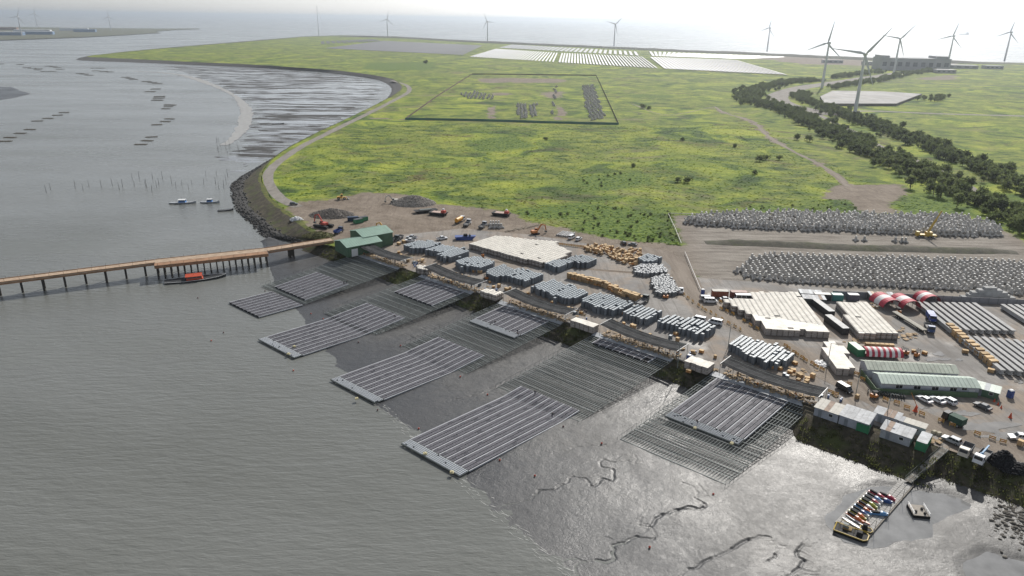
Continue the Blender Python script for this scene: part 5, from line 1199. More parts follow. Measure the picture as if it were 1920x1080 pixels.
def glazing(x0, x1, w0, z0, x2, x3, w1, z1, lo=.12, hi=.86, parts=('front', 'rear', 'side')):
    out = []; b = [(x0, -w0 / 2, z0), (x1, -w0 / 2, z0), (x1, w0 / 2, z0), (x0, w0 / 2, z0)]; t = [(x2, -w1 / 2, z1), (x3, -w1 / 2, z1), (x3, w1 / 2, z1), (x2, w1 / 2, z1)]
    for nm, i, j in (('side', 0, 1), ('front', 1, 2), ('side', 2, 3), ('rear', 3, 0)):
        if nm not in parts: continue
        A, B, C_, D_ = [Vector(q) for q in (b[i], b[j], t[j], t[i])]; n = (B - A).cross(D_ - A).normalized() * .02
        def at(u, v): return (A.lerp(B, u)).lerp(D_.lerp(C_, u), v) + n
        spans = ((.05, .34), (.37, .64), (.67, .95)) if nm == 'side' and x1 - x0 > 2.6 else (((.07, .48), (.52, .93)) if nm == 'side' else ((.07, .93),))
        for u0, u1 in spans: out.append(('window', MB().add([at(u0, lo), at(u1, lo), at(u1, hi), at(u0, hi)], [(0, 1, 2, 3)]).mesh('window', GLASS)))
    return out
def car_t(m, kind='suv'):
    L, W, zb, H = {'suv': (4.6, 1.85, 1.0, 1.7), 'sedan': (4.6, 1.8, .9, 1.45), 'van': (5.1, 1.9, 1.1, 2.05), 'pickup': (5.3, 1.88, 1.02, 1.8), 'bus': (6.6, 2.1, 1.2, 2.6)}[kind]; h = L / 2; mb = MB()
    prof = [(-h, .38), (h - .05, .36), (h, .6), (h - .05, zb - .18), (h - 1.15 if kind not in ('van', 'bus') else h - .45, zb), (-h + .05, zb), (-h, .7)]
    mb.extr(prof, -W / 2, W / 2)
    g = {'suv': (-h + .1, h - 1.3, W - .08, zb, -h + .45, h - 2.05, W - .4, H), 'sedan': (-h + .55, h - 1.25, W - .08, zb, -h + 1.15, h - 2.0, W - .42, H), 'van': (-h + .04, h - .5, W - .06, zb, -h + .2, h - 1.25, W - .3, H), 'bus': (-h + .04, h - .35, W - .04, zb, -h + .12, h - .8, W - .2, H), 'pickup': (-h + 1.7, h - 1.35, W - .08, zb, -h + 1.95, h - 2.05, W - .4, H)}[kind]
    frustum(mb, *g)
    if kind == 'pickup':
        for s in (-1, 1): mb.box((-h + .85, s * (W / 2 - .06), zb), (1.65, .1, .14))
        mb.box((-h + .06, 0, zb), (.1, W, .14))
    T = [('body', mb.mesh('body', m))] + glazing(*g); w = wheel(.36, .24)
    if kind == 'pickup': T.append(('cargo_bed', MB().box((-h + .87, 0, zb + .004), (1.5, W - .3, .02)).mesh('cargo_bed', BLACK)))
    for x in (-h + .85, h - .9):
        for y in (-1, 1): T.append(w(x, y * (W / 2 - .1)))
    for y in (-1, 1): T += [('headlight', MB().box((h - .02, y * W * .36, zb - .38), (.06, .34, .16)).mesh('headlight', LAMP)), ('tail_light', MB().box((-h + .0, y * W * .42, zb - .3), (.06, .2, .3)).mesh('tail_light', TAIL))]
    return T
WP, SP, KP, DP = paint('white', (.70, .71, .72)), paint('silver', (.42, .44, .46), .3), paint('black', (.015, .016, .018), .25), paint('graphite', (.09, .095, .10), .3)
CT = {}
def car(px, py, head, m, kind, label, cat='car', to=None):
    k = (m.name, kind)
    if k not in CT: CT[k] = car_t(m, kind)
    g = G(px, py, LAND + .4); rz = math.radians(head) if to is None else bear(g, G(*to, LAND + .4))
    return place(CT[k], {'suv': 'parked_car', 'sedan': 'parked_car', 'van': 'parked_van', 'bus': 'minibus', 'pickup': 'pickup_truck'}[kind], label, cat, (g[0], g[1], LAND + .09), rz)
car(1784, 827, 0, SP, 'suv', 'silver estate car parked by the sandbags at the bank sheds', to=(1766, 819))
car(1912, 822, 170, WP, 'pickup', 'white pickup by the large puddle, cut off by the frame', 'pickup')
car(1733, 750, 112, WP, 'sedan', 'white car in front of the office fence, first of three'); car(1757, 751, 112, WP, 'sedan', 'white car in front of the office fence, middle of three'); car(1778, 753, 112, WP, 'suv', 'boxy white car in front of the office fence, third of three')
car(1842, 763, 118, DP, 'sedan', 'dark car with pale roof beside the guard hut'); car(1583, 731, 0, KP, 'van', 'black people carrier behind the fifth canopy', 'van', to=(1600, 741))
car(1310, 601, 150, WP, 'van', 'white minivan behind the float rows', 'van'); car(1332, 566, -4, WP, 'van', 'white minivan beside the orange-red container', 'van'); car(1325, 562, -4, SP, 'van', 'silver van half hidden behind the white minivan', 'van'); car(1361, 562, 0, SP, 'sedan', 'pale car between the containers and the crate field'); car(1394, 562, -2, WP, 'bus', 'white minibus in front of the maroon container', 'minibus')
car(1169, 457, 100, KP, 'suv', 'black car at the edge of the green thicket, farther one'); car(1186, 459, 150, DP, 'sedan', 'dark car at the edge of the green thicket, nearer one'); car(1072, 446, 60, WP, 'van', 'white van beside the steel pipes', 'van'); car(1085, 449, 60, WP, 'suv', 'white car next to the white van by the steel pipes')
car(769, 452, 170, WP, 'pickup', 'white pickup parked before the first float block', 'pickup'); car(772, 446, 170, SP, 'pickup', 'silver pickup parked behind the white pickup', 'pickup'); car(829, 448, 30, WP, 'pickup', 'white pickup past the first float block', 'pickup'); car(1277, 546, 80, WP, 'pickup', 'white pickup at the end of the silver heap', 'pickup'); car(551, 383, 10, DP, 'suv', 'dark car alone on the coast road', 'car')
car(1341, 606, 150, WP, 'van', 'white van half hidden by the last float rows', 'van')
# lorries
def truck_t(cabm, body='flat', bm_=None, L=7.0):
    h = L / 2; W = 2.35; mb = MB(); mb.box((0, 0, .62), (L - .3, .9, .28)); T = [('chassis', mb.mesh('chassis', BLACK))]
    g = (h - 1.75, h, W - .1, .75, h - 1.65, h - .3, W - .25, 2.75); c = MB(); frustum(c, *g); T.append(('cab', c.mesh('cab', cabm), (0, 0, 0), 0, [(q[0], q[1]) for q in glazing(*g, lo=.48, hi=.88)])); b = MB(); x0, x1 = -h, h - 1.95; cx, lx = (x0 + x1) / 2, x1 - x0
    if body in ('flat', 'crane', 'tipper'):
        b.box((cx, 0, .95), (lx, W, .14)); hh = .5 if body != 'tipper' else .9
        for s in (-1, 1): b.box((cx, s * (W / 2 - .04), 1.09), (lx, .08, hh))
        for x in (x0 + .04, x1 - .04): b.box((x, 0, 1.09), (.08, W, hh))
    elif body == 'box': b.box((cx, 0, .95), (lx, W, 1.75))
    elif body == 'tank':
        b.loft([[(x, r * math.cos(a), 1.95 + r * math.sin(a)) for a in np.linspace(0, 2 * math.pi, 14, endpoint=False)] for x, r in ((x0, .75), (x0 + .25, 1.05), (x1 - .25, 1.05), (x1, .75))])
        b.box((cx, 0, .9), (lx, 1.2, .3))
    T.append(({'tank': 'tank', 'box': 'cargo_box'}.get(body, 'load_bed'), b.mesh('load_bed', bm_ or cabm)))
    if body == 'crane':
        k = MB(); k.box((x1 - .5, 0, 1.0), (.6, .7, 1.6)); k.bar((x1 - .5, 0, 2.6), (x0 + 1.2, .2, 3.3), .35, .4); T.append(('crane_arm', k.mesh('crane_arm', M('blue_arm', (.10, .28, .48), .5, .1))))
    w = wheel(.48, .32)
    for x in (h - .95, -h + 1.0, -h + 2.1):
        for y in (-1, 1): T.append(w(x, y * (W / 2 - .18)))
    for y in (-1, 1): T.append(('headlight', MB().box((h - .0, y * .85, .85), (.06, .3, .2)).mesh('headlight', LAMP)))
    return T
def lorry(px, py, to, T, label, z=LAND + .09, head=None):
    g = G(px, py, LAND + .6); rz = bear(g, G(*to, LAND + .6)) if head is None else math.radians(head); return place(T, 'lorry', label, 'lorry', (g[0], g[1], z), rz)
GREYB = M('bed_grey', (.20, .20, .20), .7, .2, .8, dirt=.3); CRMP = paint('cream', (.60, .55, .46))
lorry(1810, 848, (1800, 862), truck_t(CRMP, 'tipper', GREYB, 6.2), 'cream tipper lorry on the bank above the gangway'); lorry(1841, 860, (1826, 876), truck_t(WP, 'crane', GREYB, 7.4), 'white lorry with blue crane arm on the bank')
lorry(1787, 791, (1768, 782), truck_t(KP, 'box', M('dark_green_canvas', (.035, .075, .055), .7, .2), 5.6), 'black lorry with dark green canvas box by the puddle')
lorry(1742, 617, (1748, 628), truck_t(paint('navy', (.025, .06, .17)), 'flat', GREYB, 7.0), 'navy lorry in the girder yard alley'); lorry(1745, 598, (1750, 606), truck_t(paint('blue', (.02, .05, .26)), 'box', BLUEC, 6.2), 'bright blue lorry against the far girders')
lorry(862, 415, (872, 410), truck_t(WP, 'tank', M('amber_tank', (.62, .29, .03), .5, .1, .5), 8.0), 'lorry with amber yellow tank in the dirt lot'); lorry(876, 421, (884, 414), truck_t(WP, 'flat', GREYB, 7.5), 'white flatbed lorry beside the amber tank lorry'); lorry(905, 425, (915, 418), truck_t(SP, 'flat', GREYB, 7.0), 'grey flatbed lorry beside the small tetrapod group')
lorry(748, 447, (741, 451), truck_t(DP, 'flat', GREYB, 6.0), 'dark lorry parked behind the green warehouse'); lorry(735, 451, (731, 455), truck_t(paint('slate', (.10, .12, .15)), 'flat', GREYB, 5.5), 'slate lorry beside the green warehouse'); lorry(635, 435, (645, 430), truck_t(paint('deep_blue', (.03, .05, .10)), 'tipper', BLUEC, 6.0), 'deep blue tipper by the jetty head')
lorry(1204, 567, (1210, 563), truck_t(paint('darkgreen', (.05, .07, .06)), 'flat', GREYB, 8.0), 'dark laden lorry at the end of the brown crate pile')
# long trailer with poles
t = thing('pole_trailer', 'long low trailer loaded with pale poles in the girder yard', 'trailer', G3(1705, 608), along((1685, 594), (1727, 620))); ob('frame', MB().box((0, 0, .8), (15, 1.6, .25)).mesh('frame', BLACK), (0, 0, 0), 0, t)
for i in range(5): ob('pole', MB().tube((-9, -.75 + i * .38, 1.25), (8, -.75 + i * .38, 1.25), .19, .19, 8).mesh('pole', M('pole_pale', (.50, .47, .40), .6, .1)), (0, 0, 0), 0, t)
for x in (-6, -4.8, 5, 6.2):
    for y in (-.8, .8): w = wheel(.48, .32)(x, y); o_ = ob(w[0], w[1], w[2], 0, t); ob('rim', w[4][0][1], (0, 0, 0), 0, o_)
# machines
def excavator(label, px, py, head, col, pont=False, boom=1.0, base=None, swing=0.):
    cm = M('machine_' + col, {'red': (.45, .055, .03), 'yellow': (.55, .30, .03), 'orange': (.50, .17, .03), 'white': (.55, .52, .46)}[col], .5, .12, 1, dirt=.2)
    g = base or G3(px, py, LAND + .05); t = thing('excavator', label, 'excavator', g, math.radians(head)); z0 = .95
    if pont:
        for s in (-1, 1):
            mb = MB(); prof = [(-4.6, .9), (-3.6, 0), (3.6, 0), (4.6, .9), (4.2, 1.5), (-4.2, 1.5)]; mb.extr(prof, s * 2.1 - .8, s * 2.1 + .8); ob('pontoon', mb.mesh('pontoon', BLACK), (0, 0, 0), 0, t)
        ob('cross_frame', MB().box((0, 0, 1.0), (3, 3.2, .5)).mesh('cross_frame', STEELD), (0, 0, 0), 0, t); z0 = 1.55
    else:
        for s in (-1, 1):
            mb = MB(); mb.extr([(-1.9, .35), (-1.5, 0), (1.5, 0), (1.9, .35), (1.6, .85), (-1.6, .85)], s * 1.05 - .3, s * 1.05 + .3); ob('crawler_track', mb.mesh('crawler_track', BLACK), (0, 0, 0), 0, t)
    h = MB(); h.box((-.8, 0, z0), (2.9, 2.5, 1.1), 0, 0, .94); ho = ob('house', h.mesh('house', cm), (0, 0, 0), swing, t)
    g_ = (.0, 1.3, 1.05, z0 + .1, .1, 1.15, .95, z0 + 1.9); c = MB(); frustum(c, *g_); co = ob('cab', c.mesh('cab', cm), (0, .7, 0), 0, ho)
    for q in glazing(*g_, lo=.45, hi=.92): ob(q[0], q[1], (0, 0, 0), 0, co)
    p0, p1, p2, p3 = (.7, -.4, z0 + .8), (3.0 * boom, -.4, z0 + 3.9 * boom), (5.0 * boom, -.4, z0 + 3.3 * boom), (5.7 * boom, -.4, z0 + .3)
    b = MB(); b.bar(p0, p1, .45, .6); b.bar(p1, p2, .4, .5); ob('boom', b.mesh('boom', cm), (0, 0, 0), 0, ho); b = MB(); b.bar(p2, p3, .3, .42); ob('stick', b.mesh('stick', cm), (0, 0, 0), 0, ho)
    b = MB(); b.extr([(5.2 * boom, z0 + .4), (6.1 * boom, z0 + .35), (5.9 * boom, z0 - .5), (5.0 * boom, z0 - .35)], -.95, .15); ob('bucket', b.mesh('bucket', STEELD), (0, 0, 0), 0, ho); return t
excavator('red excavator on black pontoons by the rubble heap', 607, 426, 150, 'red', True, 1.15); excavator('yellow excavator behind the green warehouse', 722, 437, 155, 'yellow'); excavator('pale excavator working on the large rubble heap', 739, 380, 200, 'white', False, .9); excavator('orange excavator at the pipe stack near the meadow', 1004, 439, 25, 'orange')
for x, y, hd, l in ((822, 403, 160, 'black pontoon barge with red excavator house in the dirt lot'), (940, 404, 160, 'black pontoon barge with red house at the meadow edge')):
    t = thing('pontoon_barge', l, 'barge', G3(x, y, LAND + .02), math.radians(hd)); mb = MB(); mb.loft([[(-5, -2.4, 1.6), (5, -2.4, 1.6), (5, 2.4, 1.6), (-5, 2.4, 1.6)], [(-3.8, -2.2, 0), (3.8, -2.2, 0), (3.8, 2.2, 0), (-3.8, 2.2, 0)]][::-1]); ob('hull', mb.mesh('hull', BLACK), (0, 0, 0), 0, t)
    ob('deck', MB().box((.8, 0, 1.6), (5.2, 3.6, .12)).mesh('deck', M('pink_deck', (.45, .34, .29), .8, .2)), (0, 0, 0), 0, t); ob('house', MB().box((-3.2, .2, 1.6), (2.4, 2.2, 1.3), 0, 0, .9).mesh('house', M('machine_red', (.45, .055, .03))), (0, 0, 0), 0, t); ob('cab', MB().box((-2.8, -.6, 2.7), (1.1, 1.0, .9), 0, 0, .9).mesh('cab', WP), (0, 0, 0), 0, t)
t = thing('pontoon_barge', 'plain dark barge behind the red-housed one', 'barge', G3(798, 398, LAND), math.radians(25)); ob('hull', MB().loft([[(-5, -2, 0), (5, -2, 0), (5, 2, 0), (-5, 2, 0)], [(-6.5, -2.2, 1.4), (6.5, -2.2, 1.4), (6.5, 2.2, 1.4), (-6.5, 2.2, 1.4)]]).mesh('hull', BLACK), (0, 0, 0), 0, t); ob('coaming', MB().box((0, 0, 1.4), (7, 2.6, .35)).mesh('coaming', STEELD), (0, 0, 0), 0, t)
t = thing('work_boat', 'blue steel work boat set on the ground by the crate field', 'boat', G3(871, 449, LAND), math.radians(5)); ob('hull', MB().loft([[(-4, -1.4, 0), (3.4, -1.4, 0), (3.4, 1.4, 0), (-4, 1.4, 0)], [(-4.6, -1.9, 1.7), (5.4, -1.2, 1.9), (5.4, 1.2, 1.9), (-4.6, 1.9, 1.7)]]).mesh('hull', BLUEC), (0, 0, 0), 0, t); ob('engine', MB().box((.5, 0, 1.7), (2.2, 1.6, 1.1), 0, 0, .8).mesh('engine', BLACK), (0, 0, 0), 0, t); ob('winch', MB().tube((2.6, -.8, 2.2), (2.6, .8, 2.2), .5, .5, 10).mesh('winch', STEELD), (0, 0, 0), 0, t)
def loader(label, px, py, head):
    cm = M('machine_yellow', (.55, .30, .03), .5); t = thing('wheel_loader', label, 'wheel loader', G3(px, py, LAND + .05), math.radians(head)); b = MB(); b.box((-1.2, 0, .8), (3.2, 1.9, 1.1), 0, 0, .9); b.box((1.4, 0, .8), (1.6, 1.3, .7)); ob('body', b.mesh('body', cm), (0, 0, 0), 0, t)
    g_ = (-.6, .7, 1.5, 1.9, -.5, .55, 1.35, 3.2); c = MB(); frustum(c, *g_); co = ob('cab', c.mesh('cab', cm), (0, 0, 0), 0, t); [ob(q[0], q[1], (0, 0, 0), 0, co) for q in glazing(*g_)]
    b = MB(); b.bar((1.6, -.6, 1.4), (3.3, -.6, .5), .25); b.bar((1.6, .6, 1.4), (3.3, .6, .5), .25); ob('lift_arm', b.mesh('lift_arm', cm), (0, 0, 0), 0, t); b = MB(); b.extr([(3.2, .1), (4.4, .1), (3.5, .5), (3.3, 1.2)], -1.3, 1.3); ob('bucket', b.mesh('bucket', STEELD), (0, 0, 0), 0, t); w = wheel(.75, .55)
    for x in (-1.7, 1.6):
        for y in (-1, 1): q = w(x, y * 1.0); o_ = ob(q[0], q[1], q[2], 0, t); ob('rim', q[4][0][1], (0, 0, 0), 0, o_)
loader('yellow wheel loader at the top of the dirt lot', 641, 374, 10)
def forklift(label, px, py, head, col='orange'):
    cm = M('machine_' + col, (.50, .17, .03), .5); t = thing('forklift', label, 'forklift', G3(px, py, LAND + .05), math.radians(head)); b = MB(); b.box((-.3, 0, .3), (2.0, 1.15, .75), 0, 0, .92); b.box((-1.1, 0, .4), (.5, 1.1, 1.0)); ob('body', b.mesh('body', cm), (0, 0, 0), 0, t)
    b = MB(); [b.bar((x, y, 1.0), (x * .9, y, 2.15), .07) for x in (-.85, .55) for y in (-.5, .5)]; ob('guard', b.mesh('guard', BLACK), (0, 0, 0), 0, t); ob('guard_roof', MB().box((-.15, 0, 2.12), (1.4, 1.1, .06)).mesh('guard_roof', BLACK), (0, 0, 0), 0, t); ob('driver_seat', MB().box((-.4, 0, 1.0), (.5, .5, .5), 0, 0, .8).mesh('driver_seat', BLACK), (0, 0, 0), 0, t)
    b = MB(); [b.bar((.95, y, .15), (.95, y, 2.4), .1) for y in (-.4, .4)]; b.bar((.95, -.4, 2.3), (.95, .4, 2.3), .08); ob('mast', b.mesh('mast', STEELD), (0, 0, 0), 0, t); b = MB(); [b.box((1.55, y, .2), (1.15, .12, .06)) for y in (-.28, .28)]; ob('fork', b.mesh('fork', STEELD), (0, 0, 0), 0, t); w = wheel(.3, .22)
    for x in (-.9, .6):
        for y in (-.5, .5): q = w(x, y); o_ = ob(q[0], q[1], q[2], 0, t); ob('rim', q[4][0][1], (0, 0, 0), 0, o_)
for x, y, hd, l in ((1246, 559, 150, 'orange forklift working at the near end of the silver heap'), (905, 481, 100, 'forklift between the crate field and float blocks'), (912, 524, 200, 'forklift turning behind the second canopy'), (1409, 701, 140, 'forklift loading behind the fifth canopy'), (1360, 681, 60, 'forklift at the head of the fifth canopy'), (1695, 664, 120, 'forklift beside the striped tunnel'), (1719, 668, 40, 'forklift near the orange crate'), (1683, 587, 90, 'orange forklift in front of the arched tents'), (1640, 746, 10, 'forklift parked among the scooters')): forklift(l, x, y, hd)
# mobile crane before the far tetrapods
t = thing('mobile_crane', 'yellow mobile crane before the far tetrapod row', 'crane', G3(1735, 445, LAND + .05), along((1712, 444), (1752, 446))); YP_ = M('crane_yellow', (.50, .33, .05), .5, .12, 1, dirt=.2)
ob('carrier', MB().box((0, 0, .8), (9.5, 2.5, .8)).mesh('carrier', YP_), (0, 0, 0), 0, t); ob('cab', MB().box((-4.0, 0, 1.6), (1.6, 2.3, 1.3), 0, 0, .9).mesh('cab', YP_), (0, 0, 0), 0, t); ob('turret', MB().box((1.2, 0, 1.6), (3.0, 2.3, 1.4), 0, 0, .92).mesh('turret', YP_), (0, 0, 0), 0, t); b = MB(); b.bar((.6, 0, 2.6), (3.2, 0, 9.5), .75, .9); b.bar((3.2, 0, 9.5), (4.8, 0, 13.8), .5, .6); ob('boom', b.mesh('boom', YP_), (0, 0, 0), 0, t)
w = wheel(.62, .45)
for x in (-3.4, -2.0, 1.6, 3.0):
    for y in (-1, 1): q = w(x, y * 1.05); o_ = ob(q[0], q[1], q[2], 0, t); ob('rim', q[4][0][1], (0, 0, 0), 0, o_)
# rubble heaps
def heap_(name, label, px, py, rx, ry, h, n, mat, smin=.35, smax=1.0):
    cx, cy = G(px, py); sp_ = []
    for k in range(n):
        a = random.uniform(0, 6.28); r = math.sqrt(random.random()); sp_.append((cx + rx * r * math.cos(a), cy + ry * r * math.sin(a), LAND + h * max(0, 1 - r ** 1.4) * random.uniform(.85, 1.05), random.uniform(smin, smax)))
    o = stones(name, sp_, mat); tag(o, label, 'rubble')
    mb = MB(); n_ = 20; rings = [[(cx + rx * k * math.cos(a), cy + ry * k * math.sin(a), LAND + h * z * random.uniform(.9, 1.05) - .1) for a in np.linspace(0, 6.283, n_, endpoint=False)] for k, z in ((1, 0), (.7, .38), (.4, .72), (.08, .98))]; mb.loft(rings); me = mb.mesh('heap_core', mat); c_ = ob('heap_core', me, (0, 0, 0), 0, o)
heap_('rubble_heap', 'large pale rubble heap at the meadow edge', 775, 381, 13, 10, 4.6, 1900, PALEROCK); heap_('rubble_heap', 'grey rubble heap behind the red pontoon excavator', 622, 403, 12, 9, 3.4, 1500, M('grey_rubble', (.19, .17, .15), .9, .4, .8))
heap_('soil_heap', 'weedy soil heap by the jetty head', 598, 442, 8, 5, 2.2, 260, mat_soil('weedy_soil', (.06, .055, .03), (.10, .10, .04), (.14, .13, .06), 1, 0, .8), .3, .8)
heap_('tarped_heap', 'white sacks and sheeting heaped by the dike', 556, 412, 3.5, 3.0, 1.6, 60, M('white_sacks', (.62, .62, .62), .7, .1), .8, 1.5)
heap_('net_heap', 'tall heap of black netting beside the white crane lorry', 1880, 868, 3.2, 3.0, 3.4, 500, M('black_netting', (.022, .022, .024), .8, .3), .4, .9); heap_('net_heap', 'low black netting heap at the frame edge', 1912, 880, 5, 2.6, 1.4, 420, M('black_netting', (.022, .022, .024)), .3, .9)
heap_('plastic_sheet', 'crumpled white plastic sheeting beside the low crate block', 1541, 684, 2.0, 2.6, .5, 60, M('white_film', (.75, .75, .74), .5, .05), .6, 1.3)
# steel pipes, logs
PIPE = MB().tube((-4, 0, 0), (4, 0, 0), .45, .45, 12).mesh('steel_pipe', M('pipe_grey', (.30, .30, .30), .6, .15, .5, objvar=.3))
for i in range(6): tag(ob('steel_pipe', PIPE, (*G(1050 + i * 4.2, 439 + i * .6), LAND + .45), math.radians(62)), 'large steel pipe in the stack beside the white van', 'pipe', 'steel pipes beside the white van')
POLE = MB().tube((-5, 0, 0), (5, 0, 0), .16, .13, 7).mesh('timber_pole', M('pole_grey', (.26, .22, .17), .8, .25, .5, objvar=.3))
for i in range(14): a = G(958 + i * 3.2, 432 - i * .55); tag(ob('timber_pole', POLE, (a[0], a[1], LAND + .18 + .02 * (i % 5)), math.radians(random.uniform(35, 65))), 'weathered pole in the loose spread near the meadow', 'pole', 'loose poles near the meadow')

# ---- barriers along the yard road
BAR = []
for z in (.25, .72): BAR.append(('board', MB().box((0, 0, z), (1.5, .06, .3)).mesh('board', M('barrier_orange', (.50, .25, .07), .7, .2, 1, dirt=.2))))
for x in (-.65, .65):
    b = MB(); b.bar((x, -.35, 0), (x, .02, 1.1), .08); b.bar((x, .35, 0), (x, .02, 1.1), .08); BAR.append(('trestle_leg', b.mesh('trestle_leg', YEL)))
bl = [(1282, 553), (1290, 560), (1299, 567), (1310, 574), (1317, 579), (1323, 583), (1333, 587), (1342, 593), (1354, 600), (1366, 607), (1378, 613), (1388, 619)]
for i, (x, y) in enumerate(bl): place(BAR, 'road_barrier', 'orange board barrier in the line from the silver heap past the minivans', 'barrier', G3(x, y, LAND + .07), math.radians(100 + random.uniform(-15, 15)), 'barriers along the far yard road')
for i, (x, y) in enumerate([(1473, 650), (1478, 654), (1489, 662), (1494, 666), (1504, 672), (1510, 677), (1523, 683), (1530, 688), (1541, 694)]): place(BAR, 'road_barrier', 'orange board barrier between the lone float block and white sheeting', 'barrier', G3(x, y, LAND + .07), math.radians(120 + random.uniform(-12, 12)), 'barriers by the lone float block')
for i, (x, y) in enumerate([(1351, 567), (1352, 580), (1363, 585), (1374, 590), (1395, 603), (1407, 611), (1420, 618)]): place(BAR, 'road_barrier', 'orange board barrier hugging the stepped side of the broad crate field', 'barrier', G3(x, y, LAND + .07), math.radians(110), 'barriers beside the broad crate field')
for i, (x, y, l) in enumerate(((1660, 751, 'orange barrier behind the bank sheds, first'), (1681, 757, 'orange barrier behind the bank sheds, second'), (1700, 766, 'orange barrier behind the bank sheds, third'), (1728, 778, 'orange barrier behind the bank sheds, fourth'), (1764, 791, 'yellow barrier in front of the black lorry'), (1785, 799, 'yellow barrier beside the black lorry'), (1832, 815, 'tan barrier at the puddle edge, first'), (1860, 824, 'tan barrier at the puddle edge, second'), (1880, 830, 'tan barrier at the puddle edge, third'), (1557, 737, 'orange barrier behind the black people carrier'), (1567, 741, 'orange barrier by the fifth canopy end'), (1592, 722, 'orange barrier near the crate block'), (1617, 713, 'tan barrier by the office fence corner'), (1606, 703, 'orange barrier by the office porch'))): place(BAR, 'road_barrier', l, 'barrier', G3(x, y, LAND + .07), math.radians(130 + 10 * (i % 3)))
for i in range(12): place(BAR, 'road_barrier', 'orange board barrier in the row behind the largest crate field', 'barrier', G3(1048 + i * 4.2, 459 + i * .5, LAND + .07), math.radians(-12), 'barriers behind the largest crate field')
CONE = MB().loft([[(r * math.cos(a), r * math.sin(a), z) for a in np.linspace(0, 6.283, 8, endpoint=False)] for z, r in ((0, .28), (.06, .2), (.75, .04))]).mesh('traffic_cone', M('cone_red', (.55, .09, .04), .6))
for i, (x, y, s, l) in enumerate(((1864, 753, 1.3, 'red cone at the guard hut corner'), (1871, 759, 1.2, 'red cone past the guard hut'), (1877, 765, 1.2, 'second red cone past the guard hut'), (1894, 783, 2.0, 'large red cone in the open road'), (1716, 771, 2.6, 'tall red marker beside the striped pole'))): tag(ob('traffic_cone', CONE, G3(x, y, LAND + .07), 0, None, s), l, 'cone')
t = thing('barrier_pole', 'leaning orange and white gate pole in front of the white cars', 'pole', G3(1718, 768)); ob('post', MB().box((0, 0, 0), (.35, .35, 1.1)).mesh('post', M('cone_red', (.55, .09, .04))), (0, 0, 0), 0, t); ob('arm', MB().bar((0, 0, 1.0), (-1.2, 2.0, 4.2), .13).mesh('arm', ORNG), (0, 0, 0), 0, t)
SAND = MB().box((0, 0, 0), (1.3, .95, .75), 0, 0, .75).mesh('bulk_bag', M('bulk_bag', (.46, .42, .32), .8, .15))
for x, y, l in ((1751, 812, 'bulk bag beside the panel cabin'), (1760, 815, 'bulk bag beside the silver car')): tag(ob('bulk_bag', SAND, G3(x, y, LAND + .07), .3), l, 'bag')
# scooters along the office fence
SCT = [('frame', MB().extr([(-.75, .35), (-.2, .3), (.35, .32), (.62, 1.0), (.5, 1.02), (.22, .48), (-.15, .55), (-.2, .82), (-.8, .8)], -.14, .14).mesh('frame', DP)), ('seat', MB().box((-.45, 0, .82), (.7, .26, .1)).mesh('seat', BLACK)), ('handlebar', MB().bar((.55, -.32, 1.05), (.55, .32, 1.05), .05).mesh('handlebar', BLACK))]; wq = wheel(.26, .12); SCT += [wq(-.62, 0), wq(.68, 0)]
for i in range(14): place(SCT, 'scooter', 'dark motor scooter in the row against the office fence', 'scooter', G3(1627 + i * 5.2, 737 + i * .75, LAND + .07), math.radians(75 + random.uniform(-8, 8)), 'scooters along the office fence')

# ================================================================== WATERSIDE
def boat(label, px, py, head, L, hullm, cabm, z=0.0, cat='boat', roofm=None):
    g = G(px, py, z + .3); t = thing('fishing_boat', label, cat, (g[0], g[1], z - .15), math.radians(head)); w = L * .13; h = L / 2
    rings = []
    for x, k, zt in ((-h, .75, .8), (-h * .4, 1., .7), (h * .3, .95, .8), (h * .75, .6, 1.05), (h, .06, 1.4)): rings.append([(x, -w * k, zt), (x, -w * k * .75, 0), (x, w * k * .75, 0), (x, w * k, zt)])
    hu = ob('hull', MB().loft(rings).mesh('hull', hullm), (0, 0, 0), 0, t)
    mb = MB()
    for s in (-1, 1):
        for (x0, k0, z0), (x1, k1, z1) in zip(((-h, .75, .8), (-h * .4, 1., .7), (h * .3, .95, .8), (h * .75, .6, 1.05)), ((-h * .4, 1., .7), (h * .3, .95, .8), (h * .75, .6, 1.05), (h, .06, 1.4))): mb.bar((x0, s * w * k0, z0 + .06), (x1, s * w * k1, z1 + .06), .12, .14)
    ob('gunwale', mb.mesh('gunwale', WHT), (0, 0, 0), 0, hu)
    if cabm:
        g_ = (-h * .3, h * .25, w * 1.5, .75, -h * .26, h * .18, w * 1.3, 2.3); c = MB(); frustum(c, *g_); co = ob('cabin', c.mesh('cabin', cabm), (0, 0, 0), 0, t); [ob(q[0], q[1], (0, 0, 0), 0, co) for q in glazing(*g_, lo=.5, hi=.85)]
        ob('cabin_roof', MB().box((-h * .05, 0, 2.3), (h * .55, w * 1.6, .1)).mesh('cabin_roof', roofm or WHT), (0, 0, 0), 0, t)
        ob('mast', MB().bar((-h * .05, 0, 2.3), (-h * .05, 0, 4.0), .06).mesh('mast', STEELD), (0, 0, 0), 0, t)
BLUEB = M('cabin_blue', (.05, .17, .42), .5, .1, 1); GREYH = M('hull_grey', (.32, .34, .36), .5, .15, .6, dirt=.2); REDB = M('cabin_red', (.42, .07, .035), .6, .15, 1, dirt=.15)
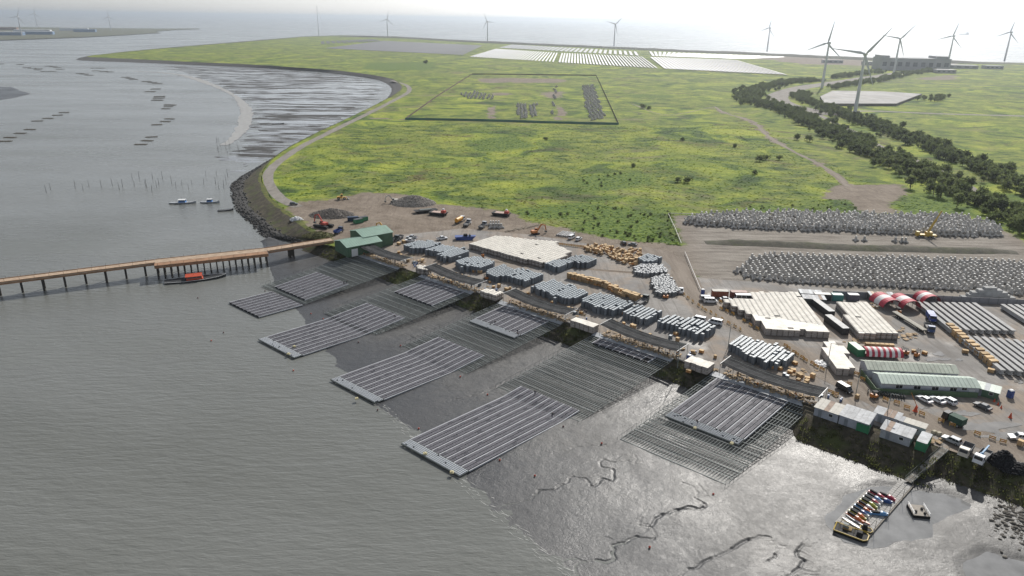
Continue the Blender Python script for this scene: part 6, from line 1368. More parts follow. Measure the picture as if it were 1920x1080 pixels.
boat('larger fishing boat with blue cabin moored off the dike', 343, 380, 8, 15.0, GREYH, BLUEB); boat('smaller fishing boat with blue cabin moored next to the larger one', 394, 379, 5, 11, GREYH, BLUEB); boat('narrow open dinghy lying against the rocks', 423, 394, 18, 8.5, M('hull_dark', (.06, .06, .065), .6), None); boat('dark boat with orange-red cabin berthed under the wide jetty', 367, 523, 22, 24.0, M('hull_black', (.04, .042, .045), .6, .2), REDB, 0.0, 'boat', REDB)
boat('dark dinghy stranded on the bay mud', 521, 232, 10, 12, M('hull_dark', (.06, .06, .065)), None)
# ship on the horizon and far vessels
def ship(label, px, py, L, head=3):
    g = G(px, py, 0); t = thing('cargo_ship', label, 'ship', (g[0], g[1], 0), math.radians(head)); h = L / 2; m_ = M('hazy_hull', (.12, .13, .15), .7, .1, .01)
    ob('hull', MB().loft([[(-h, -9, 8), (-h, -7, 0), (-h, 7, 0), (-h, 9, 8)], [(h * .8, -9, 8), (h * .75, -7, 0), (h * .75, 7, 0), (h * .8, 9, 8)], [(h, -.5, 11), (h * .9, -.5, 0), (h * .9, .5, 0), (h, .5, 11)]]).mesh('hull', m_), (0, 0, 0), 0, t); ob('bridge_house', MB().box((h * .55, 0, 8), (L * .16, 14, 17), 0, 0, .85).mesh('bridge_house', m_), (0, 0, 0), 0, t)
    for x in (-.5, -.1, .25): ob('deck_crane', MB().bar((h * x, 0, 8), (h * x, 0, 22), 2.).mesh('deck_crane', m_), (0, 0, 0), 0, t)
ship('hazy dredger lying off the quay between two turbines', 1808, 65, 120); ship('tiny far ship under the horizon above the spit', 525, 31, 260, 10); ship('tiny far ship near the thin mast', 608, 33, 230); ship('tiny far ship beyond the cape turbine', 676, 34.5, 260)
t = thing('lattice_mast', 'thin tall mast on the far cape', 'mast', G3(598, 67.5)); ob('mast_shaft', MB().tube((0, 0, 0), (0, 0, 150), 1.2, .5, 6).mesh('mast_shaft', STEELD), (0, 0, 0), 0, t); ob('guy_wire', MB().bar((0, 0, 145), (45, 0, 0), .3).mesh('guy_wire', STEELD), (0, 0, 0), 0, t)
# oyster rafts
RAFT = []; b = MB(); [b.bar((-8, y, .25), (8, y, .25), .4) for y in np.linspace(-3.2, 3.2, 7)]; RAFT.append(('bamboo_pole', b.mesh('bamboo_pole', M('bamboo', (.10, .085, .065), .8)))); b = MB(); [b.bar((x, -3.6, .45), (x, 3.6, .45), .4) for x in np.linspace(-7.5, 7.5, 8)]; RAFT.append(('cross_pole', b.mesh('cross_pole', M('bamboo', (.10, .085, .065))))); b = MB(); [b.tube((x, y, -.2), (x + 1.6, y, -.2), .45, .45, 8) for x in (-6, 4.5) for y in (-2.5, 2.5)]; RAFT.append(('float_drum', b.mesh('float_drum', BLACK)))
for a, h_ in (((0, 120), (38, 121), (50, 127), (60, 128), (73, 129), (70, 131), (84, 134), (97, 134)), 'string near the spit channel'), (((91, 124), (100, 125), (107, 127), (113, 130)), 'short string off the dike tip'), (((150, 138), (158, 139), (167, 141), (177, 128), (190, 128), (180, 133), (195, 134), (206, 135)), 'string close below the dike tip'), (((236, 145), (244, 147), (250, 149), (275, 153), (286, 155), (295, 157)), 'string drifting in the bay mouth'), (((292, 167), (282, 172), (299, 181), (298, 184), (295, 188), (319, 197), (316, 200), (311, 204)), 'string in mid bay'), (((318, 223), (310, 228), (294, 234), (284, 257), (276, 264), (264, 271)), 'nearest string in the bay'), (((120, 211), (108, 216), (90, 222), (70, 227), (56, 243), (38, 250), (19, 258), (10, 265)), 'long slanting string in open water'):
    for x, y in a: place(RAFT, 'oyster_raft', 'dark bamboo oyster raft in the %s' % h_, 'raft', G3(x, y, 0), math.radians(random.uniform(-8, 25)), 'oyster rafts of the %s' % h_, .62 + .25 * (y < 200))
# stakes standing in the shallows
STK = MB().tube((0, 0, -1), (0.25, .1, 5.2), .16, .08, 5).mesh('stake', M('wet_stake', (.045, .04, .035), .8))
st = [(87, 357), (95, 352), (141, 349), (156, 353), (167, 346), (190, 347), (211, 344), (224, 352), (230, 347), (252, 345), (261, 332), (273, 345), (275, 347), (286, 331), (285, 357), (294, 348), (298, 343), (305, 331), (341, 343), (354, 352), (360, 342), (382, 342), (386, 326), (404, 341), (406, 325), (411, 352), (424, 337), (427, 327), (420, 350), (248, 332), (322, 340), (330, 349)]
for i, (x, y) in enumerate(st): tag(ob('stake', STK, G3(x, y + 4, 0), random.uniform(0, 6), None, random.uniform(.7, 1.15)), 'dark wooden stake standing in the shallows off the dike', 'stake', 'stakes in the shallows')
for i in range(16): tag(ob('stake', STK, G3(random.uniform(405, 450), random.uniform(264, 288), 0), random.uniform(0, 6), None, random.uniform(.6, .9)), 'thin stake in the thicket of stakes at the mud edge', 'stake', 'stakes at the mud edge')
# mooring buoys and corner markers
BUOY = MB().loft([[(r * math.cos(a), r * math.sin(a), z) for a in np.linspace(0, 6.283, 10, endpoint=False)] for z, r in ((-.25, .2), (0, .5), (.3, .52), (.6, .3), (.75, .08))]).mesh('buoy', M('buoy_red', (.50, .09, .05), .5, .15, 1)); BUOYD = MB().loft([[(r * math.cos(a), r * math.sin(a), z) for a in np.linspace(0, 6.283, 10, endpoint=False)] for z, r in ((-.25, .2), (0, .5), (.3, .52), (.6, .3), (.75, .08))]).mesh('buoy', M('buoy_dark', (.12, .05, .045), .5))
BU = [(371, 558, 0), (396, 638, 1), (419, 623, 0), (550, 694, 1), (497, 545, 0), (606, 598, 1), (708, 768, 0), (751, 650, 1), (785, 803, 1), (672, 642, 0), (863, 708, 1), (914, 742, 1), (937, 863, 1), (1003, 893, 1), (1056, 802, 0), (1128, 834, 1), (1218, 1027, 1), (1337, 929, 1), (583, 588, 1)]
for i, (x, y, r) in enumerate(BU):
    wtr = x < 560; g = G(x, y, .3); z = max(0., float(mud_height(*[np.array([q]) for q in toUV(*g)])[0])) if not wtr else 0
    tag(ob('buoy', BUOY if r else BUOYD, (g[0], g[1], z + .15), 0, None, .5), ('small %s mooring buoy ' % ('red' if r else 'dark')) + ('floating off the first ramps' if wtr else 'lying on the mud between the ramps'), 'buoy', 'buoys %s %d' % ('afloat' if wtr else 'on the mud', r))

# ---- pontoon, gangway, craft at the mud
PDM = M('pontoon_deck', (.36, .35, .33), .75, .15, .8, dirt=.2); PDW = M('old_timber', (.22, .2, .17), .8, .25, .8)
a, b_ = np.array(G(1700, 903, 1.2)), np.array(G(1612, 1002, 1.0)); L = float(np.linalg.norm(b_ - a)); rz = bear(b_, a); c = (a + b_) / 2
t = thing('pontoon', 'long grey floating pontoon lying on the mud', 'pontoon', (c[0], c[1], .70), rz); n = int(L / 1.0)
for i in range(n):
    for s in range(3):
        if i > n * .45 and s == 2 and False: continue
        ob('deck_cube', MB().box((0, 0, 0), (.96, .96, .42), 0, 0, .95).mesh('deck_cube', PDM) if (i, s) == (0, 0) else bpy.data.meshes['deck_cube'], (-L / 2 + .5 + i, -1. + s, 0), 0, t)
ob('edge_timber', MB().box((0, -1.65, .1), (L, .25, .35)).mesh('edge_timber', PDW), (0, 0, 0), 0, t)
for f in (-.4, -.1, .2, .42): ob('mooring_pole', MB().tube((L * f, -1.9, -.5), (L * f + .1, -1.9, 3.6), .07, .05, 6).mesh('mooring_pole', PDW), (0, 0, 0), 0, t)
for k in range(int(L * .62)):
    for s in range(4): ob('deck_cube', bpy.data.meshes['deck_cube'], (-L / 2 + .5 + k, 2.0 + s, 0), 0, t)
# gangway
a3, b3 = Vector(UV3(236.3, -.2, LAND + .25)), Vector((*G(1702, 903, 1.6), 1.6)); o = Vector((a3.x, a3.y, LAND)); t = thing('gangway', 'narrow planked gangway from the bank down to the pontoon', 'gangway', o); d = b3 - a3; x_ = d.cross(Vector((0, 0, 1))).normalized()
for i in range(26):
    f0, f1 = (i + .06) / 26, (i + .94) / 26; q = [a3 + d * f0 - x_ * .75 - o, a3 + d * f0 + x_ * .75 - o, a3 + d * f1 + x_ * .75 - o, a3 + d * f1 - x_ * .75 - o]; mb = MB(); mb.hexa(q, [p_ + Vector((0, 0, .07)) for p_ in q]); ob('plank', mb.mesh('plank', PDW if i % 3 else M('grey_plank', (.29, .28, .25), .8, .2)), (0, 0, 0), 0, t)
for s in (-1, 1):
    mb = MB(); mb.bar(a3 + x_ * s * .8 - o, b3 + x_ * s * .8 - o, .12, .25); mb.bar(a3 + x_ * s * .8 - o + Vector((0, 0, 1)), b3 + x_ * s * .8 - o + Vector((0, 0, 1)), .06); [mb.bar(a3 + d * f + x_ * s * .8 - o, a3 + d * f + x_ * s * .8 - o + Vector((0, 0, 1)), .05) for f in np.linspace(0, 1, 9)]; ob('handrail', mb.mesh('handrail', STEELD), (0, 0, 0), 0, t)
# row of jet skis
def jetski_t(m, m2):
    rings = [[(x, -w, z1), (x, -w * .6, 0), (x, w * .6, 0), (x, w, z1)] for x, w, z1 in ((-1.5, .5, .45), (-.3, .58, .5), (.7, .5, .6), (1.6, .08, .75))]; hull = MB().loft(rings).mesh('hull', m); seat = MB().loft([[(x, -w, .45), (x, w, .45), (x, w * .6, z), (x, -w * .6, z)] for x, w, z in ((-1.35, .28, .8), (-.4, .3, .9), (.15, .25, .82))]).mesh('seat', BLACK); hood = MB().loft([[(x, -w, .5), (x, w, .5), (x, w * .5, z), (x, -w * .5, z)] for x, w, z in ((.1, .42, .95), (.6, .4, 1.0), (1.45, .1, .72))]).mesh('hood', m2)
    return [('hull', hull), ('seat', seat), ('hood', hood), ('handlebar', MB().bar((.15, -.4, 1.12), (.15, .4, 1.12), .07).mesh('handlebar', BLACK))]
JC = {n: M('ski_' + n, c, .4, .1, 1) for n, c in (('crimson', (.38, .04, .07)), ('sky blue', (.12, .28, .5)), ('lime', (.33, .36, .05)), ('white', (.6, .6, .6)), ('orange', (.5, .13, .04)), ('navy', (.04, .09, .25)))}
JS = [('crimson', 'crimson', 'crimson jet ski heading the row at the gangway end'), ('white', 'sky blue', 'white and blue jet ski second in the row'), ('white', 'crimson', 'white and crimson jet ski third in the row'), ('lime', 'lime', 'lime green jet ski fourth in the row'), ('orange', 'white', 'orange and white jet ski in mid row'), ('sky blue', 'orange', 'sky blue and orange jet ski in mid row'), ('white', 'navy', 'white and navy jet ski near the raft end'), ('lime', 'orange', 'lime and orange jet ski near the raft end'), ('orange', 'orange', 'plain orange jet ski last in the row')]
for i, (m1, m2, l) in enumerate(JS):
    f = i / 8.; x, y = 1644 - 42 * f, 931 + 42 * f; place(jetski_t(JC[m1], JC[m2]), 'jet_ski', l, 'jet ski', G3(x, y, 1.0)[:2] + (1.12,), rz - math.pi / 2 - .25, None, (1.35, 1.0, 1.0))
for i, (x, y, m1, l) in enumerate(((1662, 934, 'crimson', 'small crimson jet ski on the inner side of the pontoon'), (1655, 941, 'navy', 'navy jet ski on the inner side of the pontoon'), (1647, 966, 'sky blue', 'sky blue jet ski lying askew by the pontoon edge'))): place(jetski_t(JC[m1], JC[m1]), 'jet_ski', l, 'jet ski', G3(x, y, 1.0)[:2] + (1.12,), rz - math.pi / 2 + .3 * i, None, (1.2, 1.0, 1.0))
KAY = MB().loft([[(x, -w, .3), (x, 0, 0), (x, w, .3)] for x, w in ((-2.4, .03), (-1.2, .3), (0, .36), (1.2, .3), (2.4, .03))]); 
for i, (x, y, m1, l) in enumerate(((1612, 975, 'orange', 'orange kayak at the seaward end of the jet skis'), (1604, 979, 'white', 'white kayak next to the orange kayak'), (1596, 984, 'white', 'pale kayak beside the yellow-edged raft'))): tag(ob('kayak', KAY.mesh('kayak', JC[m1]), G3(x, y, .9)[:2] + (1.12,), rz - math.pi / 2 - .2), l, 'kayak')
# inflatable raft with yellow edge
g = G3(1594, 1002, .6); t = thing('work_raft', 'black work raft with yellow edge at the pontoon end', 'raft', (g[0], g[1], .60), math.radians(-35)); YT = M('raft_yellow', (.42, .29, .03), .5, .15)
hl = [(-3.2, -1.6), (2.8, -1.6), (3.5, -.9), (3.5, .9), (2.8, 1.6), (-3.2, 1.6)]; ob('hull', MB().prism(hl, 0, .75).mesh('hull', BLACK), (0, 0, 0), 0, t)
mb = MB(); [mb.tube((*p_, .78), (*q_, .78), .13, .13, 7) for p_, q_ in zip(hl, hl[1:] + hl[:1])]; ob('fender_rim', mb.mesh('fender_rim', YT), (0, 0, 0), 0, t); ob('deck_hatch', MB().box((-.8, .6, .75), (1.8, 1.3, .25)).mesh('deck_hatch', M('raft_brown', (.22, .15, .06), .7)), (0, 0, 0), 0, t); ob('control_panel', MB().box((-1.2, .8, 1.0), (1.2, 1.0, .8), 0, 0, .85).mesh('control_panel', STEEL), (0, 0, 0), 0, t)
mb = MB(); [mb.bar((x, y, .75), (x, y, 1.9), .07) for x in (-2.4, .6) for y in (-.1, 1.4)]; [mb.bar((-2.4, y, 1.9), (.6, y, 1.9), .07) for y in (-.1, 1.4)]; ob('rail_frame', mb.mesh('rail_frame', YT), (0, 0, 0), 0, t); ob('outboard_motor', MB().box((1.8, 0, .75), (1.3, 1.4, .9), 0, 0, .7).mesh('outboard_motor', BLACK), (0, 0, 0), 0, t)
g = G3(1623, 998, .6); t = thing('work_raft', 'small black tender tucked beside the pontoon end', 'raft', (g[0], g[1], .60), math.radians(-30)); hl = [(-1.2, -.8), (.9, -.8), (1.3, 0), (.9, .8), (-1.2, .8)]; ob('hull', MB().prism(hl, 0, .8).mesh('hull', BLACK), (0, 0, 0), 0, t); mb = MB(); [mb.tube((*p_, .82), (*q_, .82), .1, .1, 6) for p_, q_ in zip(hl, hl[1:] + hl[:1])]; ob('fender_rim', mb.mesh('fender_rim', YT), (0, 0, 0), 0, t); ob('engine', MB().box((-.3, 0, .8), (1.0, .9, 1.2), .3, 0, .7).mesh('engine', BLACK), (0, 0, 0), 0, t)
g = G3(1721, 962, .6); t = thing('square_raft', 'square railed raft alone in the tidal pool', 'raft', (g[0], g[1], .60), math.radians(-8)); ob('hull', MB().box((0, 0, 0), (3.6, 4.2, .7)).mesh('hull', BLACK), (0, 0, 0), 0, t); ob('deck', MB().box((0, 0, .7), (3.4, 4.0, .1)).mesh('deck', M('raft_deck', (.33, .30, .26), .8, .2, 1, dirt=.3)), (0, 0, 0), 0, t)
for s in (-1, 1): mb = MB(); mb.bar((s * 1.65, -2, 1.5), (s * 1.65, 2, 1.5), .09); mb.bar((s * 1.65, -2, 1.15), (s * 1.65, 2, 1.15), .06); [mb.bar((s * 1.65, y, .8), (s * 1.65, y, 1.5), .07) for y in (-2, -1, 0, 1, 2)]; ob('rail', mb.mesh('rail', WHT), (0, 0, 0), 0, t)
for x, y in ((-.9, -.8), (.8, .4), (.9, -1.2)): mb = MB(); mb.tube((x, y, .8), (x, y, 1.25), .3, .28, 8); ob('tyre_fender', mb.mesh('tyre_fender', BLACK), (0, 0, 0), 0, t)
for x, y in ((1612, 886), (1622, 870)): pass

# ---- yard clutter
PAL = MB()
for y in np.linspace(-.5, .5, 6): PAL.box((0, y, .1), (1.15, .13, .03))
for x in (-.5, 0, .5): PAL.box((x, 0, 0), (.1, 1.1, .1))
PALM = PAL.mesh('pallet', PLANK); DRUM = MB().tube((0, 0, 0), (0, 0, .9), .3, .3, 10).mesh('drum', M('drum_paint', (.10, .16, .30), .5, .2, 1, objvar=.5)); SACK = MB().box((0, 0, 0), (1.0, .9, .7), 0, 0, .7).mesh('bulk_bag', M('bag_white', (.55, .55, .53), .8, .12, 1, objvar=.15))
for k in range(5):
    w = ('first', 'second', 'third', 'fourth', 'fifth')[k]
    for i in range(12):
        a = UV(RU[k] + random.uniform(1, 34), random.uniform(6.5, 11)); n_ = random.choice((1, 1, 2, 4))
        for j in range(n_): tag(ob('pallet', PALM, (a[0], a[1], LAND + .04 + .14 * j), random.uniform(0, 3)), 'bare timber pallet behind the %s canopy' % w, 'pallet', 'pallets behind the %s canopy' % w)
    for i in range(5): a = UV(RU[k] + random.uniform(1, 34), random.uniform(6, 9)); tag(ob('bulk_bag', SACK, (a[0], a[1], LAND + .04), random.uniform(0, 3)), 'white bulk bag behind the %s canopy' % w, 'bag', 'bulk bags behind the %s canopy' % w)
    for i in range(4): a = UV(RU[k] + random.uniform(31.5, 36), random.uniform(3, 8)); tag(ob('drum', DRUM, (a[0], a[1], LAND + .04), 0), 'steel drum at the end of the %s canopy' % w, 'drum', 'drums at the end of the %s canopy' % w)
for k in range(5):
    w = ('first', 'second', 'third', 'fourth', 'fifth')[k]
    for i in range(9): a = UV(RU[k] + random.uniform(0, 40), random.uniform(6.2, 12.5)); tag(ob('timber_crate', random.choice(TC), (a[0], a[1], LAND + .04), random.uniform(0, 3), None, random.uniform(.6, .95)), 'loose timber crate in the clutter behind the %s canopy' % w, 'crate', 'loose crates behind the %s canopy' % w)
    for i in range(5): a = UV(RU[k] + random.uniform(4, 32), random.uniform(5.8, 8.5)); tag(ob('float_stack', FSTACK[1], (a[0], a[1], LAND + .04), YA, None, (1, 1, random.choice((.25, .4, .7)))), 'part-used float stack in the clutter behind the %s canopy' % w, 'float stack', 'part-used stacks behind the %s canopy' % w)
for cx, cy, n_, w in ((1608, 640, 14, 'by the tan crate row'), (1700, 628, 18, 'in the girder yard alley'), (1635, 575, 12, 'beside the arched tents'), (1500, 700, 14, 'among the orange scrap crates'), (1320, 690, 10, 'near the fourth canopy end'), (1755, 830, 10, 'beside the panel cabin')):
    for i in range(n_): a = G(cx + random.gauss(0, 14), cy + random.gauss(0, 5)); tag(ob('pallet', PALM, (a[0], a[1], LAND + .07 + .14 * (i % 3)), random.uniform(0, 3), None, random.uniform(.8, 1.4)), 'bare timber pallet %s' % w, 'pallet', 'pallets %s' % w)
POLE_T = [('mast', MB().tube((0, 0, 0), (0, 0, 8.5), .12, .07, 8).mesh('mast', STEEL)), ('arm', MB().bar((0, 0, 8.4), (1.3, 0, 8.6), .08).mesh('arm', STEEL)), ('lamp_head', MB().box((1.4, 0, 8.5), (.6, .25, .14)).mesh('lamp_head', STEELD))]
for x, y, l in ((1365, 652, 'lamp post on a rubble foot in the open yard'), (1604, 742, 'lamp post by the office fence corner'), (1660, 790, 'lamp post among the bank sheds'), (1270, 690, 'lamp post at the fourth crate pallets'), (1550, 690, 'lamp post beside the low crate block')): place(POLE_T, 'lamp_post', l, 'lamp post', G3(x, y, LAND + .03), YA)

# ================================================================== PEOPLE
def person_mesh(name, pose, cols):
    me = bpy.data.meshes.new(name)
    J = {'hip': (0, 0, .95), 'ch': (0, 0, 1.28), 'nk': (0, 0, 1.5), 'hd': (0, .01, 1.6), 'tp': (0, .02, 1.73), 'ls': (-.2, 0, 1.43), 'rs': (.2, 0, 1.43), 'le': (-.3, .02, 1.15), 're': (.3, .02, 1.15), 'lh': (-.3, .1, .88), 'rh': (.3, .1, .88), 'lp': (-.1, 0, .9), 'rp': (.1, 0, .9), 'lk': (-.12, .03, .5), 'rk': (.12, .03, .5), 'la': (-.13, 0, .08), 'ra': (.13, 0, .08), 'lt': (-.14, .16, .04), 'rt': (.14, .16, .04)}
    J.update(pose); K = list(J); rad = {'hip': .15, 'ch': .17, 'nk': .065, 'hd': .10, 'tp': .085, 'ls': .075, 'rs': .075, 'le': .05, 're': .05, 'lh': .04, 'rh': .04, 'lp': .1, 'rp': .1, 'lk': .07, 'rk': .07, 'la': .05, 'ra': .05, 'lt': .04, 'rt': .04}
    E = [('hip', 'ch'), ('ch', 'nk'), ('nk', 'hd'), ('hd', 'tp'), ('ch', 'ls'), ('ls', 'le'), ('le', 'lh'), ('ch', 'rs'), ('rs', 're'), ('re', 'rh'), ('hip', 'lp'), ('lp', 'lk'), ('lk', 'la'), ('la', 'lt'), ('hip', 'rp'), ('rp', 'rk'), ('rk', 'ra'), ('ra', 'rt')]
    me.from_pydata([J[k] for k in K], [(K.index(a), K.index(b)) for a, b in E], []); o = bpy.data.objects.new('tmp', me); COL.objects.link(o); o.modifiers.new('s', 'SKIN'); s2 = o.modifiers.new('d', 'SUBSURF'); s2.levels = 1
    for i, k in enumerate(K): sv = me.skin_vertices[0].data[i]; sv.radius = (rad[k], rad[k]); sv.use_root = k == 'hip'
    dg = bpy.context.evaluated_depsgraph_get(); r = bpy.data.meshes.new_from_object(o.evaluated_get(dg)); r.name = name; bpy.data.objects.remove(o)
    r.materials.clear(); [r.materials.append(m) for m in cols]; hz = J['hip'][2]; nz = J['nk'][2]
    for p_ in r.polygons:
        c_ = p_.center; p_.material_index = 3 if c_.z > nz + .14 else (2 if c_.z > nz - .01 else (0 if c_.z > hz - .02 and not (abs(c_.x) > .22 and c_.z < 1.0) else (2 if abs(c_.x) > .23 and c_.z > .6 else 1)))
    return r
SKIN = M('skin', (.36, .22, .15), .6, .08, 3); NAVY = M('navy_cloth', (.03, .035, .06), .8, .2, 3); DKC = M('dark_cloth', (.025, .025, .028), .8); HIV = M('hi_vis_orange', (.6, .2, .03), .7, .1, 3); WHC = M('pale_cloth', (.45, .45, .44), .8); HAT = M('helmet_white', (.65, .65, .62), .4); HATY = M('helmet_yellow', (.6, .42, .05), .4)
bend = {'ch': (0, .22, 1.2), 'nk': (0, .36, 1.36), 'hd': (0, .43, 1.43), 'tp': (0, .5, 1.53), 'ls': (-.2, .3, 1.28), 'rs': (.2, .3, 1.28), 'le': (-.25, .42, 1.03), 're': (.25, .42, 1.03), 'lh': (-.15, .52, .82), 'rh': (.15, .52, .82)}
walk = {'lk': (-.11, .16, .52), 'la': (-.12, .2, .09), 'lt': (-.12, .37, .07), 'rk': (.11, 0, .5), 'ra': (.12, -.25, .1), 'rt': (.12, -.1, .04), 'lh': (-.28, -.1, .9), 'rh': (.28, .25, .95)}
PM = [person_mesh('person', {}, [NAVY, DKC, SKIN, HAT]), person_mesh('person', bend, [DKC, NAVY, SKIN, DKC]), person_mesh('person', walk, [HIV, DKC, SKIN, HATY]), person_mesh('person', bend, [HIV, NAVY, SKIN, HAT]), person_mesh('person', {}, [WHC, NAVY, SKIN, DKC])]
PL = [(970, 626, 3.0, 0, 'person in navy standing amid the panels atop the middle ramp'), (972, 631, 3.0, 1, 'person in dark clothes bending over panels atop the middle ramp'), (928, 608, 3.2, 1, 'person bending at the far side of the middle ramp array'), (650, 532, 2.5, 1, 'person bending at the top edge of the first ramp array'), (645, 534, 2.5, 0, 'person in navy by the top edge of the first ramp array'), (741, 597, 1.9, 1, 'person bending at the corner of the second long array'), (1003, 741, .9, 0, 'person at the landward end of the largest array'), (1035, 783, .9, 1, 'person bending near the corner of the largest array'), (1480, 747, 4.9, 2, 'person in orange vest walking at the fifth ramp head'), (1492, 750, 4.9, 4, 'person in pale shirt at the fifth ramp head'), (1397, 718, 4.9, 1, 'person bending over panels at the fifth ramp head'), (1420, 726, 4.9, 3, 'person in orange vest bending at the fifth ramp head'), (1192, 641, 4.9, 4, 'person in pale shirt at the fourth ramp head'), (1213, 652, 4.9, 1, 'person bending at the fourth ramp head'), (1222, 655, 4.9, 2, 'person in orange vest at the fourth ramp head'), (1235, 660, 4.9, 0, 'person in navy at the fourth ramp head'), (1251, 668, 4.9, 0, 'person in navy at the end of the fourth canopy'), (1018, 589, 4.9, 1, 'person bending at the third ramp head'), (1027, 592, 4.9, 4, 'person in pale shirt at the third ramp head'), (1048, 600, 4.9, 0, 'person in navy at the third canopy end'), (852, 530, 4.9, 1, 'person bending at the second ramp head'), (870, 537, 4.9, 2, 'person in orange vest at the second ramp head'), (884, 541, 4.9, 0, 'person in navy at the second canopy end'), (725, 488, 4.9, 2, 'person in orange vest at the first ramp head'), (741, 494, 4.9, 0, 'person in navy at the first ramp head'), (752, 498, 4.9, 1, 'person bending at the first canopy end'), (1270, 556, 5.05, 0, 'person in navy crossing the yard by the orange forklift'), (1308, 795, 2.4, 1, 'person crouched on the pale float edge of the last array')]
for i, (x, y, z, k, l) in enumerate(PL): tag(ob('person', PM[k], G3(x, y, z)[:2] + (z,), i * 1.7), l, 'person')
for i in range(12): tag(ob('person', PM[0] if i % 3 else PM[4], G3(1070 + i * 2.6, 583 + i * .55 + (i % 2), LAND)[:2] + (LAND + .03,), i * 1.1), 'worker in the waiting group behind the third canopy', 'person', 'workers waiting behind the third canopy')

for k in range(5):
    w = ('first', 'second', 'third', 'fourth', 'fifth')[k]
    for i in range(6): a = UV(RU[k] + random.uniform(4, 30), random.uniform(-.9, 4.5)); tag(ob('person', PM[(i + k) % 5], (a[0], a[1], LAND + .05), random.uniform(0, 6)), 'worker busy in the shade of the %s canopy' % w, 'person', 'workers under the %s canopy' % w)

# ================================================================== VEGETATION
def thin(m, k):   # light shines through leaves and blades
    nt = m.node_tree; b = nt.nodes['Principled BSDF']; t = nd(nt, 'ShaderNodeBsdfTranslucent'); mx = nd(nt, 'ShaderNodeMixShader'); mx.inputs[0].default_value = k
    src = b.inputs['Base Color'].links[0].from_socket; g = nd(nt, 'ShaderNodeHueSaturation'); g.inputs['Value'].default_value = 1.3; lk(nt, src, g.inputs['Color']); lk(nt, g.outputs[0], t.inputs[0])
    lk(nt, b.outputs[0], mx.inputs[1]); lk(nt, t.outputs[0], mx.inputs[2]); lk(nt, mx.outputs[0], nt.nodes['Material Output'].inputs['Surface'])
BLADEM = mat_land(); BLADEM.name = 'meadow_blades'; thin(BLADEM, .6)
def leaf_mat(name, a, b2, c2):
    m, nt, b = nmat(name); oi = nd(nt, 'ShaderNodeObjectInfo'); n = noise(nt, pos(nt), .55, 4, .6)
    lk(nt, ramp(nt, math_(nt, 'MULTIPLY_ADD', oi.outputs['Random'], .25, math_(nt, 'MULTIPLY_ADD', n, .9, -.1)), [(.2, a), (.5, b2), (.8, c2)]), b.inputs['Base Color']); b.inputs['Roughness'].default_value = .8; b.inputs['Specular IOR Level'].default_value = .15; thin(m, .5); return m
LEAFM = leaf_mat('tree_leaf', (.058, .076, .034), (.105, .132, .05), (.17, .19, .075)); BARK = M('bark', (.07, .055, .04), .9)
def tree_meshes(seed, H, Rr, nlobes, nleaf, ls):
    r = np.random.default_rng(seed); lob = [(r.uniform(-.55, .55) * Rr, r.uniform(-.55, .55) * Rr, H * r.uniform(.38, .82), Rr * r.uniform(.42, .72)) for _ in range(nlobes)] + [(0, 0, H * .78, Rr * .5)]
    V = []; Q = []
    for i in range(nleaf):
        x, y, z, q = lob[r.integers(len(lob))]; d = r.normal(size=3); d /= np.linalg.norm(d); d = d * q * r.uniform(.45, 1.22); c_ = np.array([x, y, z]) + d * np.array([1, 1, .85])
        if c_[2] < .25: continue
        a = r.normal(size=3); a /= np.linalg.norm(a); b = np.cross(a, r.normal(size=3)); b /= np.linalg.norm(b) + 1e-9; s = ls * r.uniform(.6, 1.4); k = len(V)
        V += [c_ - a * s - b * s * .5, c_ + a * s * .9 - b * s * .55, c_ + a * s + b * s * .5, c_ - a * s * .8 + b * s * .6]; Q.append((k, k + 1, k + 2, k + 3))
    crown = np_mesh('crown', V, Q, LEAFM); mb = MB(); mb.tube((0, 0, -.1), (.1, .05, H * .55), .2, .08, 6)
    for x, y, z, q in lob[:5]: mb.tube((.05, .03, H * .28), (x * .8, y * .8, z), .09, .03, 5)
    return crown, mb.mesh('trunk', BARK)
TR = [tree_meshes(i, random.uniform(5.2, 7.2), random.uniform(2.3, 3.3), 7, 330, .42) for i in range(7)]; BU_ = [tree_meshes(20 + i, 3.2, 2.9, 6, 300, .36) for i in range(3)]
_trees = []
def belt(pts, w, dens, where, smin=.8, smax=1.25):
    ln = smooth_line(GL(pts), 4.0)
    for i in range(len(ln) - 1):
        a, b = ln[i], ln[i + 1]; d = math.hypot(b[0] - a[0], b[1] - a[1]) + 1e-9; nx, ny = -(b[1] - a[1]) / d, (b[0] - a[0]) / d
        for k in range(dens):
            if random.random() < .12: continue
            o = random.gauss(0, w * .55); f = random.random(); x, y = a[0] + (b[0] - a[0]) * f + nx * o, a[1] + (b[1] - a[1]) * f + ny * o; _trees.append((math.hypot(x, y), x, y, random.uniform(smin, smax), where))
belt([(1440, 196), (1480, 212), (1520, 230), (1560, 250), (1620, 282), (1680, 308), (1740, 338), (1790, 365), (1840, 385)], 16, 5, 'in the belt between the meadow and the grove track', .3, 1.45)
belt([(1830, 378), (1870, 395), (1905, 420), (1950, 445)], 14, 4, 'in the thick grove at the end of the far tetrapods', .5, 1.4)
belt([(1548, 203), (1580, 216), (1630, 234), (1680, 252), (1740, 277), (1800, 302), (1860, 328), (1910, 350), (1960, 375)], 15, 5, 'in the belt beyond the grove track', .3, 1.4)
belt([(1530, 152), (1470, 158), (1420, 168), (1402, 182), (1415, 195), (1445, 203)], 18, 4, 'around the outer bend of the highway', .4, 1.4)
belt([(1505, 175), (1500, 185), (1520, 195), (1550, 203)], 11, 3, 'inside the highway bend by the basin', .6, 1.2)
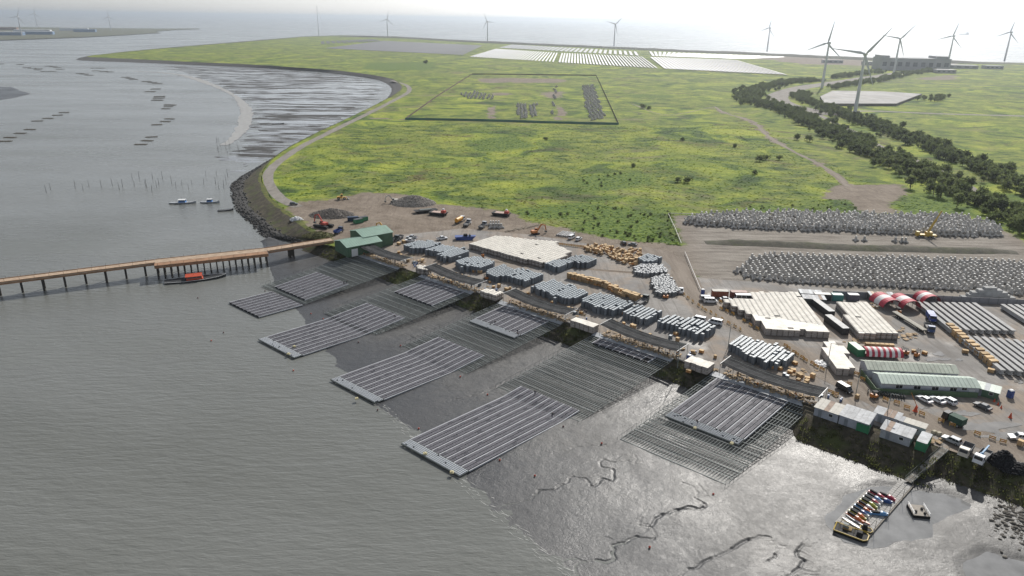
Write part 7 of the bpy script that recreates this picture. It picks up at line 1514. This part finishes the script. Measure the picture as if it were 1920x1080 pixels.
belt([(1560, 168), (1600, 160), (1650, 152), (1690, 143), (1750, 133)], 12, 1, 'along the highway towards the factory', 1.0, 1.6); belt([(1560, 148), (1640, 138), (1650, 136)], 14, 1, 'before the quay sheds', 1.1, 1.7)
belt([(1720, 186), (1745, 190), (1770, 182)], 14, 1, 'behind the basin', .8, 1.2); belt([(1494, 262), (1505, 263), (1520, 266)], 3, 2, 'in the short row before the belt', .8, 1.0)
_trees.sort(key=lambda a: a[0])
def tree(x, y, s, lab, grp=None, tm=TR, name='tree', cat='tree'):
    c_, tk = random.choice(tm); t = thing(name, lab, cat, (x, y, LAND), random.uniform(0, 6.28), grp, (s, s, s * random.uniform(.9, 1.15))); ob('crown', c_, (0, 0, 0), 0, t); ob('trunk', tk, (0, 0, 0), 0, t)
for d, x, y, s, w in _trees[:290]: tree(x, y, s, 'dark bushy tree %s' % w, 'trees %s' % w)
gr = {}
for q in _trees[290:]: gr.setdefault(q[4], []).append(q)
for w, L in gr.items():
    o = ob('wood', joined('wood', TR[1][0], [XF(q[1], q[2], LAND, random.uniform(0, 6), q[3]) for q in L], [LEAFM])); tag(o, 'wood of dark trees %s' % w, 'wood', None, 'stuff'); ob('trunk', joined('trunk', TR[1][1], [XF(q[1], q[2], LAND, 0, q[3]) for q in L], [BARK]), (0, 0, 0), 0, o)
for x, y, s, l in ((1022, 263, 1., 'small round bush in the open meadow'), (1188, 313, .9, 'low dark bush below the meadow middle'), (1270, 342, 1.2, 'wide bush nearest the far tetrapod row'), (1290, 343, 1.2, 'bush beside the wide bush near the tetrapods'), (1425, 303, 1.5, 'large bush of the meadow pair'), (1436, 300, 1.3, 'second bush of the meadow pair'), (1461, 300, 1.1, 'bush just past the meadow pair'), (1415, 327, 1.0, 'upright bush before the meadow pair'), (1378, 276, 1.0, 'lone bush in the mid meadow'), (1280, 264, 1.0, 'lone low bush past the fenced meadow'), (1205, 203, 1.9, 'bush outside the fenced meadow corner'), (1217, 205, 1.2, 'small bush outside the fenced meadow corner'), (1376, 186, 1.6, 'bush by the small track'), (799, 119, 2.6, 'single tree in the far thicket'), (1392, 165, 1.7, 'bush near the far huts'), (1735, 325, 1.4, 'tall tree standing out of the belt')): tree(*G(x, y), s * .85, l, None, BU_, 'bush', 'bush')
for k, (q, n_, w) in enumerate(((LUSH_POLYS[0], 46, 'in the thicket at the yard edge'), (LUSH_POLYS[2], 16, 'in the scrub strip behind the dirt lot'), (LUSH_POLYS[7], 14, 'behind the far tetrapod row'), (LUSH_POLYS[6], 12, 'in the dark meadow scrub'))):
    c_ = 0
    while c_ < n_:
        x, y = random.uniform(min(a[0] for a in q), max(a[0] for a in q)), random.uniform(min(a[1] for a in q), max(a[1] for a in q))
        if inside(q, x, y): tree(x, y, random.uniform(.18, .42), 'low green shrub %s' % w, 'shrubs %s' % w, BU_, 'shrub', 'shrub'); c_ += 1
# weeds rooted in the bank below the yard
WV = []
for i in range(2600):
    u, v = random.uniform(-18, 300), random.uniform(-8.6, -.6)
    if any(r < u < r + 30.5 for r in RU): continue
    if 202 < u < 236: v -= 6.2
    a = UV(u, v); z = np.interp(v + (6.6 if 202 < u < 236 else 0), [-10, -8.4, 0], [.55, 1.0, LAND - .1]); WV.append(XF(a[0], a[1], float(z) - .05, random.uniform(0, 6), random.uniform(.3, .8)))
wm = MB(); [wm.add([(math.cos(t) * .5, math.sin(t) * .5, 0), (math.cos(t + .9) * .5, math.sin(t + .9) * .5, 0), (math.cos(t + .6) * .9, math.sin(t + .6) * .9, .7), (math.cos(t + .2) * .8, math.sin(t + .2) * .8, .8)], [(0, 1, 2, 3)]) for t in (0, 1.26, 2.5, 3.8, 5.0)]
tag(ob('bank_grass', joined('bank_grass', wm.mesh('weed', LEAFM), WV, [leaf_mat('weed_leaf', (.035, .045, .016), (.075, .085, .03), (.13, .13, .05))])), 'dark weeds and grass on the bank below the yard', 'grass', None, 'stuff')
# grass tufts over the near meadow
CROAD = smooth_line(GL([(560, 388), (530, 375), (508, 350), (503, 330), (515, 310), (560, 278), (620, 247), (690, 213), (735, 190), (766, 172), (762, 160), (735, 151)]), 7)
def tufts(name, label, polys, n, s0, s1, h0, h1, ymax):
    V = []; Q = []; cnt = 0; bx = [(min(p[0] for p in q), max(p[0] for p in q), min(p[1] for p in q), max(p[1] for p in q)) for q in polys]
    P_ = []
    for q, b in zip(polys, bx):
        X = RNG.uniform(b[0], b[1], n); Y = b[2] + (b[3] - b[2]) * RNG.uniform(0, 1, n) ** 1.6; k = inside_np(q, X, Y)
        for d in DIRT_POLYS: k &= ~inside_np(d, X, Y)
        for ln, w_ in ((TRACKS[0][0], 3), (CROAD, 5.)): k &= dist_np(ln, X, Y) > w_
        P_.append(np.c_[X[k], Y[k]])
    P_ = np.vstack(P_); m_ = len(P_); th = RNG.uniform(0, 6.28, m_); s = RNG.uniform(s0, s1, m_); h = RNG.uniform(h0, h1, m_)
    vs = []
    for a in (0, 1.05, 2.1):
        dx, dy = np.cos(th + a) * s, np.sin(th + a) * s; lx, ly = RNG.uniform(-.4, .4, m_) * s, RNG.uniform(-.4, .4, m_) * s; z0 = np.full(m_, LAND - .02)
        vs += [np.c_[P_[:, 0] - dx, P_[:, 1] - dy, z0], np.c_[P_[:, 0] + dx, P_[:, 1] + dy, z0], np.c_[P_[:, 0] + dx * .7 + lx, P_[:, 1] + dy * .7 + ly, z0 + h], np.c_[P_[:, 0] - dx * .6 + lx, P_[:, 1] - dy * .6 + ly, z0 + h * .8]]
    V = np.stack(vs, 1).reshape(-1, 3); base = np.arange(m_)[:, None] * 12; Q = np.concatenate([base + np.array([0, 1, 2, 3]), base + np.array([4, 5, 6, 7]), base + np.array([8, 9, 10, 11])])
    me = np_mesh(name, V, Q, BLADEM); a = me.color_attributes.new('mask', 'FLOAT_COLOR', 'POINT'); lushv = np.zeros(len(V))
    for q in LUSH_POLYS: lushv = np.maximum(lushv, inside_np(q, V[:, 0], V[:, 1]) * 1.0)
    a.data.foreach_set('color', np.c_[np.zeros(len(V)), lushv, np.zeros(len(V)), np.ones(len(V))].astype(np.float32).ravel()); return tag(ob(name, me), label, 'grass', None, 'stuff')
MEAD = GL([(545, 375), (512, 340), (530, 305), (640, 250), (760, 228), (1160, 236), (1420, 230), (1600, 330), (1780, 390), (1560, 402), (1262, 402), (1279, 462), (1100, 445), (960, 412), (800, 370), (690, 358)])
tufts('meadow_grass', 'rough green grass of the near meadow', [MEAD], 15000, .3, 1.0, .10, .34, 0); tufts('bank_weeds', 'weeds on the dike crest', [[*TOPS[2:22]] + [(p[0] + 7, p[1] + 3) for p in TOPS[2:22][::-1]]], 2500, .4, .9, .3, .8, 0)

# ---- the air: pale haze over sea and land
hb = MB(); hb.hexa([(-46000, -2500, -1.0), (46000, -2500, -1.0), (46000, 46000, -1.0), (-46000, 46000, -1.0)], [(-46000, -2500, 145.0), (46000, -2500, 145.0), (46000, 46000, 145.0), (-46000, 46000, 145.0)])
hm = bpy.data.materials.new('haze_air'); hm.use_nodes = True; hn = hm.node_tree; hn.nodes.remove(hn.nodes['Principled BSDF'])
pv = hn.nodes.new('ShaderNodeVolumePrincipled'); pv.inputs['Color'].default_value = (.86, .93, 1.0, 1); pv.inputs['Density'].default_value = HAZE; pv.inputs['Anisotropy'].default_value = .76
hn.links.new(pv.outputs[0], hn.nodes['Material Output'].inputs['Volume'])
tag(ob('haze', hb.mesh('haze', hm)), 'pale haze lying over the coast and the sea', 'haze', None, 'stuff')
